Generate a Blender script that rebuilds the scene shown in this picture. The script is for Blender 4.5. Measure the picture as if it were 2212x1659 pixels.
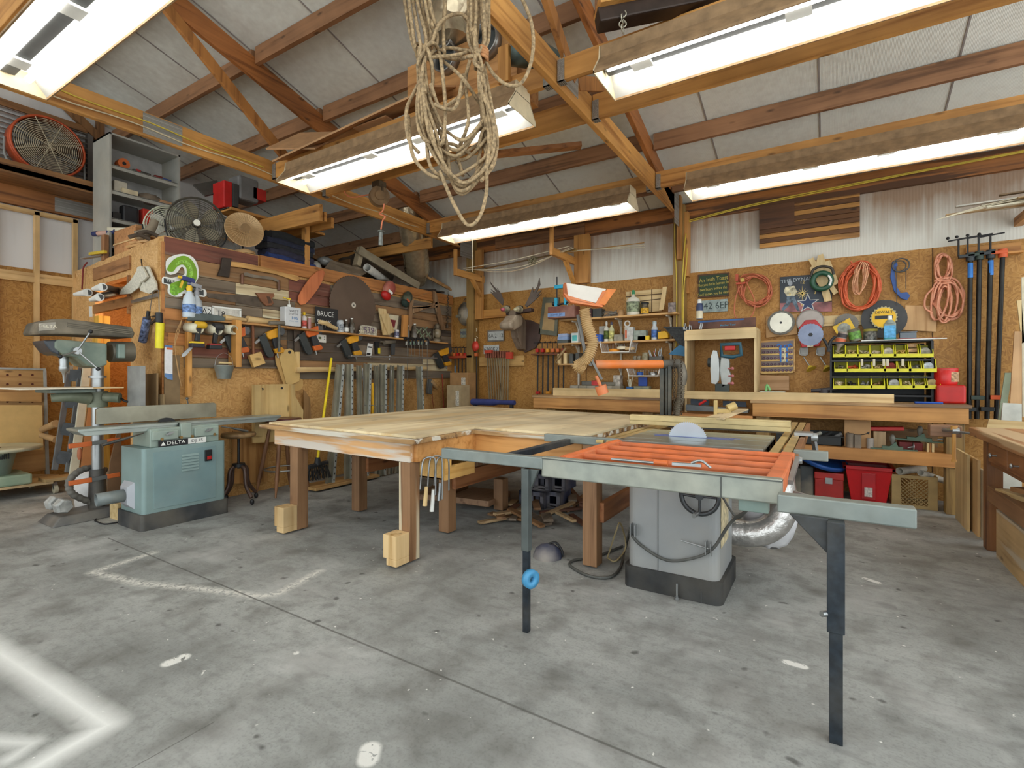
import bpy, math, random
from mathutils import Vector, Matrix
PI=math.pi
C=bpy.context.scene.collection
for o in list(bpy.data.objects): bpy.data.objects.remove(o)

# ---------------------------------------------------------------- camera
H=1.26; F=1099.; CX=1106.; CY=812.; SN=.528; CS=.849
cam=bpy.data.cameras.new('camera'); co=bpy.data.objects.new('camera',cam); C.objects.link(co)
co.location=(0,0,H); co.rotation_euler=(PI/2,0,math.atan2(SN,CS))
cam.sensor_width=36; cam.lens=36*F/2212; cam.shift_y=-17.5/2212; cam.clip_start=.05; cam.clip_end=80
bpy.context.scene.camera=co
cy=bpy.context.scene.cycles; cy.adaptive_threshold=.02; cy.max_bounces=6; cy.diffuse_bounces=4; cy.glossy_bounces=3; cy.transmission_bounces=6; cy.transparent_max_bounces=8; cy.caustics_reflective=False; cy.caustics_refractive=False
# ---------------------------------------------------------------- sky (daylight enters through the open front of the shop)
w=bpy.data.worlds.new('sky'); bpy.context.scene.world=w; w.use_nodes=True
bg=w.node_tree.nodes['Background']; bg.inputs[0].default_value=(.90,.975,1,1); bg.inputs[1].default_value=1.75
vs=bpy.context.scene.view_settings
vs.view_transform='Standard'; vs.look='None'; vs.exposure=.40; vs.gamma=1; vs.use_curve_mapping=False
TUBE=9.0      # fluorescent tube emission

# ---------------------------------------------------------------- from pixel of the photograph to a point on a real plane
YW=6.65; XP=-5.3; XL=-8.0
def ray(px,py):
    u=(px-CX)/F
    return Vector((CS*u-SN, SN*u+CS, (CY-py)/F))
def oz(px,py,z):
    r=ray(px,py); return Vector((0,0,H))+r*((z-H)/r.z)
def ox(px,py,x):
    r=ray(px,py); return Vector((0,0,H))+r*(x/r.x)
def oy(px,py,y):
    r=ray(px,py); return Vector((0,0,H))+r*(y/r.y)
def od(px,py,d): return Vector((0,0,H))+ray(px,py)*d
# frames: local x,y in the plane, local z out of it
def FR(o,x,y,z):
    return Matrix(((x[0],y[0],z[0],o[0]),(x[1],y[1],z[1],o[1]),(x[2],y[2],z[2],o[2]),(0,0,0,1)))
def WF(Y=YW): return FR((0,Y,0),(1,0,0),(0,0,1),(0,-1,0))       # faces -Y: u=X v=Z
def PF(X=XP): return FR((X,0,0),(0,1,0),(0,0,1),(1,0,0))        # faces +X: u=Y v=Z
def wq(px,py,Y=YW): p=oy(px,py,Y); return (p.x,p.z)
def pq(px,py,X=XP): p=ox(px,py,X); return (p.y,p.z)
def wqs(pts,Y=YW): return [wq(a,b,Y) for a,b in pts]
def pqs(pts,X=XP): return [pq(a,b,X) for a,b in pts]
def Rz(a): return Matrix.Rotation(a,4,'Z')
def Rx(a): return Matrix.Rotation(a,4,'X')
def Ry(a): return Matrix.Rotation(a,4,'Y')
def Tr(x,y=None,z=None):
    return Matrix.Translation(x if y is None else (x,y,z))
def Sc(a,b=None,c=None):
    m=Matrix.Identity(4); m[0][0]=a; m[1][1]=a if b is None else b; m[2][2]=a if c is None else c; return m

# ---------------------------------------------------------------- mesh builder
_tc={}
def textmesh(s):
    if s in _tc: return _tc[s]
    cu=bpy.data.curves.new('t','FONT'); cu.body=s; cu.size=1; cu.align_x='CENTER'; cu.align_y='CENTER'; cu.resolution_u=2
    o=bpy.data.objects.new('t',cu); C.objects.link(o)
    dg=bpy.context.evaluated_depsgraph_get(); me=o.evaluated_get(dg).to_mesh()
    r=([v.co.copy() for v in me.vertices],[list(p.vertices) for p in me.polygons])
    o.evaluated_get(dg).to_mesh_clear(); bpy.data.objects.remove(o); bpy.data.curves.remove(cu)
    _tc[s]=r; return r
def smooth_pts(pts,k=6,closed=False):
    pts=[Vector(p) for p in pts]; n=len(pts); out=[]
    rng=range(n if closed else n-1)
    for i in rng:
        p1=pts[i]; p2=pts[(i+1)%n]
        p0=pts[(i-1)%n] if (closed or i>0) else p1*2-p2
        p3=pts[(i+2)%n] if (closed or i+2<n) else p2*2-p1
        for j in range(k):
            t=j/k; out.append(.5*((2*p1)+(p2-p0)*t+(2*p0-5*p1+4*p2-p3)*t*t+(3*p1-p0-3*p2+p3)*t**3))
    if not closed: out.append(pts[-1])
    return out
def sp2(P,k=4): return [(v.x,v.y) for v in smooth_pts([(x,y,0) for x,y in P],k,True)]
class M:
    def __init__(s,T=None): s.v=[]; s.f=[]; s.m=[]; s.s=[]; s.T=T or Matrix.Identity(4); s.k=0
    def add(s,vs,fs,sm=False):
        b=len(s.v); s.v+=[s.T@Vector(v) for v in vs]
        for f in fs: s.f.append([b+i for i in f]); s.m.append(s.k); s.s.append(sm)
        return s
    def mat(s,k): s.k=k; return s
    def box(s,x0,x1,y0,y1,z0,z1):
        v=[(x,y,z) for z in (z0,z1) for x,y in ((x0,y0),(x1,y0),(x1,y1),(x0,y1))]
        return s.add(v,[(3,2,1,0),(4,5,6,7),(0,1,5,4),(1,2,6,5),(2,3,7,6),(3,0,4,7)])
    def cb(s,c,d): return s.box(c[0]-d[0]/2,c[0]+d[0]/2,c[1]-d[1]/2,c[1]+d[1]/2,c[2]-d[2]/2,c[2]+d[2]/2)
    def bar(s,p,q,w,h,up=(0,0,1)):
        p=Vector(p); q=Vector(q); d=(q-p).normalized(); up=Vector(up)
        a=d.cross(up)
        if a.length<1e-4: a=d.cross(Vector((1,0,0)))
        a.normalize(); b=a.cross(d).normalized(); a=a*w/2; b=b*h/2
        v=[p-a-b,p+a-b,p+a+b,p-a+b,q-a-b,q+a-b,q+a+b,q-a+b]
        return s.add(v,[(0,1,2,3),(7,6,5,4),(0,4,5,1),(1,5,6,2),(2,6,7,3),(3,7,4,0)])
    def prism(s,poly,z0,z1):
        n=len(poly); ar=sum(poly[i][0]*poly[(i+1)%n][1]-poly[(i+1)%n][0]*poly[i][1] for i in range(n))
        if ar<0: poly=poly[::-1]
        v=[(x,y,z0) for x,y in poly]+[(x,y,z1) for x,y in poly]
        return s.add(v,[tuple(range(n))[::-1],tuple(range(n,2*n))]+[(i,(i+1)%n,n+(i+1)%n,n+i) for i in range(n)])
    def cyl(s,p,q,r,r2=None,n=14,cap=True):
        r2=r if r2 is None else r2; p=Vector(p); q=Vector(q); d=(q-p).normalized()
        a=d.orthogonal().normalized(); b=d.cross(a)
        v=[]; 
        for c,R in ((p,r),(q,r2)):
            for i in range(n): t=2*PI*i/n; v.append(c+(a*math.cos(t)+b*math.sin(t))*R)
        s.add(v,[(i,(i+1)%n,n+(i+1)%n,n+i) for i in range(n)],True)
        if cap: s.add(v,[tuple(range(n))[::-1],tuple(range(n,2*n))])
        return s
    def pipe(s,p,q,r,ri,n=18):
        p=Vector(p); q=Vector(q); d=(q-p).normalized(); a=d.orthogonal().normalized(); b=d.cross(a); v=[]
        for c,R in ((p,r),(q,r),(q,ri),(p,ri)):
            for i in range(n): t=2*PI*i/n; v.append(c+(a*math.cos(t)+b*math.sin(t))*R)
        return s.add(v,[(k*n+i,k*n+(i+1)%n,((k+1)%4)*n+(i+1)%n,((k+1)%4)*n+i) for k in range(4) for i in range(n)],True)
    def tube(s,pts,r,n=6,closed=False,k=0):
        if k: pts=smooth_pts(pts,k,closed)
        pts=[Vector(p) for p in pts]; N=len(pts); v=[]; nrm=None
        for i in range(N):
            if closed: d=pts[(i+1)%N]-pts[i-1]
            else: d=pts[min(i+1,N-1)]-pts[max(i-1,0)]
            if d.length<1e-9: d=Vector((0,0,1))
            d.normalize()
            nrm=d.orthogonal() if nrm is None else nrm-d*nrm.dot(d)
            if nrm.length<1e-6: nrm=d.orthogonal()
            nrm=nrm.normalized(); b=d.cross(nrm); R=r(i/(N-1)) if callable(r) else r
            for j in range(n): t=2*PI*j/n; v.append(pts[i]+(nrm*math.cos(t)+b*math.sin(t))*R)
        L=N if closed else N-1
        s.add(v,[(i*n+j,i*n+(j+1)%n,((i+1)%N)*n+(j+1)%n,((i+1)%N)*n+j) for i in range(L) for j in range(n)],True)
        if not closed: s.add(v,[tuple(range(n))[::-1],tuple(range((N-1)*n,N*n))])
        return s
    def ring(s,c,R,r,ax=(0,0,1),n=28,m=6,ry=None):
        c=Vector(c); ax=Vector(ax).normalized(); a=ax.orthogonal().normalized(); b=ax.cross(a)
        return s.tube([c+(a*math.cos(2*PI*i/n)*R+b*math.sin(2*PI*i/n)*(ry or R)) for i in range(n)],r,m,True)
    def lathe(s,prof,o=(0,0,0),n=20,ax='z'):
        v=[];N=len(prof)
        for r,h in prof:
            for i in range(n):
                t=2*PI*i/n; x,y=r*math.cos(t),r*math.sin(t)
                v.append({'z':(o[0]+x,o[1]+y,o[2]+h),'x':(o[0]+h,o[1]+x,o[2]+y),'y':(o[0]+y,o[1]+h,o[2]+x)}[ax])
        s.add(v,[(k*n+i,k*n+(i+1)%n,(k+1)*n+(i+1)%n,(k+1)*n+i) for k in range(N-1) for i in range(n)],True)
        return s.add(v,[tuple(range(n))[::-1],tuple(range((N-1)*n,N*n))])
    def sph(s,c,r,n=10,noise=0):
        if not hasattr(r,'__len__'): r=(r,r,r)
        v=[];m=n*2
        for i in range(n+1):
            th=PI*i/n
            for j in range(m):
                t=2*PI*j/m; q=1+noise*random.uniform(-1,1)
                v.append((c[0]+r[0]*math.sin(th)*math.cos(t)*q,c[1]+r[1]*math.sin(th)*math.sin(t)*q,c[2]-r[2]*math.cos(th)*q))
        return s.add(v,[(i*m+j,i*m+(j+1)%m,(i+1)*m+(j+1)%m,(i+1)*m+j) for i in range(n) for j in range(m)],True)
    def text(s,t,size,x,y,z,sx=1,rot=0):
        vv,ff=textmesh(t); R=Matrix.Rotation(rot,3,'Z')
        return s.add([R@Vector((p.x*size*sx,p.y*size,0))+Vector((x,y,z)) for p in vv],ff)
    def disc(s,c,r,z0,z1,n=28,teeth=0,depth=.0,ri=0):
        N=teeth*2 if teeth else n; P=[]
        for i in range(N):
            t=2*PI*i/N; R=r*(1-depth*(i%2)); P.append((c[0]+R*math.cos(t),c[1]+R*math.sin(t)))
        return s.prism(P,z0,z1)
    def cat(s,o):
        b=len(s.v); s.v+=o.v
        for f,m_,q in zip(o.f,o.m,o.s): s.f.append([b+i for i in f]); s.m.append(m_); s.s.append(q)
        return s
    def make(s,name,mats,org):
        me=bpy.data.meshes.new(name); org=Vector(org)
        me.from_pydata([tuple(v-org) for v in s.v],[],s.f)
        for m_ in (mats if isinstance(mats,(list,tuple)) else [mats]): me.materials.append(m_)
        me.polygons.foreach_set('material_index',s.m); me.polygons.foreach_set('use_smooth',s.s); me.update()
        o=bpy.data.objects.new(name,me); C.objects.link(o); return o
    def base(s):
        xs=[v.x for v in s.v]; ys=[v.y for v in s.v]; zs=[v.z for v in s.v]
        return Vector(((min(xs)+max(xs))/2,(min(ys)+max(ys))/2,min(zs)))
ORG={}
def bev(o,wd,seg=2):
    if wd:
        b=o.modifiers.new('bevel','BEVEL'); b.width=wd; b.segments=seg; b.limit_method='ANGLE'; b.angle_limit=.7
    return o
def tag(o,label,cat,group=None,kind=None):
    if label: o['label']=label
    if cat: o['category']=cat
    if group: o['group']=group
    if kind: o['kind']=kind
def solo(name,label,cat,m,mats,group=None,kind=None,b=0):
    org=m.base(); o=m.make(name,mats,org); o.location=org; ORG[o]=org; tag(o,label,cat,group,kind); return bev(o,b)
def thing(name,label,cat,loc,group=None,kind=None):
    o=bpy.data.objects.new(name,None); C.objects.link(o); o.empty_display_size=.05
    o.location=loc; ORG[o]=Vector(loc); tag(o,label,cat,group,kind); return o
def part(name,m,mats,p,label=None,b=0,kind=None):
    o=m.make(name,mats,ORG[p]); o.parent=p; ORG[o]=ORG[p]; tag(o,label,None,None,kind); return bev(o,b)
def struct(name,m,mats,b=0,label=None):
    o=solo(name,label,None,m,mats,None,'structure',b); return o
def _cp(o,p):
    c=o.copy(); C.objects.link(c); c.parent=p
    for ch in o.children: _cp(ch,c)
    return c
def dup(o,loc,rot=None,label=None,group=None,sc=None):
    c=_cp(o,None); c.location=loc
    if rot is not None: c.rotation_euler=rot
    if sc: c.scale=(sc,sc,sc) if not hasattr(sc,'__len__') else sc
    if label: c['label']=label
    if group: c['group']=group
    return c

# ---------------------------------------------------------------- materials
def s2l(c): return tuple(((x/255)/12.92 if x/255<=.04045 else ((x/255+.055)/1.055)**2.4) for x in c)+(1,)
_m={}
def nt(name):
    m=bpy.data.materials.new(name); m.use_nodes=True; t=m.node_tree
    return m,t,t.nodes['Principled BSDF'],(lambda a,**k:_nn(t,a,**k))
def _nn(t,a,**k):
    n=t.nodes.new(a)
    for q,v in k.items():
        if q.startswith('i_'): n.inputs[int(q[2:])].default_value=v
        else: setattr(n,q,v)
    return n
def mat(col,rough=.6,metal=0,var=.12,sc=9,emit=0,alpha=1,bump=0,trans=0,dust=0):
    key=(col,rough,metal,var,sc,emit,alpha,bump,trans,dust)
    if key in _m: return _m[key]
    m,t,b,N=nt('mat_%d_%d_%d'%col); L=t.links.new
    c=s2l(col); b.inputs['Roughness'].default_value=rough; b.inputs['Metallic'].default_value=metal
    tc=N('ShaderNodeTexCoord'); no=N('ShaderNodeTexNoise'); no.inputs['Scale'].default_value=sc; no.inputs['Detail'].default_value=5
    L(tc.outputs['Object'],no.inputs['Vector'])
    r=N('ShaderNodeValToRGB'); e=r.color_ramp.elements; e[0].position=.3; e[1].position=.7
    e[0].color=tuple(x*(1-var*1.6) for x in c[:3])+(1,); e[1].color=tuple(min(1,x*(1+var)) for x in c[:3])+(1,)
    L(no.outputs['Fac'],r.inputs['Fac']); src=r.outputs['Color']
    if dust:
        n2=N('ShaderNodeTexNoise'); n2.inputs['Scale'].default_value=3; n2.inputs['Detail'].default_value=8
        L(tc.outputs['Object'],n2.inputs['Vector'])
        r2=N('ShaderNodeValToRGB'); r2.color_ramp.elements[0].position=.42; r2.color_ramp.elements[1].position=.7
        r2.color_ramp.elements[1].color=(dust,dust,dust,1); L(n2.outputs['Fac'],r2.inputs['Fac'])
        mx=N('ShaderNodeMix',data_type='RGBA'); mx.inputs[7].default_value=s2l((190,175,150))
        L(r2.outputs['Color'],mx.inputs[0]); L(src,mx.inputs[6]); src=mx.outputs[2]
    L(src,b.inputs['Base Color'])
    if emit:
        b.inputs['Emission Color'].default_value=c; b.inputs['Emission Strength'].default_value=emit
    if alpha<1: b.inputs['Alpha'].default_value=alpha
    if trans: b.inputs['Transmission Weight'].default_value=trans; b.inputs['IOR'].default_value=1.3
    if bump:
        bp=N('ShaderNodeBump'); bp.inputs['Strength'].default_value=bump; bp.inputs['Distance'].default_value=.01
        L(no.outputs['Fac'],bp.inputs['Height']); L(bp.outputs['Normal'],b.inputs['Normal'])
    _m[key]=m; return m
def wood(c1,c2,ax='x',rough=.55,sc=1.0,knots=.0,bump=.15,worn=None):
    key=(c1,c2,ax,rough,sc,knots,worn)
    if key in _m: return _m[key]
    m,t,b,N=nt('wood_%s_%d_%d_%d'%((ax,)+c1)); L=t.links.new
    tc=N('ShaderNodeTexCoord'); mp=N('ShaderNodeMapping'); s=[22*sc]*3; s['xyz'.index(ax)]=1.1*sc
    mp.inputs['Scale'].default_value=s; L(tc.outputs['Object'],mp.inputs['Vector'])
    oi=N('ShaderNodeObjectInfo'); L(oi.outputs['Random'],N('ShaderNodeMath').inputs[0])
    mlt=N('ShaderNodeMath',operation='MULTIPLY'); mlt.inputs[1].default_value=37; L(oi.outputs['Random'],mlt.inputs[0])
    no=N('ShaderNodeTexNoise',noise_dimensions='4D'); no.inputs['Scale'].default_value=1; no.inputs['Detail'].default_value=6; no.inputs['Distortion'].default_value=.6
    L(mp.outputs['Vector'],no.inputs['Vector']); L(mlt.outputs[0],no.inputs['W'])
    r=N('ShaderNodeValToRGB'); e=r.color_ramp.elements; e[0].position=.32; e[1].position=.62
    a,d=s2l(c1),s2l(c2); e[0].color=d; e[1].color=a
    q=e.new(.47); q.color=tuple((a[i]*.75+d[i]*.25) for i in range(3))+(1,)
    L(no.outputs['Fac'],r.inputs['Fac']); src=r.outputs['Color']
    # knots and broad tone patches
    mp2=N('ShaderNodeMapping'); s2=[7.0]*3; s2['xyz'.index(ax)]=2.6; mp2.inputs['Scale'].default_value=s2; L(tc.outputs['Object'],mp2.inputs['Vector'])
    vo=N('ShaderNodeTexVoronoi'); vo.inputs['Scale'].default_value=1; L(mp2.outputs['Vector'],vo.inputs['Vector'])
    vr=N('ShaderNodeValToRGB'); vr.color_ramp.elements[0].position=.05; vr.color_ramp.elements[1].position=.13
    vr.color_ramp.elements[0].color=(.75,.75,.75,1); vr.color_ramp.elements[1].color=(0,0,0,1); L(vo.outputs['Distance'],vr.inputs['Fac'])
    mx=N('ShaderNodeMix',data_type='RGBA'); mx.inputs[7].default_value=tuple(x*.35 for x in d[:3])+(1,)
    L(vr.outputs['Color'],mx.inputs[0]); L(src,mx.inputs[6]); src=mx.outputs[2]
    n3=N('ShaderNodeTexNoise'); n3.inputs['Scale'].default_value=1.6; n3.inputs['Detail'].default_value=4; L(tc.outputs['Object'],n3.inputs['Vector'])
    r3=N('ShaderNodeValToRGB'); r3.color_ramp.elements[0].color=(.72,.7,.68,1); r3.color_ramp.elements[1].color=(1.1,1.1,1.1,1)
    r3.color_ramp.elements[0].position=.35; r3.color_ramp.elements[1].position=.6; L(n3.outputs['Fac'],r3.inputs['Fac'])
    m3=N('ShaderNodeMix',data_type='RGBA',blend_type='MULTIPLY'); m3.inputs[0].default_value=1; L(src,m3.inputs[6]); L(r3.outputs['Color'],m3.inputs[7]); src=m3.outputs[2]
    if worn:
        n4=N('ShaderNodeTexNoise'); n4.inputs['Scale'].default_value=5; n4.inputs['Detail'].default_value=9; L(mp.outputs['Vector'],n4.inputs['Vector'])
        n4.inputs['Scale'].default_value=.45
        r4=N('ShaderNodeValToRGB'); r4.color_ramp.elements[0].position=.5; r4.color_ramp.elements[1].position=.56; L(n4.outputs['Fac'],r4.inputs['Fac'])
        m4=N('ShaderNodeMix',data_type='RGBA'); m4.inputs[7].default_value=s2l(worn); L(r4.outputs['Color'],m4.inputs[0]); L(src,m4.inputs[6]); src=m4.outputs[2]
    L(src,b.inputs['Base Color']); b.inputs['Roughness'].default_value=rough
    bp=N('ShaderNodeBump'); bp.inputs['Strength'].default_value=bump; bp.inputs['Distance'].default_value=.004
    L(no.outputs['Fac'],bp.inputs['Height']); L(bp.outputs['Normal'],b.inputs['Normal'])
    _m[key]=m; return m
def osb(c1=(176,126,58),c2=(146,98,42),c3=(190,142,76)):
    key=('osb',c1,c2)
    if key in _m: return _m[key]
    m,t,b,N=nt('oriented_strand_board'); L=t.links.new
    ge=N('ShaderNodeNewGeometry'); tc=N('ShaderNodeTexCoord'); sx=N('ShaderNodeSeparateXYZ'); L(ge.outputs['Position'],sx.inputs[0])
    ds=N('ShaderNodeTexNoise'); ds.inputs['Scale'].default_value=9; L(ge.outputs['Position'],ds.inputs['Vector'])
    u=N('ShaderNodeMath',operation='ADD'); L(sx.outputs[0],u.inputs[0]); L(sx.outputs[1],u.inputs[1])
    cb=N('ShaderNodeCombineXYZ'); L(u.outputs[0],cb.inputs[0]); L(sx.outputs[2],cb.inputs[1])
    ad=N('ShaderNodeMix',data_type='VECTOR'); ad.inputs[0].default_value=.03; L(cb.outputs[0],ad.inputs[4]); L(ds.outputs['Color'],ad.inputs[5])
    outs=[]
    for k,a in enumerate((.35,1.5,2.5)):
        mp=N('ShaderNodeMapping'); mp.inputs['Rotation'].default_value=(0,0,a); m0=N('ShaderNodeMapping'); m0.inputs['Scale'].default_value=(22,100,1); L(ad.outputs[1],mp.inputs['Vector']); L(mp.outputs[0],m0.inputs['Vector'])
        vo=N('ShaderNodeTexVoronoi',voronoi_dimensions='2D'); vo.inputs['Scale'].default_value=1; L(m0.outputs['Vector'],vo.inputs['Vector'])
        sp=N('ShaderNodeSeparateColor'); L(vo.outputs['Color'],sp.inputs[0]); outs.append(sp)
    pv=N('ShaderNodeTexVoronoi',voronoi_dimensions='2D'); pv.inputs['Scale'].default_value=26; L(ad.outputs[1],pv.inputs['Vector']); ps=N('ShaderNodeSeparateColor'); L(pv.outputs['Color'],ps.inputs[0])
    g1=N('ShaderNodeMath',operation='GREATER_THAN'); g1.inputs[1].default_value=.36; L(ps.outputs[0],g1.inputs[0]); g2=N('ShaderNodeMath',operation='GREATER_THAN'); g2.inputs[1].default_value=.7; L(ps.outputs[0],g2.inputs[0])
    mq=N('ShaderNodeMix',data_type='FLOAT'); L(g1.outputs[0],mq.inputs[0]); L(outs[0].outputs[0],mq.inputs[2]); L(outs[1].outputs[0],mq.inputs[3])
    mx=N('ShaderNodeMix',data_type='FLOAT'); L(g2.outputs[0],mx.inputs[0]); L(mq.outputs[0],mx.inputs[2]); L(outs[2].outputs[0],mx.inputs[3])
    n2=N('ShaderNodeTexNoise'); n2.inputs['Scale'].default_value=3; n2.inputs['Detail'].default_value=6; L(tc.outputs['Object'],n2.inputs['Vector'])
    m2=N('ShaderNodeMix',data_type='FLOAT'); m2.inputs[0].default_value=.55; L(mx.outputs[0],m2.inputs[2]); L(n2.outputs['Fac'],m2.inputs[3])
    r=N('ShaderNodeValToRGB'); e=r.color_ramp.elements; e[0].position=.2; e[0].color=s2l(c2); e[1].position=.8; e[1].color=s2l(c3)
    q=e.new(.5); q.color=s2l(c1); L(m2.outputs[0],r.inputs['Fac']); L(r.outputs['Color'],b.inputs['Base Color']); b.inputs['Roughness'].default_value=.6
    bp=N('ShaderNodeBump'); bp.inputs['Strength'].default_value=.06; bp.inputs['Distance'].default_value=.002; L(mx.outputs[0],bp.inputs['Height']); L(bp.outputs['Normal'],b.inputs['Normal'])
    _m[key]=m; return m
def grime_panel(col,dirt,axis_seam=None,lo=0,hi=1,amount=.8,rib=0,name='white_panel'):
    """vinyl faced insulation: brown dust streaks running down, thicker above z=hi than below z=lo"""
    m,t,b,N=nt(name); L=t.links.new
    tc=N('ShaderNodeTexCoord'); ge=N('ShaderNodeNewGeometry'); sp=N('ShaderNodeSeparateXYZ'); L(ge.outputs['Position'],sp.inputs[0])
    mp=N('ShaderNodeMapping'); mp.inputs['Scale'].default_value=(16,16,1.0); L(ge.outputs['Position'],mp.inputs['Vector'])
    no=N('ShaderNodeTexNoise'); no.inputs['Scale'].default_value=1; no.inputs['Detail'].default_value=8; L(mp.outputs['Vector'],no.inputs['Vector'])
    n2=N('ShaderNodeTexNoise'); n2.inputs['Scale'].default_value=1.7; n2.inputs['Detail'].default_value=8; L(ge.outputs['Position'],n2.inputs['Vector'])
    mr=N('ShaderNodeMapRange'); mr.inputs[1].default_value=lo; mr.inputs[2].default_value=hi; L(sp.outputs['Z'],mr.inputs[0])
    a=N('ShaderNodeMath',operation='MULTIPLY'); L(n2.outputs['Fac'],a.inputs[0]); L(mr.outputs[0],a.inputs[1])
    a2=N('ShaderNodeMath',operation='MULTIPLY_ADD'); L(no.outputs['Fac'],a2.inputs[0]); a2.inputs[1].default_value=.55; L(a.outputs[0],a2.inputs[2])
    r=N('ShaderNodeValToRGB'); e=r.color_ramp.elements; e[0].position=.42; e[1].position=.85; e[1].color=(amount,)*3+(1,); L(a2.outputs[0],r.inputs['Fac'])
    mx=N('ShaderNodeMix',data_type='RGBA'); mx.inputs[6].default_value=s2l(col); mx.inputs[7].default_value=s2l(dirt); L(r.outputs['Color'],mx.inputs[0]); src=mx.outputs[2]
    L(src,b.inputs['Base Color']); b.inputs['Roughness'].default_value=.45
    wv=N('ShaderNodeTexWave',wave_type='BANDS',bands_direction='X'); wv.inputs['Scale'].default_value=rib or 12; wv.inputs['Distortion'].default_value=.4; L(ge.outputs['Position'],wv.inputs['Vector'])
    bp=N('ShaderNodeBump'); bp.inputs['Strength'].default_value=.25 if rib else .1; bp.inputs['Distance'].default_value=.01; L(wv.outputs['Fac'],bp.inputs['Height']); L(bp.outputs['Normal'],b.inputs['Normal'])
    return m

PINE=(206,148,78); PINED=(156,100,42)
def pine(ax='x'): return wood(PINE,PINED,ax)
def brown(ax='x'): return wood((150,104,60),(98,62,30),ax)
def pale(ax='x'): return wood((222,196,144),(196,162,108),ax,bump=.06)
def treated(ax='z'): return wood((158,126,72),(112,84,44),ax)
OSB=osb()
STEEL=mat((170,172,172),.35,.85,.1); DSTEEL=mat((88,88,86),.45,.7,.2,dust=.5); BLACK=mat((30,30,32),.5); WHITE=mat((232,232,226),.5,0,.04)
GREENGREY=mat((128,146,138),.5,.1,.12,6,dust=.35); TEAL=mat((118,142,142),.5,0,.08,5); ORANGE=mat((212,108,52),.5,0,.12); RED=mat((190,30,26),.45); YEL=mat((220,208,30),.5)
BLUE=mat((40,84,160),.5); DUSTY=mat((160,148,128),.9); KRAFT=mat((176,138,94),.8); GREY=mat((150,150,146),.5); CREAM=mat((222,212,184),.6)
PVC=mat((214,206,180),.4); CORD=mat((206,104,62),.55); LIME=mat((122,168,34),.6)
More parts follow.
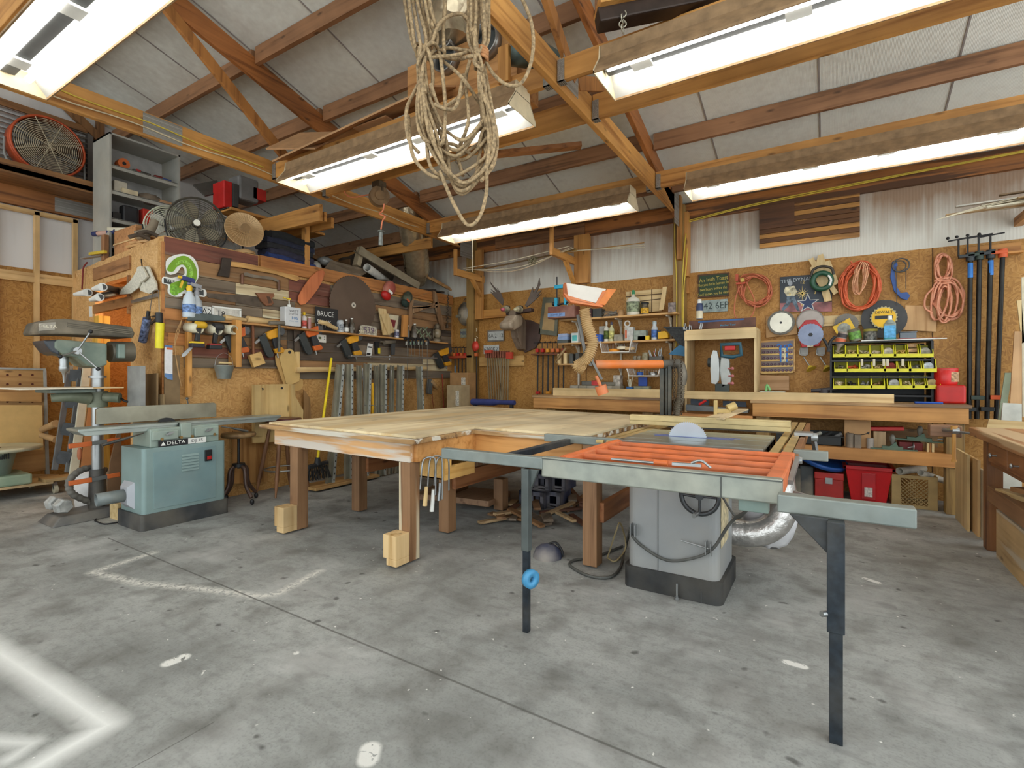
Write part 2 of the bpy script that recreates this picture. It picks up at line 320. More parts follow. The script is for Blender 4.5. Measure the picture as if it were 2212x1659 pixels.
# ---------------------------------------------------------------- floor
def floor_mat():
    m,t,b,N=nt('concrete'); L=t.links.new
    ge=N('ShaderNodeNewGeometry'); P=ge.outputs['Position']
    def noise(sc,det=8,dist=0,vec=None):
        n=N('ShaderNodeTexNoise'); n.inputs['Scale'].default_value=sc; n.inputs['Detail'].default_value=det; n.inputs['Distortion'].default_value=dist; L(vec or P,n.inputs['Vector']); return n.outputs['Fac']
    def ramp(f,p0,c0,p1,c1):
        r=N('ShaderNodeValToRGB'); e=r.color_ramp.elements; e[0].position=p0; e[1].position=p1
        e[0].color=c0 if hasattr(c0,'__len__') else (c0,c0,c0,1); e[1].color=c1 if hasattr(c1,'__len__') else (c1,c1,c1,1); L(f,r.inputs['Fac']); return r.outputs['Color']
    def mix(f,a,c,bt='MIX'):
        x=N('ShaderNodeMix',data_type='RGBA',blend_type=bt)
        if hasattr(f,'links'): L(f,x.inputs[0])
        else: x.inputs[0].default_value=f
        if hasattr(a,'links'): L(a,x.inputs[6])
        else: x.inputs[6].default_value=a
        if hasattr(c,'links'): L(c,x.inputs[7])
        else: x.inputs[7].default_value=c
        return x.outputs[2]
    def mth(op,a,c,clamp=False):
        x=N('ShaderNodeMath',operation=op,use_clamp=clamp)
        for i,q in enumerate((a,c)):
            if hasattr(q,'links'): L(q,x.inputs[i])
            elif q is not None: x.inputs[i].default_value=q
        return x.outputs[0]
    base=ramp(noise(1.0,10,.15),.3,s2l((138,139,136)),.7,s2l((176,177,173)))
    base=mix(ramp(noise(4.5,12,.25),.46,0,.72,.75),base,s2l((108,106,101)))
    base=mix(ramp(noise(22,8,.3),.5,0,.8,.5),base,s2l((108,108,104)))
    base=mix(ramp(noise(90,6,.3),.5,0,.75,.35),base,s2l((90,90,86)))
    base=mix(ramp(noise(2.3,8,.3),.52,0,.75,.5),base,s2l((206,205,202)))
    mp=N('ShaderNodeMapping'); mp.inputs['Scale'].default_value=(5,28,1); mp.inputs['Rotation'].default_value=(0,0,.35); L(P,mp.inputs['Vector'])
    base=mix(ramp(noise(1,8,0,mp.outputs[0]),.52,0,.8,.3),base,s2l((96,95,92)))
    # oil spots and paint drips
    def spots(sc,th,soft,rnd):
        ds=N('ShaderNodeTexNoise'); ds.inputs['Scale'].default_value=sc*1.2; L(P,ds.inputs['Vector'])
        ad=N('ShaderNodeMix',data_type='VECTOR'); ad.inputs[0].default_value=.07; L(P,ad.inputs[4]); L(ds.outputs['Color'],ad.inputs[5])
        v=N('ShaderNodeTexVoronoi'); v.inputs['Scale'].default_value=sc; L(ad.outputs[1],v.inputs['Vector'])
        sp=N('ShaderNodeSeparateColor'); L(v.outputs['Color'],sp.inputs[0])
        k=mth('GREATER_THAN',sp.outputs[0],rnd)
        return mth('MULTIPLY',ramp(v.outputs['Distance'],th,1.0,th+soft,0.0),k)
    base=mix(mth('MULTIPLY',spots(8,.07,.08,.6),.7),base,s2l((66,65,62)))
    base=mix(mth('MULTIPLY',spots(3.4,.09,.10,.7),.35),base,s2l((80,79,76)))
    base=mix(spots(9,.035,.02,.55),base,s2l((226,224,218)))
    base=mix(spots(17,.07,.04,.85),base,s2l((214,212,206)))
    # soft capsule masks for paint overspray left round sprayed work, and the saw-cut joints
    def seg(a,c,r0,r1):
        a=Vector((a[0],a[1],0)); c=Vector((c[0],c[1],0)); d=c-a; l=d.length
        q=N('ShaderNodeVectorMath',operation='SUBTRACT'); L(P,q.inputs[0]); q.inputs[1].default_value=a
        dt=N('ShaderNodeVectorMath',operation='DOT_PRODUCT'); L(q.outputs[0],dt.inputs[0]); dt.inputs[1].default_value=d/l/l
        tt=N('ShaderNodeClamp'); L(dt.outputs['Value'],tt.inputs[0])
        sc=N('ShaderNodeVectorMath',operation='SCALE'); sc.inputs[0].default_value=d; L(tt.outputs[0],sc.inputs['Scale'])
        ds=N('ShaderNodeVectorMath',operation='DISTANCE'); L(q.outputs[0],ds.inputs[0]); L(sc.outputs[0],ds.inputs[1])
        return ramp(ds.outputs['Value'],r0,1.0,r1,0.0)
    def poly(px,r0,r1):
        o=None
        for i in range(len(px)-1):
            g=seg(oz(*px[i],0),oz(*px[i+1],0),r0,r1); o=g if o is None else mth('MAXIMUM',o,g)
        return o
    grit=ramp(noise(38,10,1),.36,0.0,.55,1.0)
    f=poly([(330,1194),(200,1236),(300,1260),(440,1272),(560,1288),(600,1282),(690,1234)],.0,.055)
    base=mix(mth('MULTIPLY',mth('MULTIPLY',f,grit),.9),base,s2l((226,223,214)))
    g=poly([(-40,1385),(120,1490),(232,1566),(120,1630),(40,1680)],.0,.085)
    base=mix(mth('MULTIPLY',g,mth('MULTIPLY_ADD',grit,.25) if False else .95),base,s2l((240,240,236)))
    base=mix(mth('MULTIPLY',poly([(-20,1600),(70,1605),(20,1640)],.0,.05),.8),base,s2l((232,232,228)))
    for p,q,rad in (((395,1420),(365,1432),.03),((800,1618),(795,1640),.035),((1700,1430),(1735,1440),.02),((1870,1250),(1895,1258),.02),((640,1410),(640,1411),.012)):
        base=mix(mth('MULTIPLY',seg(oz(*p,0),oz(*q,0),rad*.8,rad*1.2),ramp(noise(30,6,2),.35,0.0,.42,1.0)),base,s2l((228,226,220)))
    j=mth('MAXIMUM',seg((-4.75,1.7),(1.6,1.62),.003,.007),seg((-8,1.0),(-5.2,1.95),.0018,.004))
    j=mth('MAXIMUM',j,seg((-1.9,-2),(-1.9,1.0),.0,.0001))
    base=mix(mth('MULTIPLY',j,.8),base,s2l((84,82,78)))
    # round scuff left by a turning tyre
    cc=oz(2075,1510,0)
    ds=N('ShaderNodeVectorMath',operation='DISTANCE'); L(P,ds.inputs[0]); ds.inputs[1].default_value=(cc.x,cc.y,0)
    ab=mth('ABSOLUTE',mth('SUBTRACT',ds.outputs['Value'],.26),None)
    base=mix(mth('MULTIPLY',ramp(ab,0,1.0,.03,0.0),.18),base,s2l((90,88,86)))
    L(base,b.inputs['Base Color']); b.inputs['Roughness'].default_value=.62; b.inputs['Specular IOR Level'].default_value=.35
    bp=N('ShaderNodeBump'); bp.inputs['Strength'].default_value=.12; bp.inputs['Distance'].default_value=.01; L(noise(30,8),bp.inputs['Height']); L(bp.outputs['Normal'],b.inputs['Normal'])
    return m
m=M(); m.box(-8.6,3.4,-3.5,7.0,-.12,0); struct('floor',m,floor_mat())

# ---------------------------------------------------------------- roof: slope rises from the back wall towards the camera
RS=.286; RH=3.415
def rz(y): return RH+RS*(6.7-y)
X0,X1=-8.25,3.0; YR=-.9
T1,T2=-4.81,-1.59       # truss planes (centres)
m=M(); v=[(X0,6.85,rz(6.85)),(X1,6.85,rz(6.85)),(X1,YR,rz(YR)),(X0,YR,rz(YR))]
m.add(v+[(a,b_,c+.05) for a,b_,c in v],[(3,2,1,0),(4,5,6,7),(0,1,5,4),(1,2,6,5),(2,3,7,6),(3,0,4,7)])
x=X0+.5
roofm=grime_panel((234,234,224),(150,132,112),lo=3.0,hi=5.0,amount=.4,rib=34,name='roof_panel')
struct('ceiling',m,roofm)
seamm=mat((150,140,134),.6)
k=0
while x<X1:
    q=M(); q.bar((x,6.7,rz(6.7)-.004),(x,YR,rz(YR)-.004),.012,.008); struct('ceiling_seam',q,seamm); x+=.96
m=M(); v2=[(X0,YR,rz(YR)),(X1,YR,rz(YR)),(X1,-3.4,rz(YR)-.7),(X0,-3.4,rz(YR)-.7)]
m.add(v2+[(a,b_,c+.05) for a,b_,c in v2],[(0,1,2,3),(7,6,5,4),(4,5,1,0),(5,6,2,1),(6,7,3,2),(7,4,0,3)]); struct('ceiling_light_block',m,roofm)  # unseen front slope, added to hold back sky light from above
# ---------------------------------------------------------------- trusses
def truss(xc,label):
    t=thing('roof_truss',label,None,(xc,6.6,3.24),kind='structure'); W=.045
    m=M(); m.box(xc-W/2,xc+W/2,YR-.3,6.66,3.24,3.44); part('bottom_chord',m,pine('y'),t,b=.003)
    m=M(); m.bar((xc,6.7,rz(6.7)-.21),(xc,YR,rz(YR)-.21),W,.2); part('top_chord',m,wood((168,104,52),(110,62,26),'y'),t,b=.003)
    m=M(); m.bar((xc+.01,3.4,3.42),(xc+.01,2.05,rz(2.05)-.28),.04,.1,(0,1,0)); part('web',m,wood((176,116,56),(120,72,30),'z'),t,b=.002)
    m=M(); m.bar((xc+.01,3.45,3.42),(xc+.01,4.3,rz(4.3)-.28),.04,.1,(0,1,0))
    if xc>-3: part('web',m,wood((176,116,56),(120,72,30),'z'),t,b=.002)
    for y in (3.32,):
        m=M(); m.box(xc+W/2,xc+W/2+.003,y-.12,y+.12,3.3,3.52); part('nail_plate',m,NAIL,t)
    m=M(); m.box(xc+W/2,xc+W/2+.003,1.95,2.25,3.26,3.43); part('nail_plate',m,NAIL,t)
    m=M(); m.box(xc+W/2,xc+W/2+.003,6.2,6.64,3.1,3.55); part('nail_plate',m,NAIL,t)
    return t
def nail_mat():
    m,t,b,N=nt('toothed_plate'); L=t.links.new
    tc=N('ShaderNodeTexCoord'); v=N('ShaderNodeTexBrick'); v.inputs['Scale'].default_value=38; L(tc.outputs['Object'],v.inputs['Vector'])
    mp=N('ShaderNodeMapping'); mp.inputs['Rotation'].default_value=(PI/2,0,PI/2); L(tc.outputs['Object'],mp.inputs['Vector']); L(mp.outputs[0],v.inputs['Vector'])
    v.inputs['Color1'].default_value=s2l((168,164,156)); v.inputs['Color2'].default_value=s2l((140,136,128)); v.inputs['Mortar'].default_value=s2l((92,86,78))
    L(v.outputs['Color'],b.inputs['Base Color']); b.inputs['Metallic'].default_value=.4; b.inputs['Roughness'].default_value=.5; return m
NAIL=nail_mat()
truss(T1,'pine roof truss over the tool-hung partition')
truss(T2,'pine roof truss ending on the post beside the painted sayings sign')
truss(-8.15,'pine gable truss against the end wall')
# purlins between the trusses
BROWNP=wood((158,112,76),(110,74,46),'x')
for i,y in enumerate((6.05,5.3,4.52,3.72,2.93,2.13,1.33,.5,-.3)):
    for a,b_ in ((-8.1,T1-.03),(T1+.03,T2-.03),(T2+.03,2.9)):
        yy=y+(.04 if a>-2 else 0)
        q=M(); q.box(a,b_,yy-.022,yy+.022,rz(yy)-.17,rz(yy)-.005); struct('roof_purlin',q,pine('x') if a>-2 and i in(2,) else BROWNP)
# ceiling joists that carry the lamps
def joist(a,b_,y,z=3.26,h=.15,lab='pine ceiling joist beside a fluorescent lamp'):
    q=M(); q.box(a,b_,y-.022,y+.022,z,z+h); o=struct('ceiling_joist',q,pine('x'),.003)
    return o
joist(T1+.03,T2-.03,3.12); joist(T2+.03,2.9,3.12); joist(T1+.03,T2-.03,3.72,3.26,.19); joist(T2+.03,2.9,3.72,3.26,.19)
joist(T1+.03,T2-.03,5.45,3.26,.17); joist(T2+.03,2.9,5.43,3.26,.17); joist(-8.1,T1-.03,3.72,3.0,.19)
joist(-8.1,T1-.03,5.6,3.1); joist(T1+.03,T2-.03,.95,3.26,.17)
joist(-8.1,T1-.03,1.0)
# joist hangers
for x,y in ((T1+.03,3.12),(T2-.03,3.12),(T2+.03,3.12),(T2+.03,3.72),(T2+.03,5.43),(T1+.03,5.45),(T2-.03,5.45),(T1+.03,3.72)):
    s_=1 if x in (T1+.03,T2+.03) else -1
    q=M(); q.box(min(x,x+.05*s_),max(x,x+.05*s_),y-.03,y-.023,3.25,3.40); q.box(min(x,x+.05*s_),max(x,x+.05*s_),y-.03,y+.03,3.25,3.256)
    o=struct('joist_hanger',q,NAIL)
# ---------------------------------------------------------------- walls
q=M(); q.box(-5.3,3.1,6.65,6.68,0,2.56); q.k=1; q.box(-5.3,3.1,6.655,6.7,2.56,3.45)
GP=grime_panel((216,213,202),(150,112,78),lo=2.5,hi=3.15,amount=.85,name='wall_insulation')
struct('wall_back',q,[OSB,GP])
q=M(); q.box(-8.2,-5.3,6.655,6.7,0,3.6); struct('wall_back_loft',q,GP)
q=M(); q.box(-8.2,3.1,6.60,6.66,3.22,3.43); struct('wall_header',q,wood((176,112,54),(84,46,22),'x',worn=(90,56,30)),.003)
q=M(); q.box(-4.4,-2.9,6.58,6.60,3.24,3.40); struct('trim_1',q,wood((150,104,66),(90,56,34),'x'))
for x in (-2.9,0.9): # panel joint lines in the OSB
    q=M(); q.box(x-.004,x+.004,6.646,6.652,0,2.56); struct('trim_2',q,mat((70,44,22),.8))
# posts
q=M(); q.box(T2-.07,T2+.07,6.50,6.64,0,3.4); struct('wall_post',q,treated('z'),.004)
q=M(); q.box(T2+.07,T2+.115,6.5,6.64,2.5,3.3); q.bar((T2+.02,6.47,2.7),(T2+.02,6.47,3.5),.05,.1,(0,1,0)); struct('wall_post_cleat',q,pine('z'),.003)
q=M(); q.box(-4.90,-4.76,6.50,6.64,0,3.4); struct('wall_post',q,treated('z'),.004)
q=M(); q.box(-4.75,-4.60,6.52,6.56,2.15,3.24); struct('wall_post_cleat',q,pine('z'),.003)
q=M(); a=wq(1242,505,6.6); b_=wq(1274,505,6.6); q.box(a[0],b_[0],6.56,6.64,2.56,3.24); struct('wall_stud',q,pine('z'),.003)
q=M(); q.box(T2+.05,T2+.1,6.6,6.645,2.3,3.2); struct('wall_stud',q,pine('z'))
# left gable wall
q=M(); q.box(-8.1,-8.0,-3.5,6.65,0,2.52); q.k=1; q.box(-8.12,-8.02,-3.5,6.65,2.52,5.6); GL=grime_panel((226,222,218),(160,144,124),lo=2.4,hi=4.4,amount=.3,name='gable_insulation'); struct('wall_left',q,[OSB,GL])
STUD=wood((222,184,128),(186,142,84),'z'); STY=wood((222,184,128),(186,142,84),'y')
for y in (2.14,2.50,1.78,1.42,1.0): q=M(); q.box(-7.99,-7.94,y-.02,y+.025,0.9 if y>2 else 0,3.2); struct('wall_stud',q,STUD)
q=M(); q.box(-7.99,-7.94,-1,2.53,3.16,3.21); struct('wall_plate',q,STY)
q=M(); q.box(-7.985,-7.945,-1,2.48,2.36,2.47); struct('wall_plate',q,STY)
q=M(); q.box(-7.99,-7.93,-1,2.9,3.23,3.44); struct('wall_header',q,wood((170,110,58),(110,66,30),'y'))
q=M(); q.box(-7.93,-7.925,2.3,2.72,3.25,3.42); struct('nail_plate',q,NAIL)
q=M(); q.box(-7.99,-7.93,1.0,2.6,3.50,3.62); struct('wall_header',q,brown('y'))
q=M(); q.box(-7.99,-7.93,2.72,2.8,3.3,4.6); q.bar((-7.95,2.75,4.3),(-7.95,2.2,4.75),.06,.1,(0,0,1)); struct('wall_stud',q,brown('z'))
q=M(); q.box(-7.99,-7.93,1.0,2.7,4.32,4.4); struct('wall_header',q,brown('y'))
# ---------------------------------------------------------------- partition of the store room
PTOP=2.58
q=M(); q.box(-5.42,-5.3,2.33,6.65,0,PTOP); struct('wall_partition',q,osb((196,148,86),(166,118,62),(208,164,104)),0)
# salvaged cladding boards, one mesh per board course
random.seed(5)
GB=wood((128,112,94),(86,72,58),'y',rough=.8,worn=(112,100,84)); BB=wood((150,112,74),(104,72,44),'y',rough=.8,worn=(140,122,96)); RB=wood((122,72,56),(82,44,36),'y',rough=.7,worn=(128,96,78)); CB=wood((206,188,150),(128,104,76),'y',rough=.8,worn=(216,204,172)); OB=wood((186,124,66),(138,84,38),'y',rough=.6); DB=wood((96,82,70),(56,46,38),'y',rough=.8,worn=(84,72,60))
rows=[ # z0,z1,[(y0,y1,mat)]
 (2.40,2.57,[(2.33,3.25,RB),(3.25,3.27,None)]),
 (2.24,2.40,[(2.33,3.62,BB),(3.62,4.2,RB),(4.2,6.6,GB)]),
 (2.12,2.24,[(2.33,3.0,GB),(3.0,3.62,CB),(3.62,4.5,RB),(4.5,6.6,BB)]),
 (2.00,2.12,[(2.33,3.0,BB),(3.0,3.7,GB),(3.7,4.4,BB),(4.4,5.6,GB),(5.6,6.6,BB)]),
 (1.90,2.00,[(2.33,3.3,GB),(3.3,4.3,CB),(4.3,5.4,GB),(5.4,6.6,DB)]),
 (1.79,1.90,[(2.33,2.7,OB),(2.7,3.4,GB),(3.4,4.0,OB),(4.0,5.2,BB),(5.2,6.6,GB)]),
 (1.67,1.79,[(2.33,2.55,BB),(2.55,3.6,GB),(3.6,6.6,DB)]),
 (1.55,1.67,[(2.36,2.8,OB),(2.8,3.6,BB),(3.6,4.6,DB),(4.6,5.6,GB),(5.6,6.6,BB)]),
 (1.44,1.55,[(2.5,3.55,RB),(3.55,4.6,DB),(4.6,5.9,GB),(5.9,6.6,CB)]),
 (1.34,1.44,[(2.5,3.6,GB),(3.6,4.8,BB),(4.8,6.5,CB)]),
 (1.22,1.34,[(3.62,6.6,GB)])]
for z0,z1,rw in rows:
    for a,b_,mm in rw:
        if mm is None: continue
        q=M(); q.box(-5.302,-5.28+random.uniform(-.004,.003),a+.002,b_-.002,z0+.002,z1-.002); struct('wall_cladding',q,mm,.002)
q=M(); q.box(-5.30,-5.262,3.27,6.62,2.43,2.58); struct('wall_top_rail',q,OB,.003)
q=M(); q.box(-5.31,-5.285,2.31,2.36,.5,2.52); struct('wall_corner_trim',q,PINE and OB,.002)
q=M(); q.box(-5.3,-5.285,4.7,6.6,.02,.1); struct('baseboard_left',q,OB)
q=M(); q.box(-8.0,-5.42,2.5,6.64,2.48,2.53); struct('floor_loft',q,OSB)
# end wall of the store room, slightly out of square, with its opening
SW=FR((-5.3,2.33,0),(-.9979,.065,0),(0,0,1),(-.065,-.9979,0))   # u runs left from the corner
def swu(px): # u of a pixel column on that wall
    r=ray(px,812); # solve t*r = P0+u*d
    a,b_=r.x,r.y; d=(-.9979,.065); 
    u=(b_*(-5.3)-a*2.33)/(a*d[1]-b_*d[0]); return u
q=M(SW); u1,u2,u3=swu(282),swu(205),swu(161)
q.box(0,u1,0,2.58,-.08,0); q.box(u2,u3+.2,0,2.56,-.08,0); q.box(u1,u2,2.30,2.57,-.08,0)
struct('wall_side',q,osb((212,166,106),(182,134,80),(224,184,130)))
q=M(SW); q.box(u1-.05,u2,2.12,2.2,-.02,.02); q.box(u1-.05,u2,1.98,2.08,-.02,.02); q.box(u1-.02,u2,2.36,2.5,-.0,.02); q.box(u1-.01,u1+.03,1.9,2.3,-.02,.025); struct('trim_3',q,wood((170,120,74),(122,80,44),'x'),.002)
q=M(SW); q.box(u2-.16,u2,0,1.95,-.1,.01); q.box(u2-.2,u2-.02,1.6,1.75,.0,.03); struct('wall_jamb',q,wood((232,186,84),(190,136,40),'z'),.002)  # jamb timber coloured yellow to include the warm light on it
# store room interior seen through the opening
q=M(); q.box(-8.0,-5.42,3.6,3.65,0,2.48); struct('wall_store_room',q,osb((214,150,50),(176,112,26),(226,166,66)))  # warm lamp light painted into this board's yellow tones
# ---------------------------------------------------------------- fluorescent lamps
GLOW=mat((255,253,246),.5,emit=TUBE,var=0); HOOD=mat((150,120,86),.8,0,.2,14); INN=mat((240,240,236),.35,0,.02); BALL=mat((70,72,72),.5)
def lamp(x0,y0,label,ln=2.56,z=3.075):
    t=thing('fluorescent_lamp',label,'ceiling lamp',(x0+ln/2,y0+.18,z),'eight foot fluorescent strip lamps')
    x1=x0+ln; a,b_=y0,y0+.36; c0,c1=y0+.09,y0+.27; h=.12; e=.004
    m=M()
    for y_a,y_b in ((a,c0),(b_,c1)):
        s_=e if y_a<y_b else -e
        m.add([(x0,y_a,z),(x1,y_a,z),(x1,y_b,z+h),(x0,y_b,z+h)]+[(x0,y_a-s_,z),(x1,y_a-s_,z),(x1,y_b-s_,z+h+e),(x0,y_b-s_,z+h+e)],[(0,1,2,3),(7,6,5,4),(0,4,5,1),(1,5,6,2),(2,6,7,3),(3,7,4,0)])
    m.box(x0,x1,a-.004,a+.004,z-.012,z+.002); m.box(x0,x1,b_-.004,b_+.004,z-.012,z+.002)
    m.box(x0+.008,x1-.008,c0+.001,c1-.001,z+h+.001,z+h+.079)
    part('housing',m,HOOD,t)
    m=M(); 
    for y_a,y_b in ((a+.004,c0+.003),(b_-.004,c1-.003)):
        m.add([(x0+.005,y_a,z+.001),(x1-.005,y_a,z+.001),(x1-.005,y_b,z+h-.001),(x0+.005,y_b,z+h-.001)],[(0,1,2,3),(3,2,1,0)])
    m.box(x0,x1,c0,c1,z+h-.004,z+h)
    part('reflector',m,INN,t)
    for xx in (x0,x1-.006):
        m=M(); m.T=FR((xx,0,0),(0,1,0),(0,0,1),(1,0,0)); m.prism([(a-.004,z-.012),(b_+.004,z-.012),(b_+.004,z+.01),(c1+.01,z+h),(c1,z+h+.08),(c0,z+h+.08),(c0-.01,z+h),(a-.004,z+.01)],0,.006); part('end_cap',m,[mat((214,196,160),.6)],t)
    m=M(); yc=y0+.18; m.box(x0+.02,x1-.02,yc-.05,yc+.02,z+.06,z+h-.004); part('ballast_cover',m,BALL,t,b=.004)
    for dx in (.18,1.0,1.55,2.3):
        m=M(); m.box(x0+dx,x0+dx+.12,yc-.06,yc+.03,z+.045,z+.06); part('bracket',m,WHITE,t)
    for dy in (.075,):
        m=M(); m.cyl((x0+.05,yc+dy,z+.055),(x1-.05,yc+dy,z+.055),.02,n=12); part('tube',m,GLOW,t)
    m=M(); m.cyl((x0+.05,yc-dy,z+.055),(x1-.05,yc-dy,z+.055),.02,n=12); part('tube',m,GLOW,t)
    return t
lamp(-4.36,2.86,'lamp hanging behind the tangled rope, over the big table')
lamp(-4.33,5.12,'lamp nearest the mounted wooden moose head')
lamp(-1.19,2.83,'lamp with a twisted black wire hanging from its hood')
lamp(-1.20,5.10,'lamp in front of the wooden plank flag')
lamp(-4.34,.86,'lamp at the top left edge of the photo')
# gable louver opening and store-room bulb
bl=bpy.data.lights.new('store_bulb','POINT'); bl.energy=22; bl.color=(1,.78,.5); bl.shadow_soft_size=.05; bo=bpy.data.objects.new('store_bulb',bl); bo.location=(-6.6,3.1,2.2); C.objects.link(bo)
# ================================================================ big assembly table
t=thing('assembly_table','big L-shaped plywood assembly table on stubby square timber legs','table',(-3.0,4.0,0))
PLY=wood((228,210,172),(208,184,142),'y',rough=.6,sc=.5,worn=(210,182,134),bump=.05); EDGE=wood((190,150,100),(96,64,40),'x',rough=.7,worn=(214,206,190))
TP=[(-4.10,2.62),(-2.32,2.52),(-2.36,3.24),(-1.40,3.17),(-1.40,5.02),(-4.05,5.45)]
m=M(); m.prism(TP,.842,.862); part('tabletop',m,PLY,t,b=.003)
TP2=[(-4.16,2.57),(-2.30,2.47),(-2.34,3.20),(-1.40,3.14),(-1.40,5.02),(-4.1,5.47)]
m=M(); m.prism(TP2,.81,.841); part('tabletop_base',m,EDGE,t,b=.002)
for a,b_ in (((-4.02,2.64),(-2.38,2.55)),((-2.37,2.57),(-2.37,3.25)),((-2.35,3.26),(-1.42,3.2)),((-4.0,2.66),(-4.0,5.4)),((-4.0,5.38),(-1.42,4.98))):
    m=M(); m.bar((a[0],a[1],.745),(b_[0],b_[1],.745),.04,.135); part('apron',m,wood((222,172,118),(190,132,76),'x',worn=(216,204,190)) if a[1]<2.65 and b_[0]<-2.375 and a[0]<-4.01 else wood((222,162,96),(186,124,60),'x'),t,b=.003)
m=M(); m.bar((-3.3,2.575,.77),(-3.3,2.565,.77),.001,.001)
for i,(x,y) in enumerate(((-3.75,2.58),(-2.48,2.53),(-3.766,3.23),(-2.66,3.16),(-1.38,3.10),(-3.766,5.1),(-2.66,4.7),(-1.6,4.8),(-2.66,3.95))):
    m=M(); m.box(x,x+.1,y,y+.1,0.012,.677 if i<2 else .81 if i!=8 else .3); part('leg',m,wood((150,112,78),(112,78,50),'z',worn=(206,190,160) if i==1 else None),t,b=.004)
    if i<2:
        m=M(); m.box(x-.02,x+.1,y-.125,y-.002,.06,.215); m.box(x+.01,x+.1,y-.125,y-.002,.015,.06); part('foot_block',m,wood((222,190,140),(176,136,80),'z'),t,b=.003)
for a,b_ in (((-3.64,3.3,.43),(-3.64,5.2,.43)),((-2.54,3.2,.42),(-2.54,4.8,.42)),((-1.27,3.15,.36),(-1.27,4.7,.36))):
    m=M(); m.bar(a,b_,.04,.13); part('stretcher',m,wood((158,104,64),(118,70,38),'y'),t,b=.003)
m=M(); m.disc((0,0),.0001,0,.0001)
# plywood box with a hand slot under the table
t=thing('plywood_box','yellowish plywood box with hand slot hung under the big table notch','box',(-2.5,3.05,.53))
x0,x1,y0,y1,z0,z1=-2.62,-2.36,2.88,3.24,.50,.67; e=.015; YP=wood((230,184,110),(206,152,76),'y')
x2=x1-e-.001; m=M(); m.box(x0,x2,y0,y0+e,z0,z1); m.box(x0,x2,y1-e,y1,z0,z1); m.box(x0,x0+e,y0,y1,z0,z1); m.box(x0,x2,y0,y1,z0,z0+e); part('body',m,YP,t,b=.002)
m=M(); m.box(x1-e,x1,y0,y1,z0,z0+.10); m.box(x1-e,x1,y0,y0+.07,z0+.1,z1-.03); m.box(x1-e,x1,y1-.07,y1,z0+.1,z1-.03); m.box(x1-e,x1,y0,y1,z1-.03,z1); part('slotted_front',m,YP,t)
# locking clamps hanging beside the notch
def cclamp(x,y,z,h,label,wh):
    t=thing('clamp',label,'clamp',(x,y,z-h),'clamps hung on the table rail')
    m=M(); m.tube([(x,y,z-h),(x,y,z-.04),(x-.01,y-.02,z),(x-.03,y-.07,z),(x-.04,y-.09,z-.04),(x-.05,y-.10,z-h*.8)],.006,6,k=3); part('frame',m,STEEL,t)
    m=M(); m.cyl((x-.03,y-.06,z-h*.75),(x-.035,y-.07,z-h*1.25),.012,.016); part('handle',m,wh,t)
cclamp(-2.30,2.70,.70,.26,'clamp with pale wooden handle hung nearest the table corner leg',PINE and pale('z'))
cclamp(-2.29,2.76,.70,.30,'clamp with white plastic handle hung from the table rail',WHITE)
cclamp(-2.28,2.82,.69,.24,'clamp with grey steel handle beside the plywood box',STEEL)
# ================================================================ table saw
t=thing('table_saw','grey cabinet table saw with raised blade and orange sliding table','table saw',(-.76,3.2,0))
CAB=mat((150,152,152),.45,.1,.06,4,dust=.2)
def rbox(m,x0,x1,y0,y1,z0,z1,r,n=5):
    P=[]
    for cx,cy,a0 in ((x1-r,y1-r,0),(x0+r,y1-r,PI/2),(x0+r,y0+r,PI),(x1-r,y0+r,3*PI/2)):
        for i in range(n+1): a=a0+PI/2*i/n; P.append((cx+r*math.cos(a),cy+r*math.sin(a)))
    return m.prism(P,z0,z1)
m=M(); rbox(m,-1.03,-.51,2.97,3.46,.125,.70,.05); part('cabinet',m,CAB,t)
m=M(); rbox(m,-1.05,-.49,2.95,3.48,0,.125,.05); part('plinth',m,mat((42,44,46),.5,0,.3,10,dust=.1),t)
m=M(); m.box(-.845,-.842,2.966,2.971,.125,.7); m.box(-.6,-.597,2.945,2.951,.0,.06); part('panel_seam',m,mat((92,94,94),.5),t)
TOPI=mat((142,148,142),.3,.75,.12,5)
m=M()
for a,b_ in ((3.06,3.20),(3.21,3.44),(3.45,3.62),(3.63,3.80)): m.box(-1.12,-.30,a,b_,.80,.862)
m.box(-1.12,-.30,3.06,3.80,.79,.85); part('cast_iron_top',m,TOPI,t,b=.003)
m=M(); m.box(-1.02,-.97+.5,3.475,3.485,.862,.864); m.box(-.99,-.50,3.395,3.44,.8622,.864); part('throat_plate',m,mat((96,110,170),.4,.3),t)
m=M(FR((-.78,3.42,.835),(1,0,0),(0,0,1),(0,-1,0)))
m.disc((0,0),.128,-.0015,.0015,teeth=60,depth=.06); part('blade',m,mat((186,192,200),.3,.8,.05),t)
# fence with its rails
m=M(); m.box(-1.36,-.22,3.98,4.045,.872,.95); m.box(-1.36,-.22,3.974,3.98,.905,.94); part('rip_fence',m,mat((208,186,136),.35,.6,.1),t,b=.004)
m=M(); m.box(-1.36,-.22,3.976,4.05,.925,.93); part('fence_groove',m,mat((120,104,50),.4,.6),t)
GOLD=mat((196,168,112),.4,.5,.15)
for x in (-.275,-.215): m=M(); m.box(x,x+.045,3.06,5.2,.825,.848); part('front_rail',m,GOLD,t,b=.003)
m=M(); m.box(-.165,-.135,3.06,5.2,.78,.842); part('front_rail',m,mat((150,104,66),.5,.3),t,b=.003)
for x in (-1.20,-1.27): m=M(); m.box(x,x+.05,3.06,5.0,.83,.85); part('rear_rail',m,GOLD,t,b=.003)
m=M(); m.box(-.20,-.09,4.0,4.14,.85,.87); m.cyl((-.10,4.05,.84),(-.06,4.05,.84),.03); m.bar((-.09,4.1,.84),(-.07,4.12,.70),.03,.02); part('fence_lock',m,STEEL,t)
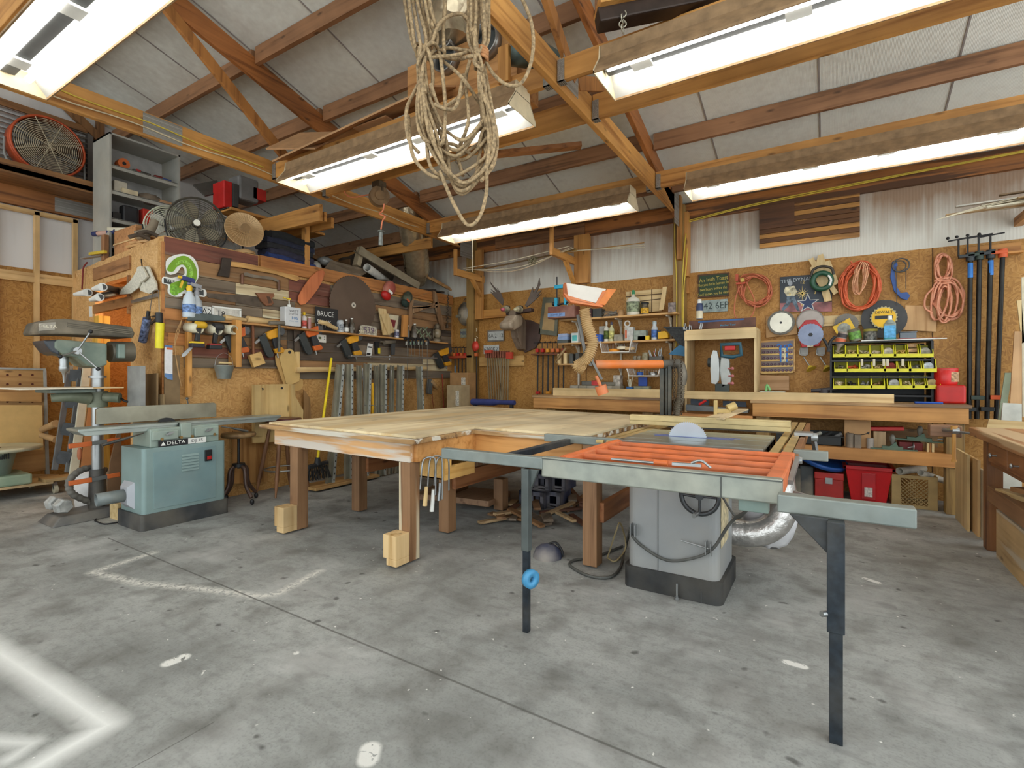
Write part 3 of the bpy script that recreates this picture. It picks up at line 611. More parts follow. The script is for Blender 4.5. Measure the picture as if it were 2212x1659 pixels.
# sliding table
RAILM=mat((158,162,152),.4,.5,.12,12,dust=.3)
m=M(); m.box(-1.20,-.15,2.20,2.25,.765,.862); part('sliding_rail',m,RAILM,t,b=.006)
m=M(); m.box(-1.20,-.15,2.196,2.252,.852,.857); m.box(-.372,-.368,2.196,2.201,.765,.85); part('rail_groove',m,mat((90,92,88),.5,.4),t)
m=M(); m.tube([(-1.115,2.27,.845),(-1.115,3.04,.845)],.022,10); part('frame_side',m,ORANGE,t)
OR2=mat((214,110,58),.5,0,.15,10,dust=.15)
m=M(); m.box(-1.15,-1.09,2.26,3.06,.80,.858); part('frame_side',m,OR2,t,b=.008)
m=M(); m.box(-.215,-.15,2.26,3.06,.78,.858); part('frame_side',m,OR2,t,b=.008)
for y in (2.29,2.47,2.65,2.83,3.02):
    m=M(); m.cyl((-1.1,y,.838),(-.2,y,.838),.017,n=12); m.box(-1.1,-.2,y-.006,y+.006,.79,.838); part('rung',m,OR2,t)
m=M(); m.bar((-.13,2.9,.85),(-.14,2.5,.80),.02,.02); m.bar((-.12,2.35,.79),(.02,2.3,.77),.012,.012); m.cyl((-.14,2.9,.84),(-.11,2.9,.84),.018); part('stop_arm',m,STEEL,t)
GALV=mat((134,142,138),.4,.5,.12,10,dust=.2); DKL=mat((40,48,56),.45,.3,.3,30,dust=.12)
m=M(); m.box(-1.83,-1.19,2.195,2.245,.80,.858); part('extension_rail',m,GALV,t,b=.005)
m=M(); m.box(-.16,.245,2.10,2.16,.76,.825); part('extension_rail',m,GALV,t,b=.005)
m=M(); m.box(-1.66,-1.1,3.085,3.13,.81,.862); part('extension_rail',m,GALV,t,b=.005)
m=M(); m.box(-.16,-.0,3.13,3.18,.81,.862); part('extension_rail',m,GALV,t,b=.005)
m=M(); m.box(-1.50,-1.46,2.24,3.15,.80,.84); part('cross_bar',m,DKL,t,b=.004)
m=M(); m.box(-1.285,-1.245,2.15,2.19,.40,.80); m.add([(-1.30,2.17,.80),(-1.2,2.17,.80),(-1.245,2.17,.7),(-1.30,2.19,.80),(-1.2,2.19,.80),(-1.245,2.19,.7)],[(0,2,1),(3,4,5),(0,1,4,3),(1,2,5,4),(2,0,3,5)]); part('leg',m,mat((92,98,96),.45,.4,.15),t,b=.003)
m=M(); m.box(-1.28,-1.25,2.155,2.185,0,.42); part('leg_extension',m,DKL,t,b=.002)
m=M(); m.pipe((-1.24,2.15,.275),(-1.215,2.14,.275),.045,.014); m.T=Matrix.Identity(4); part('leveling_knob',m,mat((74,150,196),.4),t)
m=M(); m.box(-.005,.048,2.055,2.105,.38,.76); m.add([(-.12,2.075,.765),(0,2.075,.765),(0,2.075,.64),(-.12,2.09,.765),(0,2.09,.765),(0,2.09,.64)],[(0,2,1),(3,4,5),(0,1,4,3),(1,2,5,4),(2,0,3,5)]); part('leg',m,DKL,t,b=.003)
m=M(); m.box(0.002,.042,2.06,2.10,0,.39); part('leg_extension',m,DKL,t,b=.002)
m=M(); m.cyl((.0,2.07,.44),(-.02,2.05,.44),.01); part('bolt',m,STEEL,t)
a=oz(1684,1134,0)
m=M(); m.box(a.x-.025,a.x+.025,a.y-.02,a.y+.02,.09,.80); part('leg',m,DKL,t,b=.003)
m=M(); m.cyl((a.x,a.y,.02),(a.x,a.y,.12),.008); m.cyl((a.x,a.y,0),(a.x,a.y,.025),.03); m.cyl((a.x,a.y,.08),(a.x,a.y,.09),.02); part('leveling_foot',m,STEEL,t)
# handwheel on the front panel
m=M(); c=(-.60,2.915,.60); m.ring(c,.098,.013,(0,1,0)); m.tube([(c[0]-.095,c[1],c[2]),(c[0]-.03,c[1]+.02,c[2]-.01),c],.008); m.tube([(c[0]+.095,c[1],c[2]),c],.008); m.tube([(c[0],c[1],c[2]-.095),c],.008); m.cyl((c[0],c[1]-.01,c[2]),(c[0],2.97,c[2]),.022); part('handwheel',m,mat((70,72,74),.3,.5),t)
m=M(); m.cyl((c[0]-.01,c[1]-.0,c[2]-.095),(c[0]-.02,c[1]-.05,c[2]-.1),.013); part('crank_handle',m,STEEL,t)
m=M(); m.box(-.31,-.20,2.235,2.28,.715,.765); part('switch_box',m,GREENGREY,t,b=.004)
m=M(); m.box(-.508,-.505,3.02,3.25,.3,.68); part('warning_label',m,mat((204,188,150),.6,0,.3,30),t)
CABLE=mat((84,84,80),.6,0,.2)
m=M(); m.tube([oy(1360,1150,2.96),oy(1385,1178,2.955),oy(1440,1210,2.95),oy(1500,1205,2.94),oy(1540,1185,2.93),oy(1570,1140,2.9),oy(1590,1118,2.85),oy(1610,1105,2.6),oy(1622,1080,2.3)],.0085,6,k=5); part('power_cable',m,CABLE,t)
m=M(); m.tube([oy(1562,1075,2.93),oy(1580,1105,2.9),oy(1596,1118,2.86),oy(1615,1100,2.6)],.007,6,k=5); part('power_cable',m,CABLE,t)
m=M(); q=oy(1530,1185,2.95); m.bar(q+Vector((-.01,0,-.03)),q+Vector((-.01,0,.04)),.05,.004); m.bar(q+Vector((.02,-.02,-.03)),q+Vector((.02,-.02,.04)),.04,.004); m.cyl(q,q+Vector((-.14,-.03,.03)),.004); part('cable_hook',m,STEEL,t)
m=M(); q=oy(1368,1145,2.96); m.bar(q+Vector((-.01,0,-.03)),q+Vector((-.01,0,.04)),.05,.004); m.bar(q+Vector((.02,-.02,-.03)),q+Vector((.02,-.02,.04)),.04,.004); part('cable_hook',m,STEEL,t)
m=M(); m.cyl(oz(1462,1295,0),oz(1462,1295,0)+Vector((0,0,.09)),.006); m.cyl(oz(1462,1295,0),oz(1462,1295,0)+Vector((0,0,.015)),.013); part('leveling_bolt',m,STEEL,t)
# cable on the floor
m=M(); m.tube([oy(1362,1140,3.0),oz(1352,1180,.02),oz(1340,1225,.01),oz(1315,1247,.01),oz(1270,1243,.01),oz(1232,1222,.01),oz(1240,1210,.01),oz(1285,1203,.01),oz(1345,1180,.01)],.009,6,k=6)
solo('power_cord','dark power cord looped on the floor round the timber leg beside the saw','cord',m,CABLE)
m=M(); m.tube([oz(1312,1205,.01),oz(1330,1150,.2),oz(1340,1130,.25),oz(1352,1180,.05),oz(1330,1212,.01),oz(1312,1205,.01)],.006,6,k=4)
solo('rope_loop','pale tan wire loop standing between the timber leg and saw','rope',m,mat((190,172,130),.7))
# foil elbow duct behind the saw
FOIL=mat((210,206,202),.28,.75,.12,24,bump=.8)
t=thing('dust_duct','crumpled white and foil dust elbow bulging from behind the saw cabinet','duct',(-.35,3.55,.05))
m=M(); m.tube([(-.62,3.6,.24),(-.42,3.62,.24),(-.30,3.66,.3),(-.25,3.7,.42),(-.27,3.74,.6)],.085,14,k=5); part('elbow',m,FOIL,t)
m=M(); m.sph((-.33,3.78,.36),(.17,.09,.24),10,.06); part('bag',m,mat((232,230,232),.5,0,.08,bump=.5),t)
# tools lying in the sliding rail
t=thing('lever_clamp','steel lever clamp with orange grip lying on the sliding rail','clamp',(-.75,2.25,.862))
m=M(); m.cyl((-.86,2.262,.872),(-.62,2.262,.872),.006); m.bar((-.58,2.262,.876),(-.46,2.268,.878),.02,.012); m.tube([(-.5,2.265,.885),(-.46,2.262,.9),(-.42,2.262,.872)],.006,k=3); part('bar',m,STEEL,t)
m=M(); m.cyl((-.66,2.262,.876),(-.60,2.262,.876),.012); part('grip',m,ORANGE,t)
# blue drop-down blade guard on the floor
t=thing('plastic_dome','dusty dark blue plastic dome lying on the floor under the saw rail','dome',oz(1183,1203,0))
q=oz(1183,1203,0); m=M(); m.lathe([(.10,0),(.098,.02),(.085,.055),(.055,.08),(.02,.092),(.001,.094)],q,24); part('shell',m,mat((54,64,92),.5,0,.15,6,dust=.6),t)
m=M(); m.tube([q+Vector((.01,.0,.095)),q+Vector((.05,.03,.10)),q+Vector((.09,.04,.05)),q+Vector((.10,.04,.01))],.008,k=4); part('strap',m,BLACK,t)

# ================================================================ long benches on the back wall
def bench(x0,x1,label,legs,shelf,yb=6.0):
    t=thing('workbench',label,'workbench',((x0+x1)/2,6.3,0))
    m=M(); m.box(x0-.02,x1+.02,yb-.03,6.60,.97,1.0); part('worktop',m,wood((198,160,112),(140,100,62),'x',worn=(120,92,66)),t,b=.003)
    m=M(); m.box(x0,x1,yb-.02,yb+.02,.83,.97); part('front_rail',m,wood((214,156,88),(166,108,50),'x'),t,b=.003)
    for x in legs:
        m=M(); m.box(x,x+.13,yb+.02,yb+.15,0,.83); part('leg',m,treated('z'),t,b=.004)
    if shelf:
        m=M(); m.box(shelf[0],shelf[1],yb+.0,6.6,.53,.55); m.box(shelf[0],shelf[1],yb-.002,yb+.04,.43,.5295); m.box(shelf[0],shelf[1],yb-.002,yb-.0002,.5295,.55); part('lower_shelf',m,wood((206,146,82),(160,104,50),'x'),t,b=.003)
    return t
bench(-3.38,-1.60,'timber workbench below the wall shelves, left of the mitre saw',(-3.2,-1.9),None)
bench(-.69,1.06,'timber workbench with a lower shelf, below the yellow bins',(.91,-.66),(-.69,1.05))
m=M(); m.box(-1.60,-.69,6.0,6.6,.80,.83); m.box(-1.6,-.69,5.98,6.0,.68,.81); t=solo('saw_shelf','low timber shelf between the two benches carrying the mitre saw','shelf',m,wood((196,138,80),(140,90,46),'x'),b=.003)
m=M(); m.box(-3.12,-1.64,6.05,6.07,1.0,1.10); solo('fence_board','pale board standing on edge along the left bench','board',m,pale('x'),b=.002)
m=M(); m.box(-1.42,.53,6.02,6.045,1.0,1.085); solo('fence_board','pale board on edge running from mitre saw to below the yellow bins','board',m,wood((224,196,144),(196,160,108),'x'),b=.002)

# ================================================================ jointer
t=thing('jointer','grey-green floor jointer with long bed and black switch','jointer',(-4.92,2.26,0))
JB=mat((134,156,154),.45,.1,.08,4); JS=mat((176,178,184),.45,.1,.05,4)
m=M(); rbox(m,-5.13,-4.72,1.92,2.59,.12,.665,.03); part('cabinet',m,JB,t,b=.004)
m=M(); rbox(m,-5.15,-4.70,1.90,2.61,0,.13,.03); part('plinth',m,mat((58,60,62),.5,0,.2,10,dust=.2),t)
m=M(); m.box(-4.722,-4.716,2.0,2.5,.16,.63); part('access_door',m,mat((126,152,154),.45,.1,.08,4,dust=.12),t,b=.002)
m=M()
for i in range(6): z=.44+i*.025; m.add([(-4.716,2.21,z),(-4.716,2.35,z),(-4.716,2.35,z+.018),(-4.716,2.21,z+.018),(-4.706,2.21,z),(-4.706,2.35,z)],[(0,4,5,1),(4,3,2,5),(0,3,4),(1,5,2)])
part('louvres',m,JB,t)
m=M(); m.box(-4.716,-4.70,2.40,2.46,.50,.60); part('switch',m,BLACK,t,b=.004)
m=M(); m.box(-4.705,-4.693,2.415,2.45,.515,.545); part('stop_button',m,RED,t,b=.002)
m=M(); m.box(-5.08,-4.76,1.99,2.55,.665,.82); m.box(-4.78,-4.74,2.0,2.2,.72,.80); m.box(-4.78,-4.74,2.33,2.54,.72,.80); m.box(-4.78,-4.745,2.22,2.31,.72,.85); part('casting',m,mat((150,166,156),.5,.1,.1,6,dust=.15),t,b=.008)
for y in (2.07,2.22,2.31,2.5):
    m=M(); m.cyl((-4.76,y,.73),(-4.735,y,.73),.012); part('bolt',m,mat((160,130,80),.4,.6),t)
for y in (2.12,2.44):
    m=M(); m.cyl((-4.74,y,.775),(-4.71,y,.775),.012); m.bar((-4.715,y-.03,.765),(-4.712,y+.03,.785),.01,.012); part('lock_handle',m,STEEL,t)
BED=mat((168,176,170),.35,.6,.1,6)
for a,b_ in ((1.53,2.22),(2.24,3.20)):
    m=M(); m.box(-5.04,-4.80,a,b_,.835,.855); m.add([(-5.03,a,.835),(-4.81,a,.835),(-4.81,b_,.835),(-5.03,b_,.835),(-5.03,a+(.05 if a<2 else 0),.80),(-4.81,a+(.05 if a<2 else 0),.80),(-4.81,b_-(.0 if a<2 else .05),.80),(-5.03,b_-(.0 if a<2 else .05),.80)],[(0,1,5,4),(1,2,6,5),(2,3,7,6),(3,0,4,7),(4,5,6,7)]); part('bed',m,[BED],t,b=.002)
m=M(PF(-5.0)); P=[(1.70,.87),(2.64,.87),(2.64,.99),(2.62,1.005),(1.72,1.005),(1.70,.99)]; m.prism(P,0,.03); part('fence',m,mat((150,148,132),.3,.7,.15,6),t,b=.003)
m=M(PF(-4.96)); m.prism([(2.13,.858),(2.27,.858),(2.24,.885),(2.20,.892),(2.16,.885)],0,.02); part('guard',m,BLACK,t)
m=M(); m.cyl((-5.06,2.43,.99),(-5.06,2.42,1.04),.006); m.sph((-5.06,2.42,1.05),.013,6); part('fence_knob',m,mat((90,90,86),.4),t)
for y,d in ((1.95,-.3),(2.58,.22)):
    m=M(); m.tube([(-4.78,y,.79),(-4.74,y+d*.3,.775),(-4.72,y+d,.73)],lambda q:.006+.006*(q>.6),8,k=3); part('lever',m,DSTEEL,t)
m=M(); q=PF(-4.735); m.T=q; m.box(2.04,2.27,.668,.716,0,.006); part('badge',m,BLACK,t)
m=M(PF(-4.735)); m.box(2.27,2.42,.668,.716,0,.006); part('badge_plate',m,WHITE,t)
m=M(PF(-4.728)); m.text('DELTA',.042,2.175,.692,0,1.15); m.prism([(2.055,.676),(2.095,.676),(2.075,.708)],0,.0005); part('badge_lettering',m,WHITE,t)
m=M(PF(-4.728)); m.text('DJ 15',.036,2.345,.692,0,1.2); part('badge_lettering',m,BLACK,t)
m=M(); m.add([(-5.05,1.92,.16),(-4.86,1.92,.16),(-4.86,1.92,.38),(-5.05,1.92,.38),(-5.02,1.88,.20),(-4.90,1.88,.20),(-4.90,1.88,.34),(-5.02,1.88,.34)],[(0,1,5,4),(1,2,6,5),(2,3,7,6),(3,0,4,7),(4,5,6,7)]); part('chip_chute',m,JS,t)
m=M(); m.pipe((-4.96,1.885,.27),(-4.98,1.70,.265),.052,.046); part('chip_port',m,mat((120,128,128),.5,.1,.15,8,dust=.3),t)

# ================================================================ drill press
t=thing('drill_press','old green floor drill press with ribbed belt cover','drill press',(-5.62,1.93,0))
xa,xb=-5.78,-5.47
DG=mat((118,134,122),.5,.1,.15,6,dust=.4); DCV=mat((88,82,70),.6,.1,.15,6,dust=.5)
m=M(); m.add([(-5.80,1.56,0),(-5.44,1.56,0),(-5.44,2.18,0),(-5.80,2.18,0),(-5.76,1.62,.07),(-5.48,1.62,.07),(-5.48,2.12,.09),(-5.76,2.12,.09)],[(3,2,1,0),(4,5,6,7),(0,1,5,4),(1,2,6,5),(2,3,7,6),(3,0,4,7)]); part('base',m,mat((104,104,104),.5,.3,.15,6,dust=.3),t,b=.01)
m=M(); m.cyl((-5.62,1.93,.08),(-5.62,1.93,.42),.07,.06,n=20); part('column_foot',m,mat((72,70,68),.5,.3,.2,8,dust=.3),t)
m=M(); m.cyl((-5.62,1.93,.4),(-5.62,1.93,1.4),.047,n=20); part('column',m,STEEL,t)
P=pqs([(128,733),(232,742),(232,788),(212,795),(190,790),(168,772),(135,765),(118,752),(118,738)],xb)
m=M(PF(xa)); m.prism(P,0,xb-xa); part('head',m,DG,t,b=.012)
P=pqs([(95,735),(130,735),(130,768),(112,760),(98,742)],xb)
m=M(PF(xa+.02)); m.prism(P,0,xb-xa-.03); part('front_housing',m,mat((70,74,80),.4,.3,.15),t,b=.01)
P=pqs([(82,716),(90,695),(110,690),(140,688),(285,706),(292,720),(288,730),(150,722),(84,722)],xb+.03)
m=M(PF(xa-.03)); m.prism(P,0,xb-xa+.06); part('belt_cover',m,DCV,t,b=.012)
m=M(PF(xb+.03))
for k in (4,8,12): 
    m.prism(pqs([(145,692+k),(286,710+k*.9),(286,712+k*.9),(145,694+k)],xb+.03),0,.006)
part('cover_ribs',m,mat((120,112,96),.6,.1),t)
m=M(PF(xb+.031)); P=pqs([(84,698),(120,696),(118,712),(84,715)],xb+.031); m.prism(P,0,.003); part('name_plate',m,mat((170,162,148),.5,.2),t)
q=pq(103,705,xb+.035); m=M(PF(xb+.035)); m.text('DELTA',.034,q[0],q[1],0,1.15); part('name_lettering',m,mat((236,228,204),.5),t)
P=pqs([(232,740),(282,738),(290,745),(290,780),(280,785),(236,782)],xb-.05)
m=M(); q0=ox(236,760,-5.6); q1=ox(285,760,-5.6); m.cyl(q0,q1,.095,n=18); part('motor',m,mat((112,108,96),.5,.2,.2,5,dust=.3),t,b=.01)
m=M(); m.box(-5.53,-5.47,q0.y+.02,q0.y+.08,q0.z-.06,q0.z+.07); part('motor_box',m,GREENGREY,t,b=.01)
q=ox(165,758,xb+.02); m=M(); m.cyl((xb-.02,q.y,q.z),(xb+.05,q.y,q.z),.035,.03,n=18); part('feed_hub',m,STEEL,t)
for a,b_ in ((196,716),(212,797),(130,770)):
    e=ox(a,b_,xb+.10); m=M(); m.cyl((xb+.04,q.y,q.z),e,.007); part('feed_handle',m,STEEL,t)
    m=M(); m.sph(e,.017,7); part('knob',m,BLACK,t)
q=ox(138,790,-5.62); m=M(); m.lathe([(.03,.12),(.035,.08),(.032,.04),(.036,.03),(.036,-.0),(.018,-.02),(.01,-.045),(.006,-.11)],(q.x,q.y,q.z-.04),16); part('chuck',m,STEEL,t)
m=M(); m.box(-5.80,-5.44,1.55,1.86,1.115,1.145); part('cast_table',m,mat((128,140,132),.5,.2,.12),t,b=.006)
m=M(); m.box(-5.92,-5.32,1.33,1.80,1.15,1.162); part('plywood_table',m,mat((226,214,192),.6,0,.05),t,b=.002)
m=M(); m.box(-5.92,-5.32,1.80,2.02,1.15,1.162); part('plywood_table',m,wood((214,180,132),(176,138,90),'y'),t,b=.002)
m=M(); m.tube([(-5.60,1.60,1.07),(-5.58,1.72,1.08),(-5.6,1.86,1.06)],lambda v:.035+.02*v,12,k=4); m.cyl((-5.62,1.93,.98),(-5.62,1.93,1.12),.075); m.cyl((-5.56,1.96,1.07),(-5.48,2.05,1.06),.045); part('table_arm',m,mat((120,130,108),.5,.1,.2,6,dust=.3),t)
m=M(); m.tube([(-5.5,2.06,1.06),(-5.46,2.08,1.03),(-5.45,2.12,1.02)],.01,k=3); part('crank',m,BLACK,t)
m=M(); m.cyl((-5.62,1.93,1.24),(-5.62,1.93,1.262),.066,n=20); part('collar',m,STEEL,t)
# quick clamps stored on the column
def qclamp(z,lab):
    t=thing('clamp',lab,'clamp',(-5.55,1.85,z),'orange clamps gripping the drill press column')
    m=M(); m.bar((-5.54,1.70,z),(-5.54,1.86,z+.006),.028,.04); part('jaw',m,ORANGE,t,b=.004)
    m=M(); m.bar((-5.54,1.86,z+.006),(-5.54,1.97,z+.015),.026,.034); part('bar',m,STEEL,t)
    m=M(); m.bar((-5.54,1.97,z+.015),(-5.54,2.07,z+.02),.028,.04); part('jaw',m,ORANGE,t,b=.004); return t
qclamp(.655,'orange clamp gripping the drill press column above the other'); 
LCL=qclamp(.335,'orange clamp with wooden handle low on the drill press column')
q=ox(172,985,-5.5); m=M(); m.lathe([(.012,0),(.018,.03),(.016,.08),(.008,.1)],(q.x,q.y,q.z-.03),12); part('handle',m,wood((170,96,58),(130,66,36),'z'),LCL)
# dumbbells
t=thing('dumbbell','flaking grey hexagonal dumbbell resting on the drill press base','dumbbell',(-5.6,1.62,.08))
def hexh(m,c,d,r,l):
    c=Vector(c); d=Vector(d).normalized(); m.cyl(c-d*l/2,c-d*l*.3,r*.8,r,n=6); m.cyl(c-d*l*.3,c+d*l*.3,r,n=6); m.cyl(c+d*l*.3,c+d*l/2,r,r*.8,n=6)
DB_=mat((176,176,172),.6,.2,.25,18,dust=.2)
for f in (-.085,.085):
    m=M(); hexh(m,(-5.62+f*1.1,1.655,.155),(1,.15,0),.065,.10); part('weight',m,DB_,t,b=.004)
m=M(); m.cyl((-5.69,1.65,.155),(-5.55,1.66,.155),.016); part('grip',m,DB_,t)
# vacuum hose and white tank behind the press
t=thing('shop_vacuum','white round shop vacuum with grey ribbed hose behind the drill press','vacuum',(-5.9,2.0,0))
m=M(); m.lathe([(.14,0),(.15,.08),(.155,.2),(.14,.32),(.10,.36),(.03,.38)],(-5.95,2.02,.0),22); part('tank',m,mat((214,212,210),.4,0,.1,8,dust=.2),t)
m=M(); m.tube([ox(228,1015,-5.75),ox(185,1012,-5.68),ox(152,1035,-5.62),ox(155,1065,-5.6),ox(195,1085,-5.62)],lambda v:.028+.003*math.sin(v*260),10,k=14); part('hose',m,mat((110,106,98),.7),t)
# ================================================================ cabinet right, dust, stool
def stool():
    t=thing('bar_stool','four-legged turned wooden bar stool with dark seat by the table corner','stool',(-5.0,3.36,0))
    m=M(); m.lathe([(.15,.0),(.185,.012),(.19,.03),(.18,.045),(.14,.05),(.1,.04)],(-5.0,3.36,.76),24); m.lathe([(.13,0),(.14,.03)],(-5.0,3.36,.73),20); part('seat',m,mat((92,48,42),.25,0,.2,6),t)
    WL=wood((140,98,66),(98,62,36),'z')
    for sx,sy in ((1,-1),(-1,-1),(1,1),(-1,1)):
        p=Vector((-5.0+.09*sx,3.36+.09*sy,.74)); q=Vector((-5.0+.17*sx,3.36+.2*sy,0.0))
        m=M(); pts=[p.lerp(q,i/24) for i in range(25)]
        m.tube(pts,lambda v:.013+.009*math.sin(v*PI)+(.004 if abs(v-.35)<.02 or abs(v-.75)<.02 else 0)-.004*(v>.9),10); part('leg',m,WL,t)
    m=M(); m.ring((-5.0,3.36,.26),.185,.009,(0,0,1)); part('foot_ring',m,STEEL,t)
stool()
t=thing('swivel_stool','dark swivel stool on curved castor legs behind the jointer','stool',(-4.98,2.86,0))
m=M(); m.lathe([(.10,0),(.15,.01),(.16,.03),(.15,.05),(.08,.055)],(-4.98,2.86,.645),22); part('seat',m,wood((150,120,80),(110,80,48),'x'),t)
m=M(); m.cyl((-4.98,2.86,.34),(-4.98,2.86,.65),.012); m.cyl((-4.98,2.86,.36),(-4.98,2.86,.39),.06); part('post',m,BLACK,t)
for a in (0.1,1.7,3.2,4.8):
    c_,s_=math.cos(a),math.sin(a)
    m=M(); m.tube([(-4.98+c_*.03,2.86+s_*.03,.37),(-4.98+c_*.09,2.86+s_*.09,.33),(-4.98+c_*.11,2.86+s_*.11,.18),(-4.98+c_*.19,2.86+s_*.19,.07)],.018,8,k=4); part('leg',m,mat((84,62,52),.4,.1,.2),t)
    m=M(); m.sph((-4.98+c_*.2,2.86+s_*.2,.03),(.02,.02,.03),6); part('castor',m,BLACK,t)

# ================================================================ right-hand maple bench
WB=wood((178,128,84),(128,84,50),'y',worn=(196,166,128)); WBL=wood((140,94,54),(96,58,28),'z')
t=thing('joiners_bench','old brown cabinetmaker bench with drawers and end vice at the right','workbench',(1.3,4.2,0))
m=M(); m.box(.93,1.72,2.9,5.26,.80,.862); part('worktop',m,WB,t,b=.006)
for x,y in ((.97,4.93),(1.6,4.93),(.97,3.1)): m=M(); m.box(x,x+.09,y,y+.1,0,.8); part('leg',m,WBL,t,b=.005)
m=M(); m.box(.99,1.68,3.0,5.0,.62,.80); part('drawer_case',m,wood((150,100,60),(104,62,32),'y'),t)
for a,b_ in ((4.42,4.86),(3.94,4.40),(3.45,3.92)):
    m=M(); m.box(.965,.99,a,b_,.655,.785); d=part('drawer',m,wood((166,112,68),(122,74,40),'y'),t,b=.004)
    for yy in ((a+b_)/2,): m=M(); m.cyl((.965,yy,.72),(.935,yy,.72),.006); m.sph((.93,yy,.72),(.01,.016,.016),6); part('knob',m,STEEL,d)
m=M(); m.box(.98,1.66,3.1,4.95,.44,.455); m.box(.975,1.01,3.0,4.98,.36,.47); part('shelf',m,wood((150,112,76),(112,76,46),'y'),t,b=.003)
m=M(); m.box(.70,.90,5.30,5.42,.77,.862); part('vice_jaw',m,wood((150,112,84),(112,80,56),'x'),t,b=.008)
t2=t
a=oy(2061,920,5.2); b_=oy(2061,998,5.2)
m=M(); m.cyl((a.x,a.y,a.z),(b_.x,b_.y,b_.z),.012); m.cyl(a,a+Vector((0,0,-.03)),.022); m.cyl(b_,b_+Vector((0,0,.02)),.018); part('vice_handle',m,wood((214,160,84),(180,120,56),'z'),t)
m=M(); m.cyl((a.x,a.y,.832),(.76,5.36,.822),.014); m.cyl((a.x-.012,a.y,.832),(a.x+.03,a.y,.832),.026); m.cyl((.88,5.3,.815),(.96,5.2,.815),.01); part('vice_screw',m,STEEL,t)
for i,(y,x,w_,l,z,mm) in enumerate(((4.5,1.05,.16,.5,.455,pale('y')),(4.3,1.2,.2,.6,.49,wood((190,168,140),(150,124,94),'y')),(4.35,1.1,.12,.4,.51,wood((176,130,84),(134,92,54),'y')),(4.05,1.15,.14,.5,.455,mat((140,150,160),.6)))):
    m=M(Tr(x,y,z)@Rz((.3,-.2,.5,-.1)[i])); m.box(0,w_,-l/2,l/2,0,.03); solo('offcut',('pale offcut board on the bench shelf nearest its leg','weathered board laid over the bench shelf offcuts','brown offcut on top of the bench shelf pile','blue-painted offcut at the near end of the shelf pile')[i],'board',m,mm,'offcuts on the maple bench shelf',b=.002)
t=thing('plywood_bin','open plywood bin on the floor under the maple bench','bin',(1.1,4.4,0))
x0,x1,y0,y1,z1=.99,1.5,4.08,4.78,.335; e=.02; m=M(); m.box(x0,x0+e,y0,y1,0,z1); m.box(x0+e,x1-e,y0,y0+e,0,z1); m.box(x1-e,x1,y0,y1,0,z1); m.box(x0+e,x1-e,y1-e,y1,0,z1); m.box(x0+e,x1-e,y0+e,y1-e,0,e); part('box',m,wood((206,174,124),(160,124,76),'y',worn=(196,182,158)),t,b=.002)
m=M(); m.box(1.1,1.4,4.2,4.6,.02,.2); part('divider',m,BLACK,t)
# leaning sheets between the benches
for i,(x,y0,y1,z) in enumerate(((.955,5.45,5.9,.62),(.99,5.3,5.62,.60),(1.01,5.22,5.5,.53))):
    m=M(); m.box(x,x+.018,y0,y1,0,z); solo('plywood_sheet',('plywood offcut sheet standing nearest the bench leg','middle plywood offcut sheet standing beside the maple bench','short plywood offcut sheet against the maple bench leg')[i],'sheet',m,(pale('z'),wood((216,178,124),(184,142,86),'z'),wood((190,176,150),(158,140,112),'z'))[i],b=.001)
# ================================================================ tools and finds hung on the partition (X = XP)
FX=-5.275
def hung(name,label,cat,polys,mats,group=None,dx=0,th=.02,b=.002):
    """polys: [(pixel outline, d0, d1, material index)] standing off the partition"""
    m=M(PF(FX+dx))
    for P,a,b_,k in polys: m.k=k; m.prism(pqs(P,FX+dx),a,b_)
    return solo(name,label,cat,m,mats,group,b=b)
def ppart(t,name,P,a,b_,mm,label=None,b=0,dx=0):
    m=M(PF(FX+dx)); m.prism(pqs(P,FX+dx),a,b_); return part(name,m,mm,t,label,b)
def pc(px,py,dx=0): return ox(px,py,FX+dx)
def circ(px,py,rx,ry=None,n=20,a0=0): ry=ry or rx; return [(px+rx*math.cos(2*PI*i/n+a0),py+ry*math.sin(2*PI*i/n+a0)) for i in range(n)]
WOODH=wood((206,160,96),(164,116,58),'y'); DW=wood((112,74,52),(74,46,32),'z'); RUST=mat((96,84,72),.6,.5,.25,12); BLADEM=mat((128,118,104),.45,.6,.2,8)
# sign "THE UNKNOWN" shaped as a question mark made of hops
t=thing('brewery_sign','green hop question mark cut-out sign on the barn boards by the corner','sign',pc(390,640),None)
hook=[(362,575),(375,560),(395,553),(412,562),(422,580),(423,600),(415,616),(400,622),(392,630),(374,636),(366,615),(385,607),(398,600),(402,590),(400,578),(392,572),(380,577),(372,587),(360,585)]
ppart(t,'backing',sp2([(358,565),(372,553),(395,549),(415,556),(426,575),(427,600),(418,620),(442,626),(440,642),(396,634),(392,640),(375,641),(362,632),(362,616),(350,612),(352,598),(372,602),(372,600),(396,594),(397,582),(390,577),(380,590),(362,592)],3),0.002,.014,WHITE)
ppart(t,'hop_bine',sp2(hook),.014,.018,LIME)
ppart(t,'hop_cone',circ(375,627,10,12,12),.018,.026,mat((120,176,50),.6,0,.3,60))
ppart(t,'hop_leaves',[(375,572),(386,563),(400,562),(411,572),(415,590),(411,604),(402,612),(392,614),(403,604),(408,592),(406,578),(398,569),(388,568),(380,574)],.018,.021,mat((150,200,80),.6,0,.4,90))
m=M(PF(FX)); a=pq(366,607); m.prism(pqs([(352,601),(375,606),(375,617),(352,611)],FX),.0145,.017); m.prism(pqs([(384,611),(438,627),(438,639),(384,622)],FX),.0145,.017); part('banner',m,mat((58,62,62),.6),t)
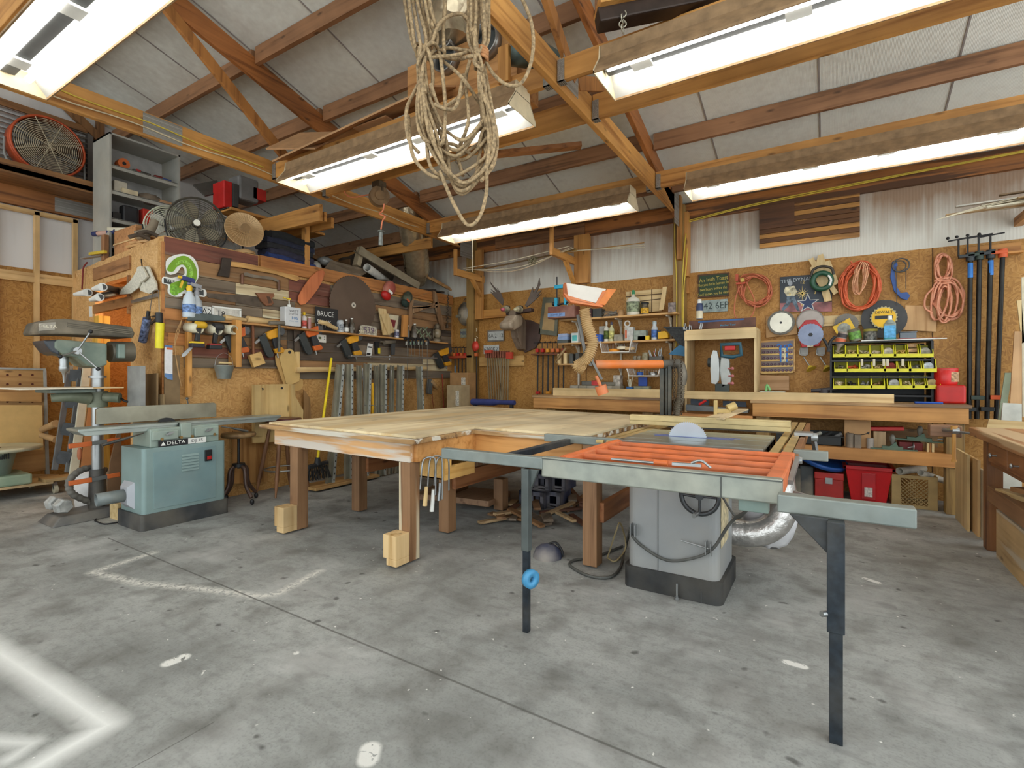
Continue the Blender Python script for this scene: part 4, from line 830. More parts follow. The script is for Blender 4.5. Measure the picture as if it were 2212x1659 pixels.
m=M(PF(FX)); a=pq(363,608); m.text('THE',.034,a[0],a[1],.0175,1.1); a=pq(410,625); m.text('UNKNOWN',.03,a[0],a[1],.0175,1.1,0); part('lettering',m,WHITE,t)
# axe
t=thing('axe','felling axe with dark head and long blond handle on the barn boards','axe',pc(540,590))
ppart(t,'head',[(477,557),(497,559),(494,578),(492,600),(467,596),(474,578)],.005,.035,mat((62,52,44),.6,.4,.2,10),b=.004)
ppart(t,'handle',[(492,565),(520,568),(570,578),(610,590),(640,596),(645,603),(638,608),(620,602),(590,592),(560,587),(520,579),(493,576)],.01,.03,WOODH,b=.004)
# drawknife
t=thing('drawknife','old drawknife with two dark wooden handles under the axe','drawknife',pc(560,600))
ppart(t,'blade',[(523,590),(530,589),(545,594),(585,599),(600,606),(601,612),(585,605),(543,600),(524,596)],.02,.03,BLADEM)
for px in (521,600):
    m=M(); a=pc(px,593+(px>560)*12); b_=pc(px,614+(px>560)*14); a.x+=.02; b_.x+=.02; m.cyl(a,b_,.014,.017); part('handle',m,DW,t)
# hand saw
t=thing('hand_saw','rusty hand saw with brown wooden handle below the drawknife','hand saw',pc(510,650))
ppart(t,'blade',[(440,633),(553,640),(566,664),(450,643)],.004,.008,RUST)
ppart(t,'handle',[(549,633),(588,634),(590,640),(584,645),(588,656),(584,660),(572,661),(562,652),(555,640)],.004,.03,wood((140,90,58),(100,60,36),'y'),b=.004)
ppart(t,'grip_slot',[(572,640),(580,642),(584,654),(577,656)],.0305,.0315,mat((84,60,44),.8))
# skateboard deck
hung('skateboard_deck','worn orange wooden skateboard deck leaning beside the round saw blade','skateboard',[([(640,652),(641,640),(652,620),(668,598),(682,586),(694,583),(698,590),(694,605),(683,625),(668,645),(655,658),(646,659)],.02,.035,0)],wood((206,120,72),(170,86,48),'z'),b=.004)
# big round saw blade
t=thing('mill_saw_blade','huge brown rusty circular mill saw blade with pale hub sticker','saw blade',pc(757,660))
c_=pq(757,660); r_=abs(pq(757,597)[1]-c_[1]); m=M(PF(FX)); m.disc(c_,r_,.03,.036,teeth=56,depth=.035); part('disc',m,mat((102,84,70),.55,.3,.1,4),t)
m=M(PF(FX)); m.disc(c_,.035,.036,.039,n=20); m.k=1; m.disc(c_,.009,.039,.041,n=10); part('hub_sticker',m,[mat((206,196,180),.6),BLACK],t)
# caps
def cap(px,py,label,m1,m2,badge,s_=1):
    q=pc(px,py); t=thing('baseball_cap',label,'cap',q,'caps hung on the partition')
    m=M(Tr(q)@Matrix.Rotation(-.5,4,'X')); 
    m.k=0; m.sph((.05,0,.06*s_),(.075*s_,.095*s_,.12*s_),10); part('crown',m,m1,t)
    m=M(Tr(q)@Matrix.Rotation(-.5,4,'X')); m.sph((.07,-.02*s_,-.075*s_),(.05*s_,.085*s_,.06*s_),8); part('brim',m,m2,t)
    if badge: m=M(Tr(q)@Matrix.Rotation(-.5,4,'X')); m.box(.115*s_,.128*s_,-.05*s_,.03*s_,-.03*s_,.005*s_); part('badge',m,badge,t,b=.002)
cap(832,632,'red baseball cap with dusty crown on the partition',mat((176,86,72),.85,0,.3,4,dust=.5),RED,WHITE)
cap(872,650,'dark green camouflage baseball cap beside the red one',mat((84,88,70),.85,0,.5,14),mat((34,52,44),.8),mat((190,90,50),.6),.85)
# wooden bow frame (buck saw) and auger
t=thing('buck_saw','old wooden buck saw frame hung at the far end of the partition','saw',pc(910,680))
for P in ([(881,640),(887,638),(889,650),(884,715),(879,716),(880,670)],[(932,628),(938,632),(952,690),(958,712),(950,714),(943,690),(932,645)],[(886,664),(915,662),(940,652),(941,657),(915,668),(886,678)],[(886,661),(941,661),(941,665),(886,667)]):
    m=M(PF(FX)); m.prism(pqs(P,FX),.02,.045); part('rail',m,wood((146,112,80),(104,76,52),'z',worn=(160,132,100)),t,b=.003)
m=M(); m.tube([pc(884,640,.03),pc(900,642,.05),pc(920,634,.04),pc(934,632,.03)],.003,5,k=4); part('cord',m,mat((170,140,100),.8),t)
t=thing('auger_bit','long rusty twisted auger bit hung by the corner','auger',pc(968,680))
a=pc(968,636,.03); b_=pc(966,708,.03); m=M(); n_=60
m.tube([a.lerp(b_,i/n_)+Vector((.012*math.cos(i*.9),.012*math.sin(i*.9),0)) for i in range(n_+1)],.008,6); part('spiral',m,RUST,t)
m=M(); m.cyl(b_+Vector((0,0,.06)),b_,.012,.022); m.cyl(a+Vector((0,0,.0)),a+Vector((0,.0,.06)),.004); part('shank',m,RUST,t)
# ---------------------------------------------------------------- long narrow shelf on the partition
a=pc(400,706); m=M(PF(FX)); m.prism([(2.47,1.80),(3.55,1.80),(3.55,1.82),(2.47,1.82)],0,.10); m.prism([(3.5,1.79),(6.35,1.77),(6.35,1.79),(3.5,1.81)],0,.13)
sh=thing('wall_shelf','long narrow plank shelf carrying bottles and finds along the partition','shelf',(FX,4.4,1.78))
part('plank',m,wood((196,146,88),(150,100,52),'y'),sh,b=.002)
m=M(PF(FX)); m.prism([(2.50,1.06),(2.54,1.06),(2.54,1.82),(2.50,1.82)],0,.06); m.prism([(2.91,1.35),(2.97,1.35),(2.97,1.83),(2.91,1.83)],.02,.16); part('upright',m,wood((220,160,84),(176,116,50),'z'),sh,b=.002)
def SH(px): # shelf top height and position
    y=pq(px,706,FX+.06)[0]; return Vector((FX+.06,y,1.82 if y<3.52 else 1.81-.0070*(y-3.5)-.0))
def bottle(px,label,name,cat,prof,mats,k=None,group='bottles and tubs on the partition shelf',lab=None,cap_=None,n=16,dx=0):
    q=SH(px); q.x+=dx; t=thing(name,label,cat,q,group)
    m=M(); m.lathe(prof,q,n); part('body',m,mats,t)
    if cap_: m=M(); m.lathe(cap_[0],q,n); part('cap',m,cap_[1],t)
    if lab: m=M(); m.lathe([(lab[0],lab[1]),(lab[0],lab[2])],q,n); part('label',m,lab[3],t)
    return t,q
BP=lambda r,h,rn,hn:[(r*.96,0),(r,.01),(r,h*.55),(r*.8,h*.7),(rn,h*.82),(rn,h)]
# spray bottles
def spray(px,label,bm,tm,trig,s=1,dy=0):
    q=SH(px); t=thing('spray_bottle',label,'spray bottle',q,'spray bottles by the hop sign')
    m=M(); m.lathe([(.045*s,0),(.05*s,.01),(.05*s,.12*s),(.042*s,.17*s),(.02*s,.21*s),(.018*s,.23*s)],q,16); part('bottle',m,bm,t)
    m=M(); m.lathe([(.02*s,.22*s),(.024*s,.25*s),(.016*s,.27*s)],q,12); part('collar',m,trig,t)
    m=M(); m.bar(q+Vector((0,.04*s,.31*s)),q+Vector((0,-.06*s,.325*s)),.03*s,.035*s); m.bar(q+Vector((0,.0,.26*s)),q+Vector((0,.0,.31*s)),.02*s,.02*s); part('head',m,tm,t,b=.004)
    m=M(); m.bar(q+Vector((0,-.05*s,.30*s)),q+Vector((0,-.07*s,.24*s)),.014*s,.014*s); m.cyl(q+Vector((0,-.06*s,.325*s)),q+Vector((0,-.085*s,.327*s)),.012*s); part('trigger',m,trig,t)
    m=M(); m.lathe([(.0505*s,.04*s),(.0505*s,.11*s)],q,16); part('label',m,mat((110,140,190),.6,0,.5,40),t)
CLB=mat((196,206,214),.3,0,.05,5)
spray(409,'clear spray bottle with blue and yellow trigger head below the hop sign',CLB,mat((40,50,110),.5),mat((236,190,40),.5),1.15)
spray(425,'smaller grey spray bottle just right of the yellow trigger one',mat((176,182,186),.4),mat((150,150,154),.5),mat((150,150,154),.5),1.0)
# number plates on the partition
def plate(name,label,P,fr,txt,bg_,fg,size,frame,group,tx=0,ty=0,top=None,sx=1.0):
    t=thing('licence_plate',label,'licence plate',fr@Vector((P[0][0],P[0][1],0)),group)
    (x0,z1),(x1,z0)=P; m=M(fr); m.box(x0,x1,z0,z1,0,.003); part('plate',m,bg_,t)
    m=M(fr); m.text(txt,size,(x0+x1)/2+tx,(z0+z1)/2+ty,.0035,sx)
    if top: m.text(top,size*.25,(x0+x1)/2,z1-size*.2,.0035)
    part('characters',m,fg,t)
    if frame:
        w_=.012; m=M(fr); m.box(x0-w_,x1+w_,z1-w_*.5,z1+w_,0,.008); m.box(x0-w_,x1+w_,z0-w_,z0+w_*.5,0,.008); m.box(x0-w_,x0+w_*.5,z0,z1,0,.008); m.box(x1-w_*.5,x1+w_,z0,z1,0,.008); part('frame',m,frame,t)
    return t
pw=PF(FX+.01)
plate('lp','number plate A2 standing on the partition shelf behind the spray bottles',(pq(436,661,FX+.01),(pq(456,0,FX+.01)[0],pq(440,684,FX+.01)[1])),pw,'A2',WHITE,BLACK,.08,None,'number plates on the partition',top='IARVL')
plate('lp','dirty number plate L18 in a white frame behind the log pieces',(pq(460,663,FX+.01),(pq(518,0,FX+.01)[0],pq(470,692,FX+.01)[1])),pw,'L18',mat((206,202,192),.6,0,.2,20),BLACK,.09,WHITE,'number plates on the partition',tx=-.08)
# turned club and logs on the shelf
LOG=wood((214,184,132),(176,140,90),'y')
for i,(pa,pb,r,lab) in enumerate(((483,530,.032,'split pale log piece lying left on the partition shelf'),(533,608,.038,'longer pale log piece with green end beside the resin can'))):
    a=SH(pa)+Vector((.01,0,r)); b_=SH(pb)+Vector((0,0,r*.8)); m=M(); m.tube([a.lerp(b_,k/8) for k in range(9)],lambda v:r*(1-.3*v),9); solo('log',lab,'log',m,LOG,'logs on the partition shelf')
q=SH(440); m=M(PF(FX+.06)); m.prism(pqs([(400,686),(408,680),(430,677),(455,680),(478,684),(482,690),(480,694),(402,693)],FX+.06),.0,.05); solo('boot_sole','grey curved rubber form lying in front of the spray bottles','form',m,mat((84,92,90),.7,0,.2),b=.008)
# white PVC tube holders with cordless tools standing in them
for i,(px,py,lab) in enumerate(((418,710,'PVC pipe holster nearest the corner holding the yellow drill'),(461,713,'middle PVC pipe holster under the partition shelf'),(494,713,'third PVC pipe holster, empty, under the partition shelf'))):
    a=pc(px-14,py-3,.02); b_=pc(px+14 if i==0 else px+12,py,.17); m=M(); m.pipe(a,b_,.048,.040,20); solo('pipe_holster',lab,'pipe',m,PVC,'PVC pipe holsters')
# cordless drill hanging in the first holster, and the impact driver in the second
def drill(px,py,label,hc,bc,bat):
    t=thing('cordless_drill',label,'drill',pc(px,py,.14),'cordless drivers in the pipe holsters')
    a=pc(px+10,py-36,.15); m=M(); m.cyl(a+Vector((0,-.03,0)),a+Vector((0,.04,0)),.036); m.sph(a+Vector((0,.04,0)),.036,6); part('motor_housing',m,hc,t)
    m=M(); m.bar(a,pc(px+5,py,.15),.035,.04); part('grip',m,BLACK,t,b=.006)
    m=M(); q=pc(px+5,py+8,.15); m.cb(q,(.07,.12,.04)); part('battery',m,bat,t,b=.006)
    m=M(); m.cb(q+Vector((0,0,.025)),(.066,.11,.02)); part('battery_top',m,bc,t,b=.004)
drill(420,738,'yellow and black cordless drill hanging in the left pipe holster',mat((224,176,40),.5),mat((232,196,40),.5),mat((44,36,44),.6))
drill(458,742,'black and red cordless driver hanging in the middle pipe holster',mat((52,52,54),.5),mat((150,40,40),.5),BLACK)
# nail guns
def nailgun(px,py,label,c1,s=1.0,flip=1):
    t=thing('nail_gun',label,'nail gun',pc(px,py,.05),'nail guns hung on the partition')
    def P(pts): return [(px+x*s,py+y*s) for x,y in pts]
    ppart(t,'body',P([(-12,-24),(14,-34),(20,-32),(21,-20),(14,-14),(-6,-8),(-12,-14)]),.03,.085,c1,b=.008)
    ppart(t,'end_cap',P([(14,-36),(24,-34),(27,-24),(22,-16),(15,-17)]),.028,.088,mat((92,94,96),.4,.4),b=.008)
    ppart(t,'magazine',P([(-28,-14),(-14,-20),(-12,-14),(4,24),(2,30),(-6,31),(-12,26),(-25,-5)]),.035,.07,mat((62,66,66),.45,.3),b=.004)
    ppart(t,'grip',P([(0,-12),(10,-16),(22,8),(20,14),(8,16),(4,4)]),.04,.075,mat((50,50,52),.6),b=.008)
    ppart(t,'base',P([(4,12),(20,8),(26,14),(24,20),(8,22)]),.04,.08,c1,b=.006)
    ppart(t,'nose',P([(-38,-2),(-14,-22),(-12,-17),(-34,2)]),.05,.062,STEEL)
    m=M(); m.cyl(pc(px+18*s,py+18*s,.06),pc(px+21*s,py+31*s,.06),.008); part('air_plug',m,STEEL,t)
OG=mat((214,104,40),.5); YG=mat((226,160,40),.5)
nailgun(505,741,'orange nail gun nearest the pipe holsters',OG)
nailgun(580,742,'yellow and black nail gun left of the old chisel',YG,1.0)
nailgun(664,737,'orange nail gun just left of the white thermostat',OG,.95)
nailgun(752,750,'yellow brad nailer hanging below the house number tile',YG,.85)
nailgun(950,775,'yellow nail gun at the far end above the red hose',YG,.7)
# wooden mallet head on handle, square block
t=thing('wooden_mallet','square-headed wooden mallet hung head-down between two nail guns','mallet',pc(547,760))
ppart(t,'head',[(531,768),(556,760),(566,785),(541,794)],.02,.07,wood((214,176,112),(176,132,70),'y'),b=.004)
m=M(); m.cyl(pc(546,702,.045),pc(547,765,.045),.014); part('handle',m,wood((162,104,68),(120,74,46),'z'),t)
t=thing('hammer','paint-spattered steel club hammer hanging from the shelf edge','hammer',pc(600,730))
m=M(); m.cyl(pc(582,698,.12),pc(614,698,.12),.022); part('head',m,mat((120,116,108),.6,.5,.2,dust=.4),t)
m=M(); m.cyl(pc(603,700,.12),pc(603,760,.12),.014); part('handle',m,mat((56,60,60),.6,0,.4,30,dust=.3),t)
t=thing('slick_chisel','old broad slick chisel hung blade-up with long wooden handle','chisel',pc(640,760))
ppart(t,'blade',[(631,708),(646,708),(645,760),(633,760)],.02,.028,mat((98,84,72),.5,.5,.2),b=.001)
ppart(t,'handle',[(633,760),(644,760),(644,812),(642,818),(637,818),(635,812)],.012,.036,wood((222,190,130),(186,148,88),'z'),b=.005)
# router templates
t=thing('cutting_board_template','pale guitar-pick shaped MDF template hung in front of its twin','template',pc(620,800)); MDF=mat((200,166,104),.7,0,.05)
ppart(t,'panel',[(600,765),(606,756),(620,753),(628,758),(642,812),(640,823),(622,832),(612,828),(598,775)],.045,.057,MDF,b=.003)
ppart(t,'hole',circ(619,761,3.5),.0575,.058,BLACK)
hung('cutting_board_template','rear MDF template with rounded corner sticking out below the front one','template',[([(590,770),(596,758),(606,756),(640,815),(649,820),(651,832),(646,842),(620,850),(614,845),(592,785)],.028,.040,0)],mat((188,150,90),.7,0,.05),b=.003)
# galvanised pail
q=pc(484,800,.12); t=thing('metal_pail','small dented galvanised pail hanging from its wire bail','bucket',pc(484,822,.12))
m=M(); m.lathe([(.058,-.085),(.062,-.08),(.092,.045),(.096,.05),(.088,.045),(.058,-.075)],q,22); part('pail',m,mat((150,158,154),.4,.5,.15,8,dust=.3),t)
m=M(); m.tube([q+Vector((0,-.092,.045)),q+Vector((0,-.07,.13)),q+Vector((0,0,.175)),q+Vector((0,.07,.13)),q+Vector((0,.092,.045))],.002,5,k=5); part('bail',m,STEEL,t)
m=M(); m.cyl(q+Vector((.02,-.06,.075)),q+Vector((.03,.055,.07)),.011); solo('wooden_dowel','short pale dowel lying across the galvanised pail','dowel',m,pale('y'))
# wooden handled scraper on the left upright of shelf
hung('square_tool','grey steel gauge pointing down left of the pipe holsters','gauge',[([(405,742),(410,745),(388,770),(380,772),(381,765)],.1,.115,0)],STEEL)
m=M(); 
for i in range(3): m.tube([pc(393,690,.05),pc(380+i*3,720,.06),pc(378,750,.05),pc(384+i,800,.05),pc(392,835,.04)],.0025,5,k=5)
solo('twine','thin tangled twine hanging from the shelf end near the corner','string',m,mat((190,150,100),.8))
# ---------------------------------------------------------------- things standing on the shelf
q=SH(633); t=thing('resin_can','white rectangular resin can with blue digits and a yellow pump','can',q)
y0=pq(615,0,FX+.11)[0]; y1=pq(650,0,FX+.11)[0]; z1=1.83+.21; m=M(); m.box(FX+.02,FX+.115,y0,y1,1.825,z1); part('can',m,mat((210,212,214),.4,.1,.04),t,b=.006)
F2=PF(FX+.1155); yc=(y0+y1)/2
m=M(F2); m.text('WEST',.036,yc+.01,z1-.045,0,1.3); m.text('SYSTEM',.03,yc,z1-.08,0,1.15); part('brand_lettering',m,mat((50,50,56),.5),t)
m=M(F2); m.text('105',.05,yc+.02,z1-.125,0,1.3); m.text('EPOXY RESIN',.016,yc+.01,z1-.16,0,1.2); part('number_lettering',m,mat((30,110,170),.5),t)
m=M(); qq=Vector((FX+.07,yc-.02,z1)); m.cyl(qq,qq+Vector((0,0,.03)),.02); m.cyl(qq+Vector((0,0,.03)),qq+Vector((0,0,.09)),.006); part('pump_stem',m,WHITE,t)
m=M(); m.cyl(qq+Vector((0,0,.085)),qq+Vector((0,0,.10)),.02); m.bar(qq+Vector((0,0,.095)),qq+Vector((0,-.07,.10)),.016,.012); part('pump_head',m,mat((232,196,30),.5),t)
bottle(657,'slim white bottle with yellow pump right of the resin can','pump_bottle','bottle',[(.026,0),(.028,.01),(.028,.14),(.02,.15),(.008,.16)],mat((214,206,204),.5),lab=(.0285,.03,.10,mat((196,80,70),.6,0,.5,40)),cap_=([(.008,.16),(.02,.18),(.014,.195),(.004,.2)],mat((232,190,30),.5)))
bottle(668,'thin reddish clear bottle beside the yellow pump bottle','bottle','bottle',[(.02,0),(.022,.01),(.022,.12),(.018,.135)],mat((176,130,126),.3),cap_=([(.018,.135),(.02,.15),(.0,.151)],mat((220,210,200),.5)))
# BRUCE SPRAY sign board, club and tubs
t=thing('painted_sign','black board with dripping hand-painted white words on the partition shelf','sign',SH(705)+Vector((-.02,0,0)))
A=pqs([(680,662),(729,669),(729,722),(680,722)],FX+.03); m=M(PF(FX+.03)); m.prism([(A[0][0],1.80),(A[1][0],1.80),(A[1][0],A[1][1]),(A[0][0],A[0][1])],0,.012); part('board',m,mat((40,38,38),.7),t)
m=M(PF(FX+.043)); a=pq(704,679,FX+.043); m.text('BRUCE',.085,a[0],a[1],0,.95); a=pq(700,697,FX+.043); m.text('SPRAY',.08,a[0],a[1],0,.9)
for k in range(6): yy=a[0]-.12+k*.045; m.box(yy,yy+.004,a[1]-.06,a[1]-.02,0,.0015)
part('lettering',m,WHITE,t)
m=M(PF(FX+.043)); a=pq(700,716,FX+.043); m.text('TECHNICAL',.035,a[0],a[1],0,.9); part('small_lettering',m,mat((200,70,60),.6),t)
m=M(); a=SH(684)+Vector((.05,0,.1)); b_=SH(722)+Vector((.05,0,.04)); m.tube([a,a.lerp(b_,.4)+Vector((0,0,.012)),a.lerp(b_,.75),b_],lambda v:.018+.012*(1-abs(v-.4)),8,k=5); solo('driftwood','pale driftwood branch leaning against the painted sign','branch',m,pale('y'))
bottle(735,'grey white plastic tub with printed label right of the painted sign','tub','tub',[(.042,0),(.044,.01),(.044,.13),(.036,.14)],mat((190,194,196),.5,0,.15,30),lab=(.0445,.03,.11,mat((160,166,172),.6,0,.6,70)),cap_=([(.038,.138),(.038,.155),(0,.156)],mat((170,176,178),.5)))
GLB=mat((44,38,32),.25,0,.2,dust=.5)
bottle(748,'short dark beer bottle with a white label on the partition shelf','bottle','bottle',BP(.03,.16,.012,.16),GLB,lab=(.0305,.02,.07,WHITE),cap_=([(.012,.155),(.014,.172),(0,.173)],WHITE))
bottle(760,'dusty dark growler bottle with a round pale mark','bottle','bottle',BP(.04,.19,.014,.19),GLB,lab=(.0405,.04,.08,mat((130,124,112),.6,0,.5,40)),cap_=([(.014,.185),(.017,.2),(0,.201)],WHITE))
t=thing('house_number_tile','speckled tile with the house number 539 on the partition shelf','tile',SH(797))
m=M(PF(FX+.07)); a=pq(777,690,FX+.07); b_=pq(812,692,FX+.07); m.prism([(a[0],1.80),(b_[0],1.80),(b_[0]+.01,1.90),(b_[0]-.02,1.925),(a[0]+.03,1.93),(a[0],1.91)],0,.02); part('tile',m,mat((190,182,164),.6,0,.4,45),t,b=.004)
m=M(PF(FX+.0915)); m.text('539',.105,(a[0]+b_[0])/2,1.865,0,1.15); part('digits',m,mat((84,56,96),.5),t)
m=M(); q=SH(775); 
for k in range(6): m.tube([q+Vector((.03,random.uniform(-.03,.04),0)),q+Vector((.05,random.uniform(-.05,.05),.05)),q+Vector((.04,random.uniform(-.02,.06),.02))],.004,5,k=3)
solo('string_ball','small tangle of pale string beside the house number tile','string',m,CREAM)
# framed picture and boards leaning
hung('picture_frame','framed picture with pale mount and dark red centre behind leaning boards','picture',[([(838,680),(860,682),(856,712),(840,718)],.0,.012,0),([(842,690),(854,692),(851,708),(844,708)],.012,.014,1)],[mat((214,204,176),.6),mat((128,44,50),.6)],dx=.02)
hung('wood_block','pale chamfered board leaning left against the framed picture','board',[([(816,666),(832,668),(841,724),(826,724)],.0,.02,0)],pale('z'),'boards leaning on the partition shelf',dx=.05)
hung('wood_block','pale chamfered board leaning in front of its twin on the partition shelf','board',[([(818,680),(834,678),(848,718),(834,722)],.022,.045,0)],pale('z'),'boards leaning on the partition shelf',dx=.05)
hung('wood_block','upright orange pine block right of the framed picture','board',[([(865,681),(876,682),(875,728),(863,728)],.02,.06,0)],wood((212,150,82),(170,108,50),'z'),dx=.02)
bottle(857,'white drinks can with dark print beside the leaning boards','can','can',[(.03,0),(.033,.008),(.033,.11),(.028,.12)],mat((206,204,206),.4,.3,.05),lab=(.0335,.025,.09,mat((120,120,150),.5,0,.7,50)))
bottle(881,'dark bottle with a blue label by the clamp rack','bottle','bottle',BP(.03,.19,.012,.19),mat((52,44,38),.3,0,.2,dust=.6),cap_=([(.012,.185),(.014,.2),(0,.201)],WHITE))
bottle(896,'wide dusty growler bottle by the clamp rack','bottle','bottle',BP(.058,.23,.018,.23),mat((60,50,44),.3,0,.2,dust=.8),cap_=([(.018,.225),(.02,.24),(0,.241)],WHITE))
t,q=bottle(944,'dusty old hurricane lantern at the far end of the partition shelf','hurricane_lantern','lantern',[(.075,0),(.08,.015),(.075,.04),(.05,.055),(.045,.065)],mat((104,92,72),.6,.4,.2,dust=.6),group=None)
m=M(); m.lathe([(.04,.07),(.062,.11),(.058,.17),(.036,.2)],q,18); part('globe',m,mat((140,124,98),.2,0,.2,dust=.6),t)
m=M(); m.lathe([(.04,.2),(.055,.21),(.035,.23),(.045,.25),(.03,.28),(.01,.29)],q,18); part('chimney',m,mat((96,84,66),.6,.4,.2,dust=.5),t)
for s_ in (-1,1): m=M(); m.tube([q+Vector((0,.07*s_,.03)),q+Vector((0,.09*s_,.08)),q+Vector((0,.085*s_,.18)),q+Vector((0,.045*s_,.23))],.009,6,k=4); part('side_tube',m,mat((96,84,66),.6,.4,.2,dust=.5),t)
# thermostat, tags
t=thing('thermostat','white wall thermostat with small green display','thermostat',pc(691,730))
ppart(t,'case',[(681,722),(702,724),(702,741),(681,739)],0,.025,mat((224,220,210),.5,0,.03),b=.004)
ppart(t,'display',[(685,727),(691,728),(691,733),(685,732)],.025,.027,mat((96,108,70),.4))
for py in (728,733): ppart(t,'button',circ(698,py,1.2,n=8),.025,.028,mat((120,120,116),.5))
hung('hang_tag','white paper product tag with black marks pinned below the shelf','tag',[([(794,741),(805,743),(801,773),(790,770)],.004,.006,0),([(795,748),(803,749),(802,752),(794,751)],.0062,.007,1),([(792,762),(800,763),(799,767),(791,766)],.0062,.007,1)],[WHITE,BLACK])
t=thing('pencil_holder','black holster with yellow patch pinned beside the paper tag','holster',pc(813,752)); ppart(t,'pouch',[(808,738),(816,739),(817,765),(809,765)],.0,.03,BLACK,b=.003); ppart(t,'patch',[(813,752),(818,752),(818,764),(813,764)],.03,.033,mat((226,200,40),.5))
t=thing('air_drill','grey pistol air drill hung nose left above the cream board','drill',pc(840,745))
m=M(); m.cyl(pc(830,740,.06),pc(852,738,.06),.03); m.cyl(pc(822,738,.06),pc(830,739,.06),.012); part('body',m,mat((112,104,92),.5,.3,.2,dust=.3),t)
ppart(t,'grip',[(838,742),(846,742),(845,766),(839,768)],.045,.075,mat((66,66,66),.6),b=.005)
m=M(); m.cyl(pc(842,768,.06),pc(841,778,.06),.008); part('air_plug',m,STEEL,t)
# bar clamps hanging in a row from the shelf edge (trigger clamps)
def trig(px,py,ln,lab,grip):
    t=thing('trigger_clamp',lab,'clamp',pc(px,py,.14),'trigger clamps hanging at the end of the partition shelf')
    m=M(); m.cyl(pc(px,py-4,.15),pc(px,py+ln,.15),.004); part('bar',m,DSTEEL,t)
    m=M(); q=pc(px,py,.15); m.tube([q+Vector((.0,-.045,.05)),q+Vector((0,.0,.04)),q+Vector((0,.03,.0)),q+Vector((0,.015,-.05))],.015,7,k=4); m.bar(q+Vector((0,-.05,.055)),q+Vector((0,-.05,.02)),.03,.02); part('head',m,BLACK,t)
    m=M(); m.bar(q+Vector((.015,-.035,.0)),q+Vector((.015,-.04,-.05)),.022,.018); part('pad',m,grip,t,b=.004)
for i,(px,ln,g) in enumerate(((880,85,0),(889,40,1),(906,40,0),(912,45,1),(923,95,0),(896,30,1))):
    trig(px,738,ln,('trigger clamp with the longest left bar, below the dusty growler','short-barred trigger clamp second in the dangling row','trigger clamp hanging centre in the dangling row','trigger clamp with grey-green pad hanging centre right','trigger clamp with long bar at the right of the dangling row','shortest trigger clamp tucked in the middle of the row')[i],(mat((170,170,160),.6),mat((110,130,110),.6))[g])
# spring clamps with green rubber behind them
for i,(px,py) in enumerate(((905,715),(918,712),(925,722),(912,725))):
    q=pc(px,py,.16); m=M(); m.tube([q+Vector((0,-.05,.03)),q+Vector((0,0,.0)),q+Vector((0,.05,.035))],.012,6,k=4); m.tube([q+Vector((0,-.04,-.04)),q,q+Vector((0,.05,-.05))],.011,6,k=4)
    solo('spring_clamp',('grey-green spring clamp leftmost of the four above the dangling bars','topmost grey-green spring clamp by the lantern','grey-green spring clamp nearest the lantern base','lowest grey-green spring clamp above the dangling bars')[i],'clamp',m,mat((118,130,104),.7,0,.3,dust=.4),'spring clamps by the lantern')
# ---------------------------------------------------------------- lower shelf rail and leaning fence rails
m=M(PF(FX)); m.prism([(3.66,1.30),(5.9,1.36),(5.9,1.40),(3.66,1.36)],.02,.10); solo('tool_rail','pale timber rail holding leaning metal channels along the partition','rail',m,wood((214,184,132),(176,140,88),'y'),b=.003)
m=M(PF(FX)); m.prism([(4.35,1.50),(6.0,1.52),(6.0,1.54),(4.35,1.52)],.14,.20); solo('metal_rail','flat steel strip laid over the tops of the leaning channels','strip',m,STEEL,b=.002)
CH=mat((160,158,142),.4,.55,.12,6,dust=.2); PERF=mat((190,198,196),.4,.5)
def channel(pt,pb,label,w_=.07,perf=True,h=None):
    (xa,ya),(xb2,yb2)=pt,pb
    top=ox(xa,ya,FX+.16); bot=ox(xb2,yb2,FX+.42); bot=top+(bot-top)*((top.z-.012)/(top.z-bot.z))
    t=thing('shelf_upright',label,'metal channel',(bot.x,bot.y,bot.z),'metal channels leaning on the partition')
    d=(top-bot).normalized(); a=Vector((0,1,0)); 
    m=M(); m.bar(bot,top,.006,w_,up=(0,1,0)) if False else m.bar(bot,top,w_,.006,up=(1,0,0)); m.bar(bot+a*w_/2+Vector((.018,0,0)),top+a*w_/2+Vector((.018,0,0)),.006,.036,up=(1,0,0)); m.bar(bot-a*w_/2+Vector((.018,0,0)),top-a*w_/2+Vector((.018,0,0)),.006,.036,up=(1,0,0)); part('channel',m,CH,t)
    if perf:
        m=M(); f=Vector((.04,0,0)); o=a*(w_/2+.012)+f; m.bar(bot+o,top+o,.034,.004,up=(1,0,0)); part('perforated_flange',m,PERF,t)
        m=M(); L_=(top-bot).length; n_=int(L_/.07)
        for i in range(1,n_): c=bot.lerp(top,i/n_)+o+Vector((.0028,0,0)); m.cb(c,(.002,.012,.022))
        part('slots',m,BLACK,t)
    return t
channel((731,788),(712,1000),'leftmost leaning metal channel beside the yellow broom handle')
channel((750,787),(748,998),'second leaning metal channel from the broom')
channel((790,786),(785,965),'metal channel left of the yellow level')
channel((824,788),(822,960),'metal channel right of the yellow level')
channel((862,790),(858,950),'metal channel under the bridge of scissor jaws')
channel((902,792),(908,950),'rightmost leaning metal channel near the dark drill')
channel((773,790),(775,960),'plain narrow channel third from the broom',.05,False); channel((810,790),(812,960),'plain narrow channel behind the yellow level',.05,False); channel((845,790),(842,955),'plain narrow channel fourth from the broom',.05,False)
m=M(); m.bar(ox(803,828,FX+.25),ox(803,930,FX+.3),.025,.05,up=(1,0,0)); solo('spirit_level','yellow spirit level standing between the metal channels','level',m,mat((224,170,30),.5),b=.002)
t=thing('push_broom','yellow-handled broom with dark bristles standing behind the big table','broom',ox(690,1030,FX+.5))
